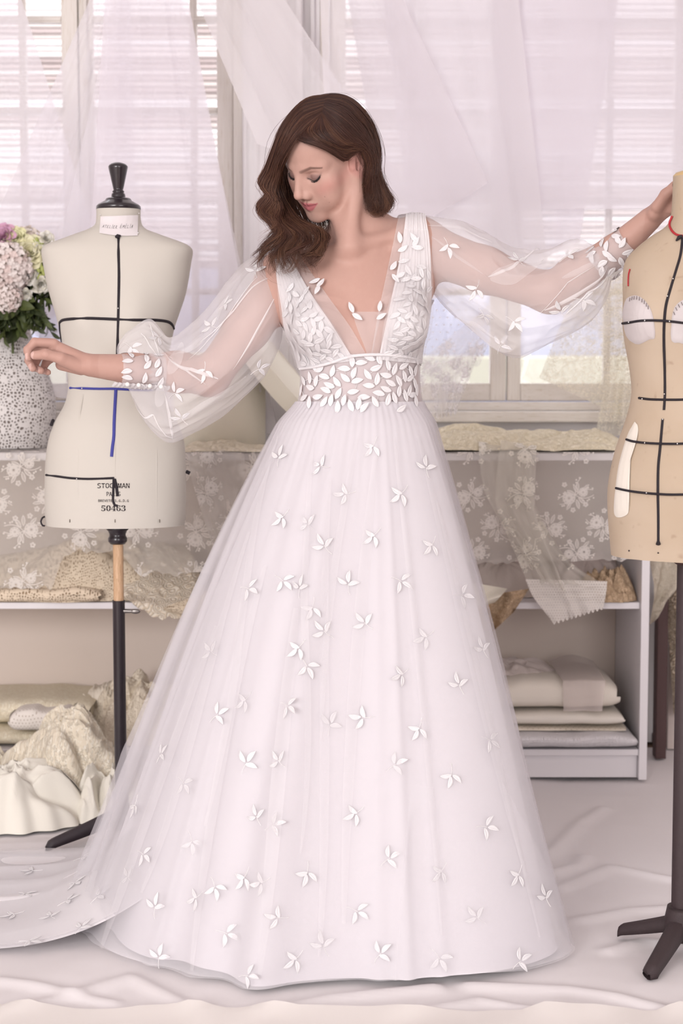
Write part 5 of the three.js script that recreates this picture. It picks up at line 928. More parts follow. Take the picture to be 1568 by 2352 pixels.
{ // ---- left form: ivory canvas, black tapes, black lacquered cap
  const Z = -0.476, k = 1 / pxm(Z), AX = at(266, 900, Z).x, Y = (py) => at(266, py, Z).y, X = (px, py) => at(px, py, Z).x - AX;
  const t = thing('dress_form', 'ivory canvas dress form with black tapes on a black metal stand', 'dress form', [AX, 0, Z]);
  const R = [[479, 222, 322, 0.050, 0.050, 2], [500, 222, 322, 0.050, 0.052, 2], [517, 219, 326, 0.053, 0.055, 2.05], [527, 205, 336, 0.058, 0.06, 2.15], [538, 176, 364, 0.065, 0.068, 2.3], [551, 142, 400, 0.074, 0.078, 2.5], [562, 113, 428, 0.081, 0.084, 2.7], [569, 103, 437, 0.085, 0.087, 2.8], [578, 99.5, 440, 0.089, 0.09, 2.9], [604, 103, 436, 0.096, 0.095, 2.8], [640, 109, 431, 0.1, 0.098, 2.6], [680, 118, 423, 0.103, 0.098, 2.45], [720, 130, 410, 0.104, 0.095, 2.35], [750, 137, 400, 0.104, 0.092, 2.3], [800, 148, 389, 0.102, 0.086, 2.2], [850, 156, 378, 0.095, 0.078, 2.15], [893, 158, 376, 0.092, 0.076, 2.15], [930, 149, 386, 0.096, 0.084, 2.15], [966, 129, 405, 0.103, 0.096, 2.15], [1010, 113, 421, 0.11, 0.108, 2.15], [1060, 106, 426, 0.115, 0.115, 2.15], [1110, 104, 427, 0.117, 0.117, 2.15], [1180, 104, 426, 0.117, 0.114, 2.15], [1205, 106, 424, 0.115, 0.112, 2.15]];
  const rows = R.map(([py, l, r, df, db, n]) => [Y(py), (r - l) / 2 * k, df, db, n, X((l + r) / 2, py)]);
  const bust = [{ x: -0.062, y: Y(742), h: 0.024, s: 0.05, u: 0.085, d: 0.05 }, { x: 0.066, y: Y(742), h: 0.024, s: 0.05, u: 0.085, d: 0.05 }];
  const ff = formField(rows, bust), F = (x, y, z) => ff.F(x - AX, y, z - Z);
  const canvas = cloth([0.645, 0.605, 0.545], LT.weave, 34, 0.00022);
  mesh('torso', torsoMesh(ff), canvas, t);
  const local = (g) => g.translate(-AX, 0, -Z), S = (off) => onField(F, off);
  const yC = Y(479), pr = (rows) => lathe(rows.map(([rp, py]) => [rp * k, Y(py) ]), 48);
  const capX = X(272, 470);
  const cap = mesh('neck_cap', pr([[0, 456], [27, 456], [29.5, 459], [30, 461], [46, 470], [50, 474], [50.5, 481], [46, 484], [0, 484]]), blackLacquer, t); cap.position.x = capX; cap.rotation.z = 0.0;
  const fin = mesh('finial', pr([[0, 372.5], [8, 373.5], [15, 376], [20, 379.5], [22, 383], [21.5, 387], [11.5, 434], [10.8, 437], [13.5, 439.5], [13.2, 442], [11.5, 443.5], [15, 445], [16, 451], [15.5, 456], [26, 457], [26, 460], [0, 460]]), blackLacquer, t); fin.position.x = capX;
  // handwritten cloth label pinned to the neck
  const lab = lettering(512, 256, (g, w, h) => {
    g.fillStyle = '#e9e3e4'; g.fillRect(0, 0, w, h); g.strokeStyle = '#d9d0d2'; for (let i = 0; i < 60; i++) { g.beginPath(); g.moveTo(0, i * 4.3); g.lineTo(w, i * 4.3 + 2); g.stroke(); }
    g.strokeStyle = '#1a1416'; g.lineWidth = 3.4; g.lineCap = 'round'; g.lineJoin = 'round';
    const GL = { A: 'M0 1L.55 0L.62 1M.15 .62L.7 .5', T: 'M0 .05L.8 0M.42 0L.34 1', E: 'M.7 .03L.12 .08L.02 .97L.7 .9M.1 .5L.55 .45', L: 'M.2 0L.05 .97L.65 .88', I: 'M.25 0L.18 1', R: 'M.12 1L.2 0Q.85 .08 .15 .52L.75 1', M: 'M0 1L.18 .05L.45 .62L.8 0L.82 1' };
    const put = (s, x, y, sz) => { for (const ch of s) { if (ch === ' ') { x += sz * 0.75; continue; } const acc = ch === 'É'; const d = GL[acc ? 'E' : ch]; g.beginPath(); for (const m of d.match(/[MLQ][^MLQ]*/g)) { const n = m.slice(1).trim().split(/\s+/).map(Number); const q = (i) => [x + n[i] * sz * 0.72 - n[i + 1] * sz * 0.2, y + n[i + 1] * sz]; if (m[0] === 'M') g.moveTo(...q(0)); else if (m[0] === 'L') g.lineTo(...q(0)); else g.quadraticCurveTo(...q(0), ...q(2)); } g.stroke(); if (acc) { g.beginPath(); g.moveTo(x + sz * 0.25, y - sz * 0.22); g.lineTo(x + sz * 0.42, y - sz * 0.42); g.stroke(); } if (ch === 'I') { g.beginPath(); g.arc(x + sz * 0.25, y - sz * 0.2, 1.5, 0, TAU); g.stroke(); } x += (ch === 'I' ? 0.5 : ch === 'M' ? 0.88 : 0.78) * sz; } return x; };
    put('ATELIER', 40, 128, 40); put('ÉMÉLIA', 278, 120, 40);
  });
  const labG = local(sheet(26, 16, (u, v) => { const x = lerp(lerp(231, 228, v), lerp(317, 316, v), u), y = lerp(lerp(497, 494, u), lerp(535, 541, u), v); return S(0.0026)(x, y + 3 * Math.sin(u * Math.PI) * v); }, { uv: (u, v) => [u, 1 - v] }));
  const lm = mesh('neck_label', labG, std({ map: lab, roughness: 0.9 }), t); tag(lm, 'white cloth label with handwriting');
  // tapes
  const tp = (name, pts, w = 0.0068, m = tapeM, lab2) => { const q = mesh(name, local(ribbon(pts.map(([x, y]) => S(0.0005)(x, y)), w, 0.0022, F, pts.length * 10)), m, t); if (lab2) q.userData.label = lab2; return q; };
  tp('centre_tape', [[272, 546], [272, 580], [273, 630], [272, 690], [271, 736], [270, 780], [269, 830], [268, 870]]);
  mesh('tape_knot', local(tube([S(0.002)(266, 544), S(0.006)(271, 543), S(0.003)(276, 541)], [0.003, 0.006, 0.002], 8)), tapeM, t);
  tp('bust_tape', [[136, 741], [142, 736], [165, 732.5], [200, 731], [235, 732], [270, 733.5], [310, 735], [350, 735], [385, 739], [396, 746], [400, 755]]);
  tp('side_tape', [[136, 741], [137, 760], [141, 785]]);
  const blue = std({ color: rgb(0.05, 0.055, 0.32), roughness: 0.6 });
  tp('waist_ribbon', [[160, 891], [190, 892], [225, 893], [262, 893], [300, 895], [340, 896], [374, 896]], 0.0058, blue, 'blue ribbon round the waist');
  tp('waist_ribbon', [[266, 893], [264, 930], [262, 970], [261, 1005], [258, 1028], [256, 1049]], 0.0075, blue, 'blue ribbon end hanging down');
  tp('hip_tape', [[105, 1091], [130, 1094], [160, 1098], [200, 1100], [240, 1099], [262, 1098]], 0.0055);
  tp('hip_tape', [[261, 1099], [260, 1130], [260, 1152], [264, 1160], [270, 1162]], 0.006); tp('hip_tape', [[263, 1100], [267, 1118], [270, 1140]], 0.007);
  mesh('tape_end', local(tube([at(427, 1083, Z), at(436, 1087, Z)], 0.0045, 6)), tapeM, t);
  mesh('tape_end', local(tube(spline([at(122, 965, Z + 0.01), at(119, 972, Z + 0.02), at(117, 978, Z + 0.02)], 6), 0.004, 6)), tapeM, t);
  mesh('tape_loop', local(tube(spline([at(105, 1186, Z + 0.02), at(97, 1190, Z + 0.04), at(94, 1199, Z + 0.04), at(98, 1207, Z + 0.04), at(103, 1208, Z + 0.04)], 16), 0.0022, 6)), tapeM, t);
  for (const [x, y] of [[271, 708], [176, 1100], [188, 892], [319, 490], [230, 494], [317, 535]]) { const p = mesh('pin', local(new THREE.SphereGeometry(0.0016, 8, 6).translate(...S(0.003)(x, y).toArray())), pinM, t); }
  for (const x of [160, 264, 366]) mesh('staple', local(tube([S(0.001)(x, 1193), S(0.001)(x, 1200)], 0.0011, 5)), std({ color: rgb(0.2, 0.17, 0.14), roughness: 0.5 }), t);
  for (const x of [180, 264, 360]) { mesh('seam', local(ribbon([[x - (x - 266) * 0.12, 905], [x - (x - 266) * 0.02, 960], [x, 1040], [x, 1120], [x, 1200]].map(([a, b]) => S(0.0001)(a, b)), 0.004, 0.0007, F, 40)), canvas, t); }
  // printed maker's stamp
  const st = lettering(512, 512, (g, w, h) => {
    g.clearRect(0, 0, w, h); g.fillStyle = '#2a2024'; g.textAlign = 'center'; g.textBaseline = 'middle';
    g.font = 'bold 104px monospace'; const line = (s, y, sx, sz, f = 'monospace') => { g.save(); g.translate(w / 2, y); g.scale(sx, 1); g.font = 'bold ' + sz + 'px ' + f; g.fillText(s, 0, 0); g.restore(); };
    line('STOCKMAN', 80, 0.98, 104); line('PARIS', 212, 0.82, 88); line('BREVETE S.G.D.G', 320, 0.98, 52); line('50463', 440, 1.08, 124, 'serif');
    g.clearRect(0, 76, w, 5); g.clearRect(0, 208, w, 4); g.clearRect(0, 438, w, 4);
  });
  mesh('stamp_print', local(patchOn(S(0.0009), 221, 300, 1104, 1178, 30)), std({ map: st, transparent: true, roughness: 0.9, color: 0xffffff }), t);
  // stand
  mesh('collar', pr([[0, 1206], [25.5, 1206], [25.5, 1216], [22, 1219], [19, 1226], [19, 1231], [22, 1236], [22, 1243], [17, 1249.5], [0, 1250]]), blackLacquer, t);
  const wp = mesh('wooden_pole', tube([V(0.001, Y(1249), 0), V(0.001, Y(1382), 0)], 12 * k, 24), std({ map: rep(woodTex, 12), roughness: 0.55 }), t);
  mesh('metal_tube', [tube([V(0.001, Y(1379), 0), V(0.001, 0.075, 0)], 14.2 * k, 28), tube([V(0.001, Y(1379), 0), V(0.001, Y(1384), 0)], 14.9 * k, 28)], blackLacquer, t);
  mesh('thumb_screw', [tube([V(0.014, Y(1403), 0.003), V(0.034, Y(1403), 0.006)], [0.0055, 0.0045], 12), (() => { const g = new THREE.SphereGeometry(0.011, 16, 12); g.scale(1.1, 0.55, 0.35); g.translate(0.042, Y(1403.5), 0.007); return g; })()], std({ color: rgb(0.25, 0.23, 0.22), metalness: 0.9, roughness: 0.35 }), t);
  mesh('hub', lathe([[0, 0.125], [0.019, 0.125], [0.02, 0.1], [0.026, 0.08], [0.028, 0.05], [0.02, 0.035], [0, 0.035]], 28), blackIron, t);
  const f0 = floorAt(104, 1957), a0 = Math.atan2(f0.z - Z, f0.x - AX), rad = Math.hypot(f0.x - AX, f0.z - Z);
  for (let q = 0; q < 3; q++) mesh('leg', legGeo(V(0, 0.075, 0), V(rad * Math.cos(a0 + q * TAU / 3), 0.003, rad * Math.sin(a0 + q * TAU / 3)), 0.02, 0.021, 0.0155, 0.0105), blackIron, t);
}
{ // ---- right form: tan canvas turned to the left, patched with pads
  const Z = 0.262, k = 1 / pxm(Z), AX = at(1585, 900, Z).x, Y = (py) => at(1585, py, Z).y, TURN = -32 * Math.PI / 180;
  const t = thing('dress_form', 'tan canvas dress form with grey bust pads, a hand resting on its neck', 'dress form', [AX, 0, Z]);
  t.rotation.y = TURN;
  const R = [[406, 0.0395, 0.040, 0.040, 2, 0], [470, 0.0405, 0.043, 0.042, 2, 0], [500, 0.043, 0.046, 0.044, 2.05, 0], [520, 0.052, 0.05, 0.048, 2.1, 0], [540, 0.08, 0.056, 0.055, 2.3, 0], [562, 0.104, 0.064, 0.064, 2.5, 0], [588, 0.125, 0.074, 0.074, 2.6, 0], [610, 0.132, 0.082, 0.08, 2.5, 0], [640, 0.132, 0.092, 0.088, 2.5, 0], [690, 0.130, 0.102, 0.094, 2.35, 0], [740, 0.130, 0.106, 0.094, 2.3, 0], [790, 0.126, 0.1, 0.088, 2.25, 0], [850, 0.117, 0.092, 0.08, 2.2, 0], [905, 0.113, 0.089, 0.078, 2.2, 0], [960, 0.122, 0.097, 0.09, 2.2, 0], [1040, 0.144, 0.112, 0.112, 2.2, 0], [1120, 0.156, 0.122, 0.122, 2.2, 0], [1190, 0.155, 0.122, 0.12, 2.2, 0], [1278, 0.148, 0.116, 0.114, 2.2, 0]];
  const rows = R.map(([py, ...r]) => [Y(py), ...r]);
  const bust = [{ x: -0.062, y: Y(735), h: 0.026, s: 0.048, u: 0.075, d: 0.045 }, { x: 0.062, y: Y(735), h: 0.026, s: 0.048, u: 0.075, d: 0.045 }];
  const ff = formField(rows, bust), ct = Math.cos(TURN), sn = Math.sin(TURN);
  const F = (x, y, z) => { const dx = x - AX, dz = z - Z; return ff.F(dx * ct - dz * sn, y, dx * sn + dz * ct); };
  const inv = new THREE.Matrix4().makeTranslation(AX, 0, Z).multiply(new THREE.Matrix4().makeRotationY(TURN)).invert();
  const local = (g) => g.applyMatrix4(inv), S = (off) => onField(F, off);
  const stain = dataTex(512, 512, (u, v, i, j) => { const n = fbm(i / 40, j / 40, 2, 5), s = Math.max(0, fbm(i / 7, j / 7, 5, 3) - 0.42) * 2; return [0.515 + 0.05 * n - s * 0.22, 0.408 + 0.05 * n - s * 0.22, 0.305 + 0.05 * n - s * 0.18]; });
  const canvas = std({ map: stain, roughness: 0.8, bumpMap: rep(LT.weave, 34), bumpScale: 0.0002 });
  mesh('torso', torsoMesh(ff), canvas, t);
  const pr = (rows) => lathe(rows.map(([rp, py]) => [rp * k, Y(py)]), 40), tan = phys({ color: rgb(0.60, 0.42, 0.20), roughness: 0.4, clearcoat: 0.3 });
  mesh('neck_cap', pr([[0, 392], [30, 393], [42, 397], [47, 403], [47, 409], [44, 411], [0, 411]]), tan, t);
  mesh('finial', pr([[0, 245], [12, 247], [20, 254], [23, 265], [22, 285], [15, 320], [11, 350], [13, 370], [20, 385], [22, 394], [0, 394]]), tan, t);
  const tp = (name, pts, w = 0.0052, m = tapeM, lab2, off = 0.0006) => { const q = mesh(name, local(ribbon(pts.map(([x, y]) => S(off)(x, y)), w, 0.0022, F, pts.length * 10)), m, t); if (lab2) q.userData.label = lab2; return q; };
  // pads and patches, cut with worn edges
  const pad = (name, outline, c, off, tex, lab2) => {
    const cx0 = outline.reduce((s, p) => s + p[0], 0) / outline.length, cy0 = outline.reduce((s, p) => s + p[1], 0) / outline.length, n = outline.length;
    const o = curve([...outline, outline[0]].map((p, i) => [i / n, ...p]));
    const g = local(sheet(60, 12, (u, v) => { const [x, y] = o(u % 1), jag = 1 + (v > 0.9 ? 0.012 * noise3(u * 60, off * 999) : 0); return S(off * (v > 0.97 ? 0.15 : 1 - 0.3 * v * v))(lerp(cx0, x, v * jag), lerp(cy0, y, v * jag)); }, { closeU: true, uv: (u, v) => { const [x, y] = o(u % 1); return [lerp(cx0, x, v) / 1147, lerp(cy0, y, v) / 1147]; } }));
    const m = mesh(name, g, cloth(c, tex, 60, 0.0002), t); m.userData.label = lab2; return m;
  };
  pad('bust_pad', [[1428, 722], [1436, 690], [1450, 680], [1466, 680], [1482, 692], [1494, 712], [1502, 740], [1503, 776], [1490, 780], [1466, 791], [1448, 784], [1435, 765]], [0.63, 0.575, 0.575], 0.0032, LT.weave, 'grey cloth bust pad with stitched edge');
  pad('bust_pad', [[1542, 730], [1548, 708], [1560, 694], [1580, 684], [1600, 690], [1612, 715], [1612, 770], [1590, 790], [1560, 788], [1541, 780]], [0.66, 0.61, 0.61], 0.0032, LT.weave, 'grey cloth bust pad at the frame edge');
  pad('hip_patch', [[1457, 968], [1465, 982], [1462, 1010], [1450, 1040], [1446, 1100], [1444, 1168], [1436, 1184], [1416, 1188], [1409, 1170], [1414, 1110], [1422, 1060], [1440, 1000]], [0.80, 0.74, 0.66], 0.0036, LT.weave, 'cream cloth patch over the hip');
  const stitchPts = [[1446, 684], [1451, 681], [1456, 680], [1462, 680], [1468, 682], [1474, 686], [1479, 690], [1484, 696], [1488, 702]];
  for (const [x, y] of stitchPts) mesh('stitch', local(tube([S(0.0036)(x, y), S(0.0042)(x - 1 + (x - 1462) * 0.03, y + 8)], 0.0007, 5)), std({ color: rgb(0.2, 0.16, 0.16) }), t);
  for (const [x, y] of [[1546, 716], [1551, 706], [1557, 699], [1564, 694]]) mesh('stitch', local(tube([S(0.0036)(x, y), S(0.0042)(x + 3, y + 7)], 0.0007, 5)), std({ color: rgb(0.2, 0.16, 0.16) }), t);
  tp('centre_tape', [[1567, 546], [1562, 585], [1552, 620], [1540, 660], [1529, 700], [1525, 738], [1524, 790], [1526, 860], [1526, 910], [1524, 942]], 0.0055);
  tp('centre_tape', [[1521, 962], [1519, 985], [1515, 1030], [1511, 1070], [1510, 1130], [1511, 1190], [1511, 1248]], 0.0055);
  tp('bust_tape', [[1428, 743], [1444, 741], [1470, 737], [1500, 736], [1525, 737], [1545, 739], [1575, 743], [1610, 748]], 0.0048, tapeM, null, 0.0042);
  tp('waist_tape', [[1466, 914], [1490, 917], [1525, 918], [1560, 918], [1600, 916]], 0.0048);
  tp('hip_tape', [[1437, 1009], [1450, 1013], [1480, 1017], [1520, 1019], [1560, 1019], [1600, 1016]], 0.0046, tapeM, null, 0.0046);
  tp('hip_tape', [[1413, 1121], [1430, 1125], [1460, 1130], [1500, 1134], [1540, 1136], [1600, 1135]], 0.0046, tapeM, null, 0.0046);
  const red = std({ color: rgb(0.42, 0.02, 0.03), roughness: 0.6 });
  mesh('neck_cord', local(tube(spline([[1543, 496], [1537, 512], [1540, 526], [1550, 537], [1561, 541], [1572, 541], [1590, 536]].map(([x, y]) => S(0.0015)(x, y)), 40), 0.0022, 8)), red, t).userData.label = 'red cord round the neck';
  mesh('armhole_cord', local(tube(spline([[1446, 618], [1443, 630], [1442, 645], [1442, 657]].map(([x, y]) => S(0.001)(x, y)), 16), 0.0014, 6)), red, t).userData.label = 'red cord at the armhole';
  mesh('tape_knot', local(tube([S(0.002)(1552, 553), S(0.005)(1559, 545), S(0.003)(1566, 541)], [0.0015, 0.0042, 0.002], 8)), tapeM, t);
  mesh('tape_knot', local(tube([S(0.001)(1511, 1244), S(0.004)(1511, 1250)], [0.003, 0.0045], 8)), tapeM, t);
  for (const [x, y] of [[1443, 740], [1480, 736], [1537, 738], [1532, 680], [1545, 640], [1474, 916], [1521, 963], [1480, 1017], [1555, 1019], [1484, 1132], [1525, 905]]) mesh('pin', local(new THREE.SphereGeometry(0.0013, 8, 6).translate(...S(0.0075)(x, y).toArray())), pinM, t);
  for (const [x, y] of [[1444, 1265], [1511, 1270]]) mesh('nail', local(new THREE.SphereGeometry(0.0016, 8, 6).translate(...S(0.0006)(x, y).toArray())), blackIron, t);
  const iron = std({ color: rgb(0.042, 0.026, 0.028), roughness: 0.55, bumpMap: rep(grainTex, 6), bumpScale: 0.0006 });
  mesh('collar', pr([[0, 1276], [34, 1276], [34, 1290], [26, 1296], [0, 1297]]), M.darkWood, t);
  mesh('metal_tube', tube([V(0, Y(1290), 0), V(0, 0.06, 0)], 0.0195, 28), iron, t);
  mesh('hub', lathe([[0, 0.095], [0.027, 0.095], [0.028, 0.09], [0.032, 0.07], [0.032, 0.03], [0, 0.026]], 28), iron, t);
  const feet = [floorAt(1418, 2153), floorAt(1490, 2256)].map((p) => p.applyMatrix4(inv));
  const rot = (p, a) => V(p.x * Math.cos(a) - p.z * Math.sin(a), p.y, p.x * Math.sin(a) + p.z * Math.cos(a));
  const back = feet[0].clone().add(feet[1]).setY(0).normalize().multiplyScalar(-0.18);
  for (const f of [feet[0], feet[1], back]) mesh('leg', legGeo(V(0, 0.066, 0), V(f.x, 0.004, f.z), 0.022, 0.018, 0.016, 0.0115), iron, t);
}
// ---------------------------------------------------------------- lace, folded cloth, boxes on and in the shelf unit
const ZT = CF + 0.012;
// hanging sheet between photograph points: left and right edges top to bottom, at depth z
function hanging(z, left, right, { amp = 0.006, waves = 6, seed = 1, nu = 60, nv = 50, scallop = 0, scN = 8, top = 0 } = {}) {
  const fl = curve(left.map((p, i) => [i / (left.length - 1), ...p])), fr2 = curve(right.map((p, i) => [i / (right.length - 1), ...p]));
  return sheet(nu, nv, (u, v) => {
    const [ax, ay] = fl(v), [bx, by] = fr2(v), x = lerp(ax, bx, u), y = lerp(ay, by, u) + (v > 0.8 ? scallop * Math.abs(Math.sin(u * Math.PI * scN)) * (v - 0.8) * 5 : 0);
    const zz = z + amp * (Math.sin(u * waves * TAU + seed + 2 * noise3(u * 3, v * 2, seed)) * (0.3 + v)) + amp * noise3(u * 8, v * 8, seed) + top * Math.pow(Math.max(0, 1 - v * 12), 2);
    return P(x, y, zz);
  }, { uv: (u, v, p) => [p.x, p.y] });
}
// a heap: closed-edge dome of cloth resting on y = base
function heap(x0, x1, z0, z1, base, h, seed, { folds = 6, amp = 0.35, n = 120, drop = null, shape = null, ex = 1.5 } = {}) {
  return sheet(n + 1, 60, (u, v) => {
    const a = u * TAU, e = 1 + 0.025 * Math.sin(a * folds * 3.1 + seed) + 0.10 * noise3(Math.cos(a) * 2.2 + seed, Math.sin(a) * 2.2, seed) + 0.05 * noise3(Math.cos(a) * 6, Math.sin(a) * 6, seed + 2), r = Math.pow(v, 0.8) * e;
    const cx0 = (x0 + x1) / 2, cz0 = (z0 + z1) / 2, X = r * Math.cos(a), Zc = r * Math.sin(a);
    const dome = Math.pow(Math.max(0, 1 - Math.pow(v, 2.2)), 0.8) * (shape ? shape(X, Zc) : 1);
    const wx2 = 0.6 * noise3(X * 1.3 + seed, Zc * 1.3, 2.2), wz2 = 0.6 * noise3(X * 1.3, Zc * 1.3 + seed, 5.1);
    const rad = Math.pow(Math.abs(Math.sin(a * folds * 0.5 + 2.6 * noise3(X * 1.4, Zc * 1.4, seed) + v * 1.5)), 0.75) - 0.62;
    const lay2 = Math.pow(ridge((X + wx2) * 1.7 + seed, (Zc + wz2) * 2.4, seed + 4), 2) - 0.42;
    const f = amp * (rad * smoothstep(v, 0.05, 0.5) + 0.9 * lay2) + 0.3 * amp * (Math.pow(ridge((X + wx2) * 4.5, (Zc + wz2) * 5 + seed, seed + 9), 3) - 0.4) * smoothstep(1 - v, 0, 0.2) + 0.06 * amp * noise3(X * 9, Zc * 9, seed);
    let y = base + 0.001 + h * Math.max(dome * (0.85 + f) + 0.3 * Math.max(0, rad) * amp * smoothstep(1 - v, 0, 0.12), 0);
    let x = cx0 + (x1 - x0) / 2 * X, z = cz0 + (z1 - z0) / 2 * Zc;
    return V(x, y, z);
  }, { closeU: true, uv: (u, v, p) => [p.x, p.z * 0.8 + p.y] });
}
// a long bundle of cloth lying along x: soft ridges run its length and cross over
function ruched(x0, x1, z0, z1, base, h, seed, n = 4) {
  return sheet(220, 60, (u, v) => {
    const w = noise3(u * 5 + seed, v * 1.2, seed), w2 = noise3(u * 11, v * 2, seed + 3), ph = v * n * Math.PI + 2.4 * w + 2.2 * Math.sin(u * 4 + seed);
    const env = Math.pow(Math.sin(Math.PI * clamp(v * 0.98 + 0.01, 0, 1)), 0.55) * Math.pow(Math.sin(Math.PI * clamp(u, 0.004, 0.996)), 0.3) * (0.72 + 0.28 * noise3(u * 3.3, seed)) * lerp(1.1, 0.72, u);
    const y = base - 0.003 + h * env * (0.42 + 0.5 * Math.pow(Math.abs(Math.sin(ph)), 0.7) + 0.12 * w2 + 0.1 * Math.pow(ridge(u * 16 + 3 * v, v * 3, seed), 6));
    return V(lerp(x0, x1, u) + 0.01 * w2, y, lerp(z0, z1, v) + 0.014 * noise3(u * 9, seed, 2) * (v > 0.8 ? 1 : 0.3));
  }, { uv: (u, v, p) => [p.x, v * (z1 - z0) * 1.8] });
}
// folded cloth: layers of thickness th stacked, fold rounded towards us
function folded(x0, x1, y0, th, z0, z1, seed, { sag = 0.004, layers = 1, wav = 0.004 } = {}) {
  const list = [];
  for (let k = 0; k < layers; k++) {
    const yb = y0 + th * k / layers, t = th / layers * 0.96;
    list.push(sheet(60, 41, (u, v) => {
      const a = v * TAU, ze = (z0 + z1) / 2, hz = (z1 - z0) / 2, c = Math.sign(Math.cos(a)) * Math.pow(Math.abs(Math.cos(a)), 0.35), s = Math.sign(Math.sin(a)) * Math.pow(Math.abs(Math.sin(a)), 0.75);
      const ex = Math.pow(Math.abs(u * 2 - 1), 14), x = lerp(x0, x1, u) + 0.006 * noise3(v * 5, k + seed, 3) * ex;
      return V(x, yb + t / 2 + t / 2 * s * (1 - 0.35 * ex) + wav * noise3(u * 6, v * 1.5, seed + k) * (s > 0 ? 1 : 0.2) + sag * noise3(u * 2.2, seed) * (s > 0 ? 1 : 0), ze + hz * c + 0.004 * noise3(u * 7, k, seed));
    }, { uv: (u, v, p) => [p.x, p.y + p.z] }));
    for (const e of [0, 1]) list.push(sheet(41, 4, (u, v) => { const a = u * TAU, c = Math.sign(Math.cos(a)) * Math.pow(Math.abs(Math.cos(a)), 0.35), s = Math.sign(Math.sin(a)) * Math.pow(Math.abs(Math.sin(a)), 0.75); return V(e ? x1 : x0, yb + t / 2 + t / 2 * s * 0.65 * (1 - v), (z0 + z1) / 2 + (z1 - z0) / 2 * c * (1 - v)); }));
  }
  return list;
}
const scrollMap = (lo, hi, r) => { const t = tint(LT.scroll, lo, hi); t.repeat.set(r, r); return t; };
const cream = [0.83, 0.775, 0.655], ivory = [0.84, 0.80, 0.735], ecru = [0.76, 0.66, 0.545];
const one = (name, label, cat, geo, mat, group) => tag(mesh(name, geo, mat), label, cat, group);
// ---- lace tablecloth: lies on the top board and hangs down the front
{
  const t = thing('lace_tablecloth', 'white floral lace tablecloth lying on the shelf unit and hanging over its front', 'tablecloth', [0, 0, 0]);
  const m = laceM([0.86, 0.81, 0.755], LT.rose, 3.1);
  const lie = sheet(140, 20, (u, v) => V(lerp(CAB.x0 + 0.02, CAB.x1 - 0.03, u), CAB.top + 0.004 + 0.003 * (0.5 + 0.5 * noise3(u * 40, v * 6, 4)), lerp(CB + 0.04, ZT, v)), { uv: (u, v, p) => [p.x, p.y - p.z] });
  mesh('top_cloth', lie, m, t);
  const bottomL = (x) => x < cx(112) ? cy(1345) : x < cx(250) ? lerp(cy(1345), cy(1262), smoothstep(x, cx(112), cx(150))) : lerp(cy(1262), cy(1312), smoothstep(x, cx(262), cx(330)));
  mesh('front_fall', sheet(200, 60, (u, v) => { const x = lerp(CAB.x0 + 0.02, -0.03, u), yb = bottomL(x) + 0.007 * noise3(x * 60, 2) - 0.01 * Math.abs(Math.sin(x * 30)); return V(x, lerp(CAB.top + 0.004, yb, v), ZT + 0.004 * Math.sin(x * 38 + 2 * noise3(x * 6, 1)) * v + 0.004 + 0.01 * Math.sin(v * 3)); }, { uv: (u, v, p) => [p.x, p.y] }), m, t);
  mesh('front_fall', sheet(120, 60, (u, v) => { const x = lerp(0.02, cx(1462), u), yb = lerp(cy(1300), cy(1285), u) + 0.005 * noise3(x * 60, 5); return V(x, lerp(CAB.top + 0.004, yb, v), ZT + 0.003 * Math.sin(x * 32 + 2 * noise3(x * 6, 9)) * v + 0.004); }, { uv: (u, v, p) => [p.x, p.y] }), laceM([0.86, 0.81, 0.765], LT.rose, 3.4), t);
}
// ---- round hat box with its lid leaning on it
{
  const zb = -1.30, k = 1 / pxm(zb), bx = at(502, 900, zb), r = 107 * k, h0 = CAB.top + 0.008, h1 = at(502, 812, zb).y, card = std({ color: rgb(0.84, 0.79, 0.67), roughness: 0.75, bumpMap: rep(grainTex, 8), bumpScale: 0.0002 });
  const t = thing('hat_box', 'cream round hat box standing behind the ivory dress form', 'box', [bx.x, h0, zb]);
  mesh('box_body', lathe([[0, 0], [r, 0], [r, h1 - h0], [r - 0.004, h1 - h0], [r - 0.004, 0.006], [0, 0.006]], 72), card, t);
  const lr = 0.168, lid = thing('box_lid', 'cream hat box lid leaning at a slant against the hat box', 'lid', [0, 0, 0]);
  const lm = mesh('lid', lathe([[0, 0.05], [lr - 0.003, 0.05], [lr, 0.047], [lr, 0.0], [lr - 0.004, 0.0], [lr - 0.004, 0.045], [0, 0.045]], 72), card, lid);
  lid.position.copy(at(618, 868, -1.30)); lid.rotation.set(0.22, 0, -51 * Math.PI / 180);
}
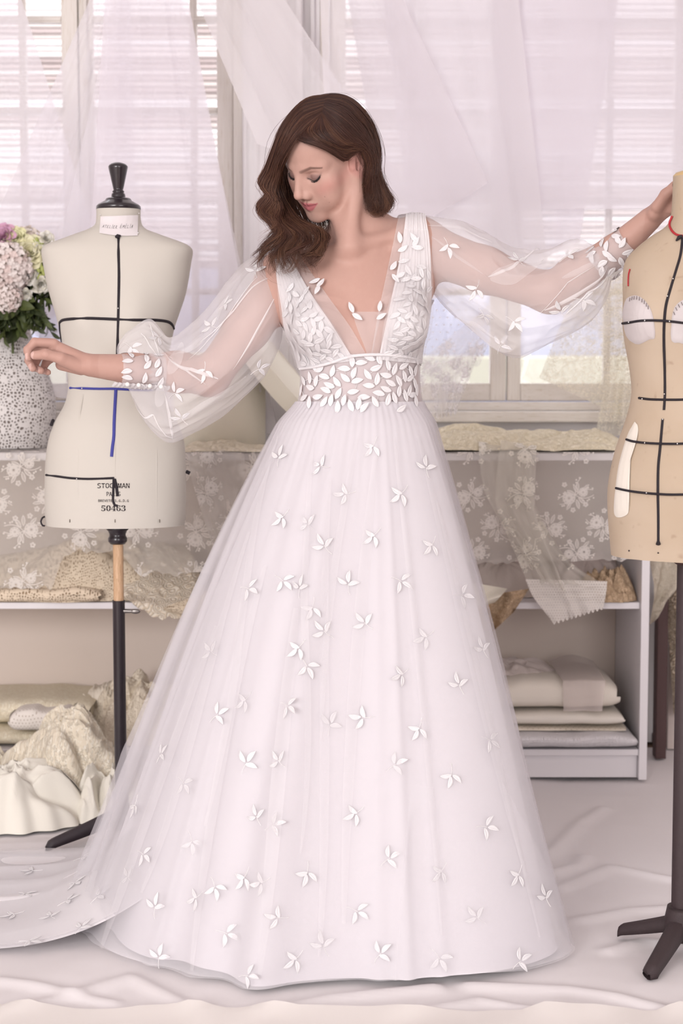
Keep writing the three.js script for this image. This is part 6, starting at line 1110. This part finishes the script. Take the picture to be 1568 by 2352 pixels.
// ---- vase of coral-like pierced ceramic
{
  const zb = -1.31, k = 1 / pxm(zb), ax = at(22, 900, zb), Y = (py) => at(22, py, zb).y, t = thing('vase', 'white pierced coral-textured vase holding a bouquet at the left edge', 'vase', [ax.x, 0, zb]);
  const cv = voronoi(42, 17, 0.9), holes = (u, v) => { const a = cv(u, v); return smoothstep(a[1] - a[0], 0.30, 0.72); };
  const bump = dataTex(1024, 1024, (u, v) => 1 - holes(u, v) * (1 - 0)), col = dataTex(1024, 1024, (u, v) => { const hgt = holes(u, v); return [lerp(0.80, 0.22, hgt), lerp(0.77, 0.18, hgt), lerp(0.75, 0.16, hgt)]; });
  const prof = [[88, 1031], [93, 1010], [100, 985], [104, 950], [103, 915], [96, 880], [84, 845], [70, 812], [57, 785], [50, 765], [49, 752], [45, 752], [45, 780], [60, 830], [80, 900]];
  mesh('vase_body', (() => { const g = lathe(prof.map(([r, y]) => [r * k, Math.max(Y(y), CAB.top + 0.008)]), 96); const uv = g.attributes.uv, p = g.attributes.position; for (let i = 0; i < uv.count; i++) uv.setXY(i, uv.getX(i) * 2, p.getY(i) * 2.6); return g; })(), std({ map: col, bumpMap: bump, bumpScale: 0.004, roughness: 0.7 }), t);
}
// ---- lace over the window bottoms
{
  const cl = thing('dotted_veil', 'white dotted tulle veil with a broad scalloped lace border hanging before the right window', 'veil', [0, 0, 0]);
  const z = -1.42;
  const dotT = dataTex(256, 256, (u, v) => { const x = u * 7, y = v * 7, r = Math.hypot((x + 0.5 * (Math.floor(y) % 2)) % 1 - 0.5, y % 1 - 0.5); return 0.34 + 0.66 * (1 - smoothstep(r, 0.10, 0.16)); });
  mesh('dotted_tulle', hanging(z, [[960, 640], [955, 760], [955, 880]], [[1130, 700], [1118, 760], [1095, 800]], { amp: 0.006, waves: 3, seed: 2 }), laceM([0.84, 0.83, 0.88], dotT, 6.5), cl);
  mesh('lace_border', hanging(z + 0.015, [[940, 850], [955, 890], [985, 950]], [[1122, 700], [1128, 770], [1112, 812]], { amp: 0.005, waves: 4, seed: 5, scallop: 14, scN: 5 }), laceM([0.86, 0.83, 0.85], LT.rose, 5.5, { opacity: 1 }), cl);
  mesh('lace_border', hanging(z + 0.02, [[985, 850], [990, 900], [1000, 952]], [[1105, 790], [1085, 850], [1050, 940]], { amp: 0.006, waves: 4, seed: 9, scallop: 12, scN: 5 }), laceM([0.86, 0.83, 0.85], LT.rose, 6.5), cl);
  one('window_lace', 'cream vermicelli lace panel hung slantwise over the right window behind the tan dress form', 'lace', hanging(z + 0.03, [[1340, 640], [1290, 740], [1238, 868]], [[1500, 600], [1500, 760], [1500, 990]], { amp: 0.009, waves: 3, seed: 8, nu: 70 }), laceM([0.86, 0.81, 0.68], LT.scroll, 3.2));
  one('window_lace', 'cream lace length falling to the sill beside the tan dress form', 'lace', hanging(z + 0.055, [[1400, 620], [1398, 820], [1366, 1000]], [[1490, 620], [1490, 800], [1490, 1000]], { amp: 0.012, waves: 3, seed: 18 }), laceM([0.86, 0.81, 0.69], LT.scroll, 3.2));
}
// ---- bundle of cream lace along the top of the unit, and the lengths hanging from it
{
  const top = CAB.top + 0.008;
  one('lace_bundle', 'bundle of cream lace heaped on the top of the shelf unit below the right window', 'lace', ruched(cx(940), cx(1462), -1.38, CF + 0.012, CAB.top + 0.004, 0.118, 4.2, 3), std({ map: scrollMap([212, 198, 166], [246, 238, 218], 3.2), bumpMap: rep(LT.scroll, 3.2), bumpScale: 0.003, roughness: 0.9 }));
  one('lace_bundle', 'smaller roll of cream lace on the shelf unit beside the ivory dress form', 'lace', ruched(cx(415), cx(690), -1.26, CF + 0.012, CAB.top + 0.004, 0.05, 7.7, 3), std({ map: scrollMap([212, 198, 172], [246, 238, 222], 3.2), bumpMap: rep(LT.scroll, 3.2), bumpScale: 0.003, roughness: 0.9 }));
  const v1 = thing('lace_scarf', 'long cream lace scarf hanging slantwise down the unit right of the dress', 'scarf', [0, 0, 0]);
  mesh('scarf_fall', hanging(ZT + 0.022, [[1098, 1010], [1110, 1120], [1160, 1220], [1212, 1340]], [[1222, 1030], [1226, 1150], [1300, 1280], [1390, 1345]], { amp: 0.007, waves: 2.5, seed: 4, top: -0.06 }), laceM([0.86, 0.82, 0.74], LT.rose, 3.4), v1);
  mesh('scarf_fall', hanging(ZT + 0.032, [[1150, 1010], [1138, 1120], [1150, 1190], [1240, 1330]], [[1232, 1024], [1228, 1150], [1232, 1190], [1300, 1360]], { amp: 0.006, waves: 2, seed: 14, top: -0.05 }), laceM([0.86, 0.82, 0.74], LT.rose, 3.4), v1);
  mesh('scalloped_hem', hanging(ZT + 0.024, [[1206, 1330], [1225, 1372], [1268, 1428]], [[1394, 1335], [1392, 1358], [1386, 1392]], { amp: 0.004, waves: 3, seed: 7, scallop: 8, scN: 12, nu: 90 }), laceM([0.88, 0.83, 0.78], LT.eyelet, 17), v1);
  one('lace_scarf', 'narrow sheer lace scarf hanging between the ivory dress form and the skirt', 'scarf', hanging(ZT + 0.02, [[428, 1035], [440, 1100], [470, 1200], [505, 1300]], [[560, 1030], [565, 1120], [575, 1220], [560, 1330]], { amp: 0.008, waves: 2, seed: 3, top: -0.04 }), laceM([0.86, 0.825, 0.79], LT.rose, 3.4));
}
// ---- on the middle shelf
{
  const y = CAB.mid + 0.001;
  const cm = std({ map: tint(LT.crochet, [184, 156, 124], [230, 214, 190]), bumpMap: rep(LT.crochet, 4.6), bumpScale: 0.003, roughness: 0.9 }); cm.map.repeat.set(4.6, 4.6);
  one('crochet_blanket', 'beige openwork crochet blanket heaped on the middle shelf behind the black stand pole', 'blanket', heap(cx(-160), cx(420), -1.44, -1.085, y, 0.165, 2.3, { folds: 4, amp: 0.25, shape: (x, z) => 0.74 + 0.36 * Math.exp(-(((x - 0.2) / 0.45) ** 2)) }), cm);
  const bandM = std({ map: tint(LT.crochet, [166, 136, 104], [232, 214, 190]), bumpMap: rep(LT.crochet, 3.0), bumpScale: 0.005, roughness: 0.9 }); bandM.map.repeat.set(3, 3);
  one('crochet_border', 'thick ring-patterned crochet border lying along the middle shelf edge', 'lace', folded(cx(-120), cx(225), y, 0.045, -1.20, CF + 0.004, 5, { wav: 0.006 }), bandM);
  const rm = std({ map: tint(LT.rosette, [222, 205, 181], [247, 238, 223]), bumpMap: rep(LT.rosette, 3.4), bumpScale: 0.0035, roughness: 0.9 }); rm.map.repeat.set(3.4, 3.4);
  one('rosette_fabric', 'cream fabric of ribbon rosettes drooping over the edge of the middle shelf', 'fabric', sheet(90, 80, (u, v) => {
    const [lx, rx] = [lerp(212, 305, v), lerp(430, 500, v)], px = lerp(lx, rx, u), w = smoothstep(v, 0.66, 0.86), py = lerp(lerp(1236, 1250, u), 1374, Math.min(1, v / 0.74)) + Math.max(0, v - 0.74) / 0.26 * (10 + 34 * Math.sin(Math.min(1, u * 1.15) * 3.0) + 6 * Math.abs(Math.sin(u * 22))), z = lerp(lerp(-1.36, CF - 0.035, Math.pow(Math.min(1, v / 0.7), 0.7)), CF + 0.022, w) + 0.004 * noise3(u * 9, v * 9, 3);
    return P(px, py + 4 * noise3(u * 12, v * 10, 6), z);
  }, { uv: (u, v, p) => [p.x, p.y * 1.0 - p.z * 0.5] }), rm);
  one('crochet_blanket', 'end of a beige crochet blanket sagging off the shelf next to the skirt', 'blanket', sheet(50, 40, (u, v) => { const px = lerp(375, 560, u), py = lerp(lerp(1395, 1330, u), lerp(1400, 1442, Math.sin(Math.min(1, u * 1.3) * 1.5)), v); return P(px, py, CF + 0.02 + 0.02 * Math.sin(v * 3) + 0.004 * noise3(u * 8, v * 8, 2)); }, { uv: (u, v, p) => [p.x, p.y] }), cm);
  // right half
  one('folded_cloth', 'pale mauve-beige cloth bundle lying on the middle shelf behind the lace', 'fabric', heap(cx(1040), cx(1330), -1.44, -1.18, y, 0.115, 6.1, { folds: 4, amp: 0.3 }), cloth([0.66, 0.575, 0.525], LT.plush, 8, 0.001));
  one('folded_cloth', 'soft taupe cloth bundle on the middle shelf against the right side panel', 'fabric', heap(cx(1270), cx(1470), -1.42, -1.16, y, 0.12, 8.4, { folds: 4, amp: 0.35 }), cloth([0.56, 0.475, 0.44], LT.plush, 8, 0.001));
  const tanLace = std({ map: scrollMap([160, 132, 104], [216, 190, 160], 4), bumpMap: rep(LT.scroll, 4), bumpScale: 0.003, roughness: 0.9 });
  one('antique_lace', 'crumpled tan antique lace lying along the middle shelf near its right end', 'lace', heap(cx(1340), cx(1476), -1.24, CF - 0.002, y, 0.075, 3.1, { folds: 8, amp: 0.6 }), tanLace);
  one('antique_lace', 'tan antique lace hanging over the shelf edge close beside the skirt', 'lace', sheet(50, 50, (u, v) => { const px = lerp(lerp(1085, 1120, v), lerp(1215, 1180, v), u), py = lerp(lerp(1372, 1352, u), lerp(1462, 1405, u), v); return P(px, py, CF + 0.02 + 0.018 * Math.sin(u * 9 + v * 3) * (0.4 + v) + 0.006 * noise3(u * 9, v * 9)); }, { uv: (u, v, p) => [p.x, p.y] }), tanLace);
  one('ivory_cloth', 'smooth ivory cloth fold slipping off the middle shelf beside the skirt', 'fabric', sheet(40, 40, (u, v) => { const px = lerp(1060, lerp(1165, 1128, v), u), py = lerp(lerp(1334, 1352, u), lerp(1432, 1394, u), v); return P(px, py, CF - 0.02 + 0.055 * Math.sin(Math.PI * Math.min(1, v * 0.8 + 0.15)) + 0.01 * Math.sin(u * 5 + v * 7)); }, { uv: (u, v, p) => [p.x, p.y] }), cloth([0.84, 0.79, 0.68], LT.weave, 30, 0.0002));
}
// ---- bottom boards
{
  const y = CAB.low + 0.001, Lx = (a) => cx(a);
  const pm = (lo, hi, tx, r, b) => { const m = std({ map: tint(tx, lo, hi), bumpMap: rep(tx, r), bumpScale: b, roughness: 0.92 }); m.map.repeat.set(r, r); return m; };
  one('plush_throw', 'white fluffy throw spread on the bottom board at the right', 'throw', folded(Lx(1010), CAB.x1 - 0.034, y + 0.003, 0.045, CB + 0.03, CF + 0.026, 3, { wav: 0.004 }), cloth([0.90, 0.865, 0.885], LT.plush, 14, 0.006));
  const s = y + 0.046;
  one('folded_lace', 'thin folded lace edge lowest of the folded stack on the white fluffy throw', 'lace', folded(Lx(1120), Lx(1448), s, 0.014, -1.42, CF - 0.012, 4, { wav: 0.004 }), pm([205, 190, 170], [240, 230, 215], LT.eyelet, 8, 0.001));
  one('folded_cloth', 'folded ivory cloth with sprigs in the middle of the folded stack', 'fabric', folded(Lx(1110), Lx(1442), s + 0.0145, 0.046, -1.42, CF - 0.016, 6, { wav: 0.004 }), cloth([0.82, 0.765, 0.69], LT.weave, 26, 0.0003));
  one('folded_cloth', 'thick folded cream cloth on top of the folded stack', 'fabric', folded(Lx(1105), Lx(1432), s + 0.061, 0.082, -1.42, CF - 0.022, 9, { wav: 0.008, sag: 0.008 }), cloth([0.80, 0.735, 0.65], LT.weave, 26, 0.0003));
  one('tulle_length', 'sheer blush tulle length draped over the folded stack', 'tulle', sheet(50, 50, (u, v) => { const x = lerp(lerp(Lx(1296), Lx(1302), v), lerp(Lx(1408), Lx(1392), v), u), a = Math.min(v * 1.6, 1), b = Math.max(0, v - 0.625) / 0.375; return V(x, lerp(s + 0.158 + 0.018 * Math.sin(u * 3.2), s + 0.150, a) - 0.088 * b, lerp(-1.36, CF - 0.012, a) + 0.004 * Math.sin(u * 9)); }, { uv: (u, v) => [u * 0.1, v * 0.2] }), tulle(0.6, [0.80, 0.70, 0.66], 10));
  one('tulle_length', 'crumpled blush tulle lying on the folded stack close to the skirt', 'tulle', heap(Lx(1090), Lx(1300), -1.36, -1.17, s + 0.145, 0.03, 5.5, { folds: 7, amp: 0.5 }), tulle(0.75, [0.80, 0.70, 0.66], 10));
  // left bottom board
  one('paisley_lace', 'ecru paisley lace folded on the left bottom board, uppermost of two', 'lace', folded(Lx(-140), Lx(190), y + 0.052, 0.075, -1.45, CF - 0.07, 12, { wav: 0.006 }), pm([220, 206, 178], [245, 237, 216], LT.scroll, 3.5, 0.002));
  one('paisley_lace', 'ecru paisley lace folded flat under the white eyelet cloth', 'lace', folded(Lx(-140), Lx(150), y, 0.050, -1.45, CF - 0.02, 13, { wav: 0.005 }), pm([220, 206, 178], [245, 237, 216], LT.scroll, 3.5, 0.002));
  one('eyelet_cloth', 'white eyelet cloth rolled on the paisley lace', 'fabric', (() => { const g = folded(Lx(12), Lx(165), y + 0.052, 0.062, CF - 0.10, CF + 0.01, 15, { wav: 0.010 }); return g; })(), pm([196, 182, 168], [240, 232, 224], LT.eyelet, 13, 0.0012));
  one('eyelet_cloth', 'peaked fold of eyelet cloth standing behind the white eyelet roll', 'fabric', heap(Lx(120), Lx(262), -1.42, -1.18, y + 0.05, 0.125, 9.3, { folds: 3, amp: 0.2, shape: (x) => 0.8 + 0.3 * x }), pm([190, 174, 152], [238, 228, 212], LT.eyelet, 13, 0.0012));
  one('cream_crochet', 'cream crochet lace heaped on the bottom board behind the stand pole', 'lace', heap(Lx(170), Lx(430), -1.40, -1.09, y, 0.16, 4.4, { folds: 6, amp: 0.45 }), pm([206, 182, 152], [242, 230, 210], LT.crochet, 6, 0.003));
  one('cream_lace_pile', 'large pile of cream scalloped lace spilling from the shelf on to the floor', 'lace', heap(Lx(-20), Lx(345), -1.03, -0.72, 0.0, 0.225, 6.6, { folds: 5, amp: 0.26, n: 200, shape: (x, z) => 0.72 + 0.36 * Math.exp(-(((x - 0.1) / 0.4) ** 2)) - 0.25 * z }), pm([224, 211, 184], [251, 245, 231], LT.scroll, 4.2, 0.0035));
  one('cream_lace_pile', 'cream scalloped lace spilling at the left edge of the large pile', 'lace', heap(Lx(-190), Lx(75), -1.03, -0.76, 0.0, 0.15, 7.9, { folds: 6, amp: 0.5 }), pm([224, 211, 184], [251, 245, 231], LT.scroll, 4.2, 0.0035));
  one('cream_silk', 'soft cream voile crumpled on the floor in front of the lace pile', 'fabric', heap(Lx(-110), Lx(250), -0.90, -0.54, 0.0, 0.125, 3.4, { folds: 6, amp: 0.42, n: 200 }), cloth([0.87, 0.83, 0.74], LT.weave, 20, 0.0002));
  one('cream_silk', 'small cream voile crumple on the floor touching the black stand pole', 'fabric', heap(Lx(190), Lx(352), -0.92, -0.64, 0.0, 0.09, 8.8, { folds: 7, amp: 0.7 }), cloth([0.87, 0.83, 0.74], LT.weave, 20, 0.0002));
}
// ---- lace and fleece beyond the right end of the unit
{
  one('fringed_fleece', 'shaggy cream fleece hanging in front of the pale leaning board', 'fleece', sheet(40, 80, (u, v) => { const q = at(lerp(lerp(1528, 1546, v), 1640, u), lerp(1352, 1640, v), -1.40); q.z = -1.40 + 0.03 * Math.sin(u * 3) + 0.006 * noise3(u * 14, v * 20, 4); return q; }, { uv: (u, v, p) => [p.x, p.y] }), (() => { const m = std({ map: tint(LT.rosette, [160, 138, 116], [222, 206, 184]), bumpMap: rep(LT.rosette, 5), bumpScale: 0.008, roughness: 0.95 }); m.map.repeat.set(5, 5); return m; })());
  one('beaded_lace', 'ivory beaded lace bunched on the end of the shelf unit behind the stand pole', 'lace', sheet(44, 50, (u, v) => { const q = at(lerp(lerp(1488, 1494, v), lerp(1568, 1530, v * v), u), lerp(lerp(1278, 1290, u), lerp(1440, 1372, u), v), -1.17); q.z += 0.05 * Math.sin(Math.PI * v) + 0.02 * Math.sin(u * 7 + v * 5) + 0.008 * noise3(u * 9, v * 9, 3); return q; }, { uv: (u, v, p) => [p.x, p.y] }), (() => { const m = std({ map: tint(LT.guipure, [190, 172, 146], [240, 230, 214]), bumpMap: rep(LT.guipure, 7), bumpScale: 0.004, roughness: 0.9 }); m.map.repeat.set(7, 7); return m; })());
}
// ---------------------------------------------------------------- the bouquet: each bloom a thing with its petals
{
  const zb = -1.29, r = rng(23);
  const petalM = (c, o = {}) => phys({ color: rgb(...c), roughness: 0.7, transmission: 0.06, thickness: 0, specularIntensity: 0.3, ...o });
  const greenM = [[0.055, 0.075, 0.022], [0.085, 0.11, 0.03], [0.04, 0.055, 0.02]].map((c) => std({ color: rgb(...c), roughness: 0.55 }));
  const lime = std({ color: rgb(0.45, 0.50, 0.16), roughness: 0.6 });
  const orient = (dir) => new THREE.Quaternion().setFromUnitVectors(V(0, 0, 1), dir.clone().normalize());
  // cupped petal in local axes: root at the origin, out along y, facing z
  const petal = (L, wd, cup, roll = 0) => sheet(7, 8, (u, v) => { const s = Math.pow(Math.sin(Math.PI * Math.min(1, v * 0.86 + 0.06)), 0.7), x = (u - 0.5) * wd * s; return V(x, v * L, cup * (v * v) * L + 1.6 * x * x / wd - roll * L * Math.max(0, v - 0.75) ** 2 * 6); });
  const rose = (name, label, px, py, rad, c, dir, layers = 5) => {
    const c0 = at(px, py, zb + 0.11), R = rad / pxm(zb + 0.11), t = thing(name, label, 'flower', c0.toArray()); t.quaternion.copy(orient(V(...dir)));
    const ms = [petalM(c), petalM(c.map((x, i) => x * [0.97, 0.96, 0.9][i]))];
    for (let k = 0; k < layers; k++) {
      const n = 3 + k, q = (k + 1) / layers, g = petal(R * (0.65 + 0.5 * q), R * (0.7 + 0.55 * q), 0.0, 0.3 * q);
      for (let i = 0; i < n; i++) { const m = mesh('petal', g, ms[(i + k) % 2], t), a = i / n * TAU + k * 0.7, open = lerp(0.12, 1.15, q * q); m.rotation.order = 'ZXY'; m.rotation.set(0, 0, a); m.position.set(-Math.sin(a) * R * 0.16 * q * 1.6, Math.cos(a) * R * 0.16 * q * 1.6, -R * 0.35); m.rotation.x = Math.PI / 2 - open; }
    }
    const st = mesh('stem', tube(spline([V(0, 0, -R * 0.3), V(0, -0.02, -R), V(0, -0.10, -R * 1.4)], 10), 0.003, 6), greenM[1], t); st.quaternion.copy(t.quaternion.clone().invert());
  };
  const hydrangea = (label, px, py, rad, c, n, zo = 0.1) => {
    const c0 = at(px, py, zb + zo), R = rad / pxm(zb + zo), t = thing('hydrangea_bloom', label, 'flower', c0.toArray(), 'blush hydrangea heads');
    const fl = mergeGeometries([0, 1, 2, 3].map((i) => petal(R * 0.20, R * 0.20, 0.10).rotateZ(i * Math.PI / 2 + 0.3)));
    const ms = [0, 1, 2, 3].map((k) => petalM([c[0] * (1 - 0.03 * k), c[1] * (1 - 0.055 * k), c[2] * (1 - 0.06 * k)]));
    for (let i = 0; i < n; i++) { const y = 1 - 2 * (i + 0.5) / n, a = i * 2.39996, q = Math.sqrt(1 - y * y), d = V(q * Math.cos(a), y, q * Math.sin(a)); if (d.z < -0.35) continue; const m = mesh('floret', fl, ms[Math.floor(r() * 4)], t); m.position.copy(d).multiplyScalar(R * (0.9 + 0.13 * r())); m.quaternion.copy(orient(d.clone().add(V(r() - 0.5, r() - 0.5, r() - 0.5).multiplyScalar(0.7)))); m.rotateZ(r() * 3); }
    const core = new THREE.SphereGeometry(R * 0.84, 20, 14); mesh('core', core, petalM([c[0] * 0.9, c[1] * 0.86, c[2] * 0.80]), t);
    mesh('stem', tube(spline([V(0, -R * 0.6, 0), V(0.01, -R * 1.3, -0.02), V(0.01, -0.16, -0.03)], 10), 0.004, 6), greenM[1], t);
  };
  hydrangea('blush white hydrangea head in the middle of the bouquet under the yellow rose', 22, 612, 54, [0.93, 0.86, 0.83], 150, 0.11);
  hydrangea('blush hydrangea head low in the bouquet above the dark foliage', 14, 682, 36, [0.92, 0.85, 0.82], 110, 0.12);
  hydrangea('ivory hydrangea head at the top of the bouquet behind the yellow rose', 62, 556, 34, [0.92, 0.86, 0.79], 90, 0.04);
  hydrangea('pale hydrangea head at the top left of the bouquet beside the pink peony', -8, 560, 40, [0.92, 0.83, 0.79], 90, 0.05);
  rose('yellow_rose', 'large pale yellow open rose at the top of the bouquet', 68, 578, 32, [0.93, 0.90, 0.66], [0.25, 0.25, 1], 6);
  rose('yellow_rose', 'greenish yellow rose between the pink peony and the large yellow rose', 36, 546, 22, [0.88, 0.87, 0.58], [0.0, 0.35, 1], 5);
  rose('pink_peony', 'closed pink peony at the upper left of the bouquet', 8, 541, 24, [0.72, 0.43, 0.60], [-0.2, 0.35, 0.9], 5);
  const lis = (label, px, py, rad, dir) => rose('lisianthus', label, px, py, rad, [0.92, 0.90, 0.84], dir, 4);
  lis('white lisianthus bloom right of the blush hydrangea', 67, 632, 18, [0.35, -0.05, 1]); lis('white lisianthus drooping above the foliage next to the dress form', 95, 655, 18, [0.4, -0.5, 0.8]); lis('small white lisianthus at the top right of the bouquet', 108, 548, 15, [0.5, 0.3, 0.8]);
  lis('white lisianthus touching the dress form shoulder', 92, 570, 14, [0.5, 0.2, 0.8]); lis('tiny white lisianthus low between the hydrangea and the foliage', 60, 676, 12, [0.2, -0.3, 0.9]);
  // bud sprays
  const spray = (label, pts) => { const c0 = at(pts[0][0], pts[0][1], zb + 0.11), t = thing('bud_spray', label, 'flower', c0.toArray()); for (const [x, y, s] of pts) { const b = at(x, y, zb + 0.11).sub(c0), g = new THREE.SphereGeometry(s / pxm(zb), 12, 10); g.scale(0.75, 1.25, 0.75); const m = mesh('bud', g, lime, t); m.position.copy(b); m.rotation.z = (r() - 0.5); mesh('stem', tube([b, V(0.0, -0.05, -0.04)], 0.0013, 5), lime, t); } };
  spray('cluster of lime green buds right of the large yellow rose', [[78, 556, 6], [84, 552, 6], [90, 560, 5.5], [84, 562, 5], [96, 556, 5]]); spray('cluster of lime green buds above the drooping lisianthus', [[92, 608, 6.5], [97, 618, 6.5], [88, 620, 5.5], [91, 636, 6.5], [100, 628, 5]]);
  // foliage: sprays of leaves round the rim
  const leafG = [sheet(6, 9, (u, v) => { const s = Math.sin(Math.PI * v) ** 0.8; return V((u - 0.5) * 0.030 * s, v * 0.060, 0.008 * Math.sin(v * 2.4) + 0.9 * ((u - 0.5) * s) ** 2 * 0.03); }), sheet(5, 9, (u, v) => { const s = Math.sin(Math.PI * v) ** 0.8; return V((u - 0.5) * 0.013 * s, v * 0.040, 0.006 * Math.sin(v * 2.4)); })];
  const foliage = (label, from, to, n, big, zo, seed) => {
    const a = at(...from, zb + zo), b = at(...to, zb + zo + 0.03), t = thing('foliage_stem', label, 'foliage', a.toArray(), 'foliage round the rim of the vase'), q = rng(seed), L = b.clone().sub(a);
    const sp = spline([V(0, 0, 0), L.clone().multiplyScalar(0.5).add(V(0, 0.012, 0.01)), L], 14);
    mesh('stem', tube(sp, 0.0016, 5), greenM[2], t);
    for (let i = 0; i < n; i++) { const s = sp[Math.floor(lerp(2, 14, (i + 0.5) / n))], m = mesh('leaf', leafG[big ? 0 : 1], greenM[Math.floor(q() * 3)], t); m.position.copy(s); m.quaternion.setFromUnitVectors(V(0, 1, 0), L.clone().normalize().add(V((i % 2 ? 1 : -1) * 0.8, q() - 0.5, q() * 0.7 - 0.1)).normalize()); m.rotateY((q() - 0.5) * 2.2); const k = 0.7 + 0.5 * q(); m.scale.set(k, k, k); }
  };
  const F = [['broad dark leaves hanging over the front of the vase', [30, 700], [10, 765], 9, 1, 0.1], ['broad dark leaves hanging over the vase rim', [40, 690], [45, 765], 9, 1, 0.09], ['broad dark leaves at the left of the vase rim', [0, 700], [-20, 750], 8, 1, 0.1], ['fine leaf spray drooping beside the dress form', [60, 690], [122, 770], 18, 0, 0.08], ['fine leaf spray hanging right of the vase', [60, 690], [85, 760], 16, 0, 0.09], ['fine leaf spray behind the drooping lisianthus', [70, 680], [118, 700], 16, 0, 0.06], ['broad dark leaves tucked under the lower hydrangea', [50, 680], [80, 725], 9, 1, 0.07], ['narrow leaf spray rising behind the bouquet', [80, 660], [112, 600], 14, 0, 0.0], ['broad leaves filling the right of the bouquet', [60, 660], [112, 680], 9, 1, 0.04], ['broad dark leaves in the middle under the blooms', [20, 690], [60, 740], 10, 1, 0.085], ['fine leaf spray low on the right rim', [50, 700], [108, 745], 16, 0, 0.07]];
  F.forEach(([l, a, b, n, big, zo], i) => { foliage(l, a, b, n, big, zo, 100 + i); foliage('second row of ' + l, [a[0] - 4, a[1] - 6], [b[0] - 9, b[1] - 12], n, big, zo - 0.03, 200 + i); });
}
// ---------------------------------------------------------------- tulle veils hung from the ceiling before the windows
{
  const rail = thing('curtain_wire', 'thin wire stretched below the ceiling from which the tulle veils hang', 'wire', [0, 0, 0]);
  mesh('wire', tube([V(ROOM.x0 + 0.01, 2.9, -1.36), V(ROOM.x1 - 0.01, 2.9, -1.36)], 0.003, 8), M.steel, rail);
  const veil = (label, z, left, right, op, pl, seed, c = [0.885, 0.845, 0.88]) => {
    const ex = ([a, b]) => { const [x0, y0] = a, [x1, y1] = b, A = P(x0, y0, z), B = P(x1, y1, z), k = (2.9 - A.y) / (A.y - B.y); return [V(A.x + (A.x - B.x) * k, 2.9, z), B]; };
    const [a0, a1] = ex(left), [b0, b1] = ex(right);
    const g = sheet(Math.max(60, pl * 9), 40, (u, v) => { const p = a0.clone().lerp(b0, u).lerp(a1.clone().lerp(b1, u), v), w = p.x; const uu = u + 0.03 * noise3(u * 9, v * 1.5, seed); p.z += (0.003 + 0.008 * v) * Math.sin(uu * pl * TAU + seed) * (0.6 + 0.5 * noise3(u * pl * 0.7, v * 0.8, seed)) + 0.006 * Math.pow(ridge(u * pl * 0.9 + seed, v * 0.25, seed), 14); return p; }, { uv: (u, v, p) => [p.x, p.y] });
    const m = mesh('tulle_veil', g, tulle(op, c, 10, { transmission: 0.5 })); tag(m, label, 'veil', 'tulle veils hung before the windows'); return m;
  };
  veil('tulle veil hanging at the far left of the left window', -1.44, [[-260, 0], [-260, 1000]], [[50, 0], [250, 640]], 0.85, 4, 1.1);
  veil('wide tulle veil fanning out behind the bouquet and the ivory dress form', -1.40, [[206, 0], [-70, 640]], [[300, 0], [330, 980]], 0.74, 4, 2.3);
  veil('dense tulle veil hanging straight down behind the black cap of the ivory dress form', -1.24, [[240, 0], [180, 1000]], [[432, 0], [600, 900]], 0.92, 4, 3.7, [0.88, 0.835, 0.88]);
  veil('tulle veil fanning from above the left window to behind the raised sleeve', -1.32, [[262, 0], [60, 900]], [[418, 0], [640, 1000]], 0.6, 5, 4.9);
  veil('tulle veil over the wall between the windows, behind her hair', -1.36, [[452, 0], [590, 330]], [[655, 0], [960, 470]], 0.85, 3, 5.2, [0.885, 0.845, 0.855]);
  veil('narrow tulle veil falling left of her head', -1.45, [[560, 0], [560, 900]], [[690, 0], [700, 900]], 0.8, 3, 6.6, [0.885, 0.85, 0.85]);
  veil('tulle veil swept from the middle of the right window to behind her shoulder', -1.24, [[735, 0], [760, 640]], [[925, 0], [1120, 420]], 0.82, 3, 7.4);
  veil('dense tulle veil hanging behind her raised arm', -1.28, [[800, 0], [905, 640]], [[1190, 0], [1260, 640]], 1.0, 5, 8.1, [0.885, 0.85, 0.875]);
  veil('tulle veil covering the upper right window', -1.40, [[880, 0], [960, 700]], [[1420, 0], [1330, 560]], 1.04, 4, 9.3);
  veil('tulle veil at the far right above the tan dress form', -1.32, [[1130, 0], [1150, 480]], [[1700, 0], [1700, 480]], 1.04, 4, 10.2);
  veil('thin tulle veil over the right panes behind the hand', -1.44, [[1300, 0], [1270, 720]], [[1720, 0], [1720, 900]], 0.55, 4, 11.5);
}
scene.traverse((o) => { if (o.isLight) o.castShadow = true; });
renderer.render(scene, camera);
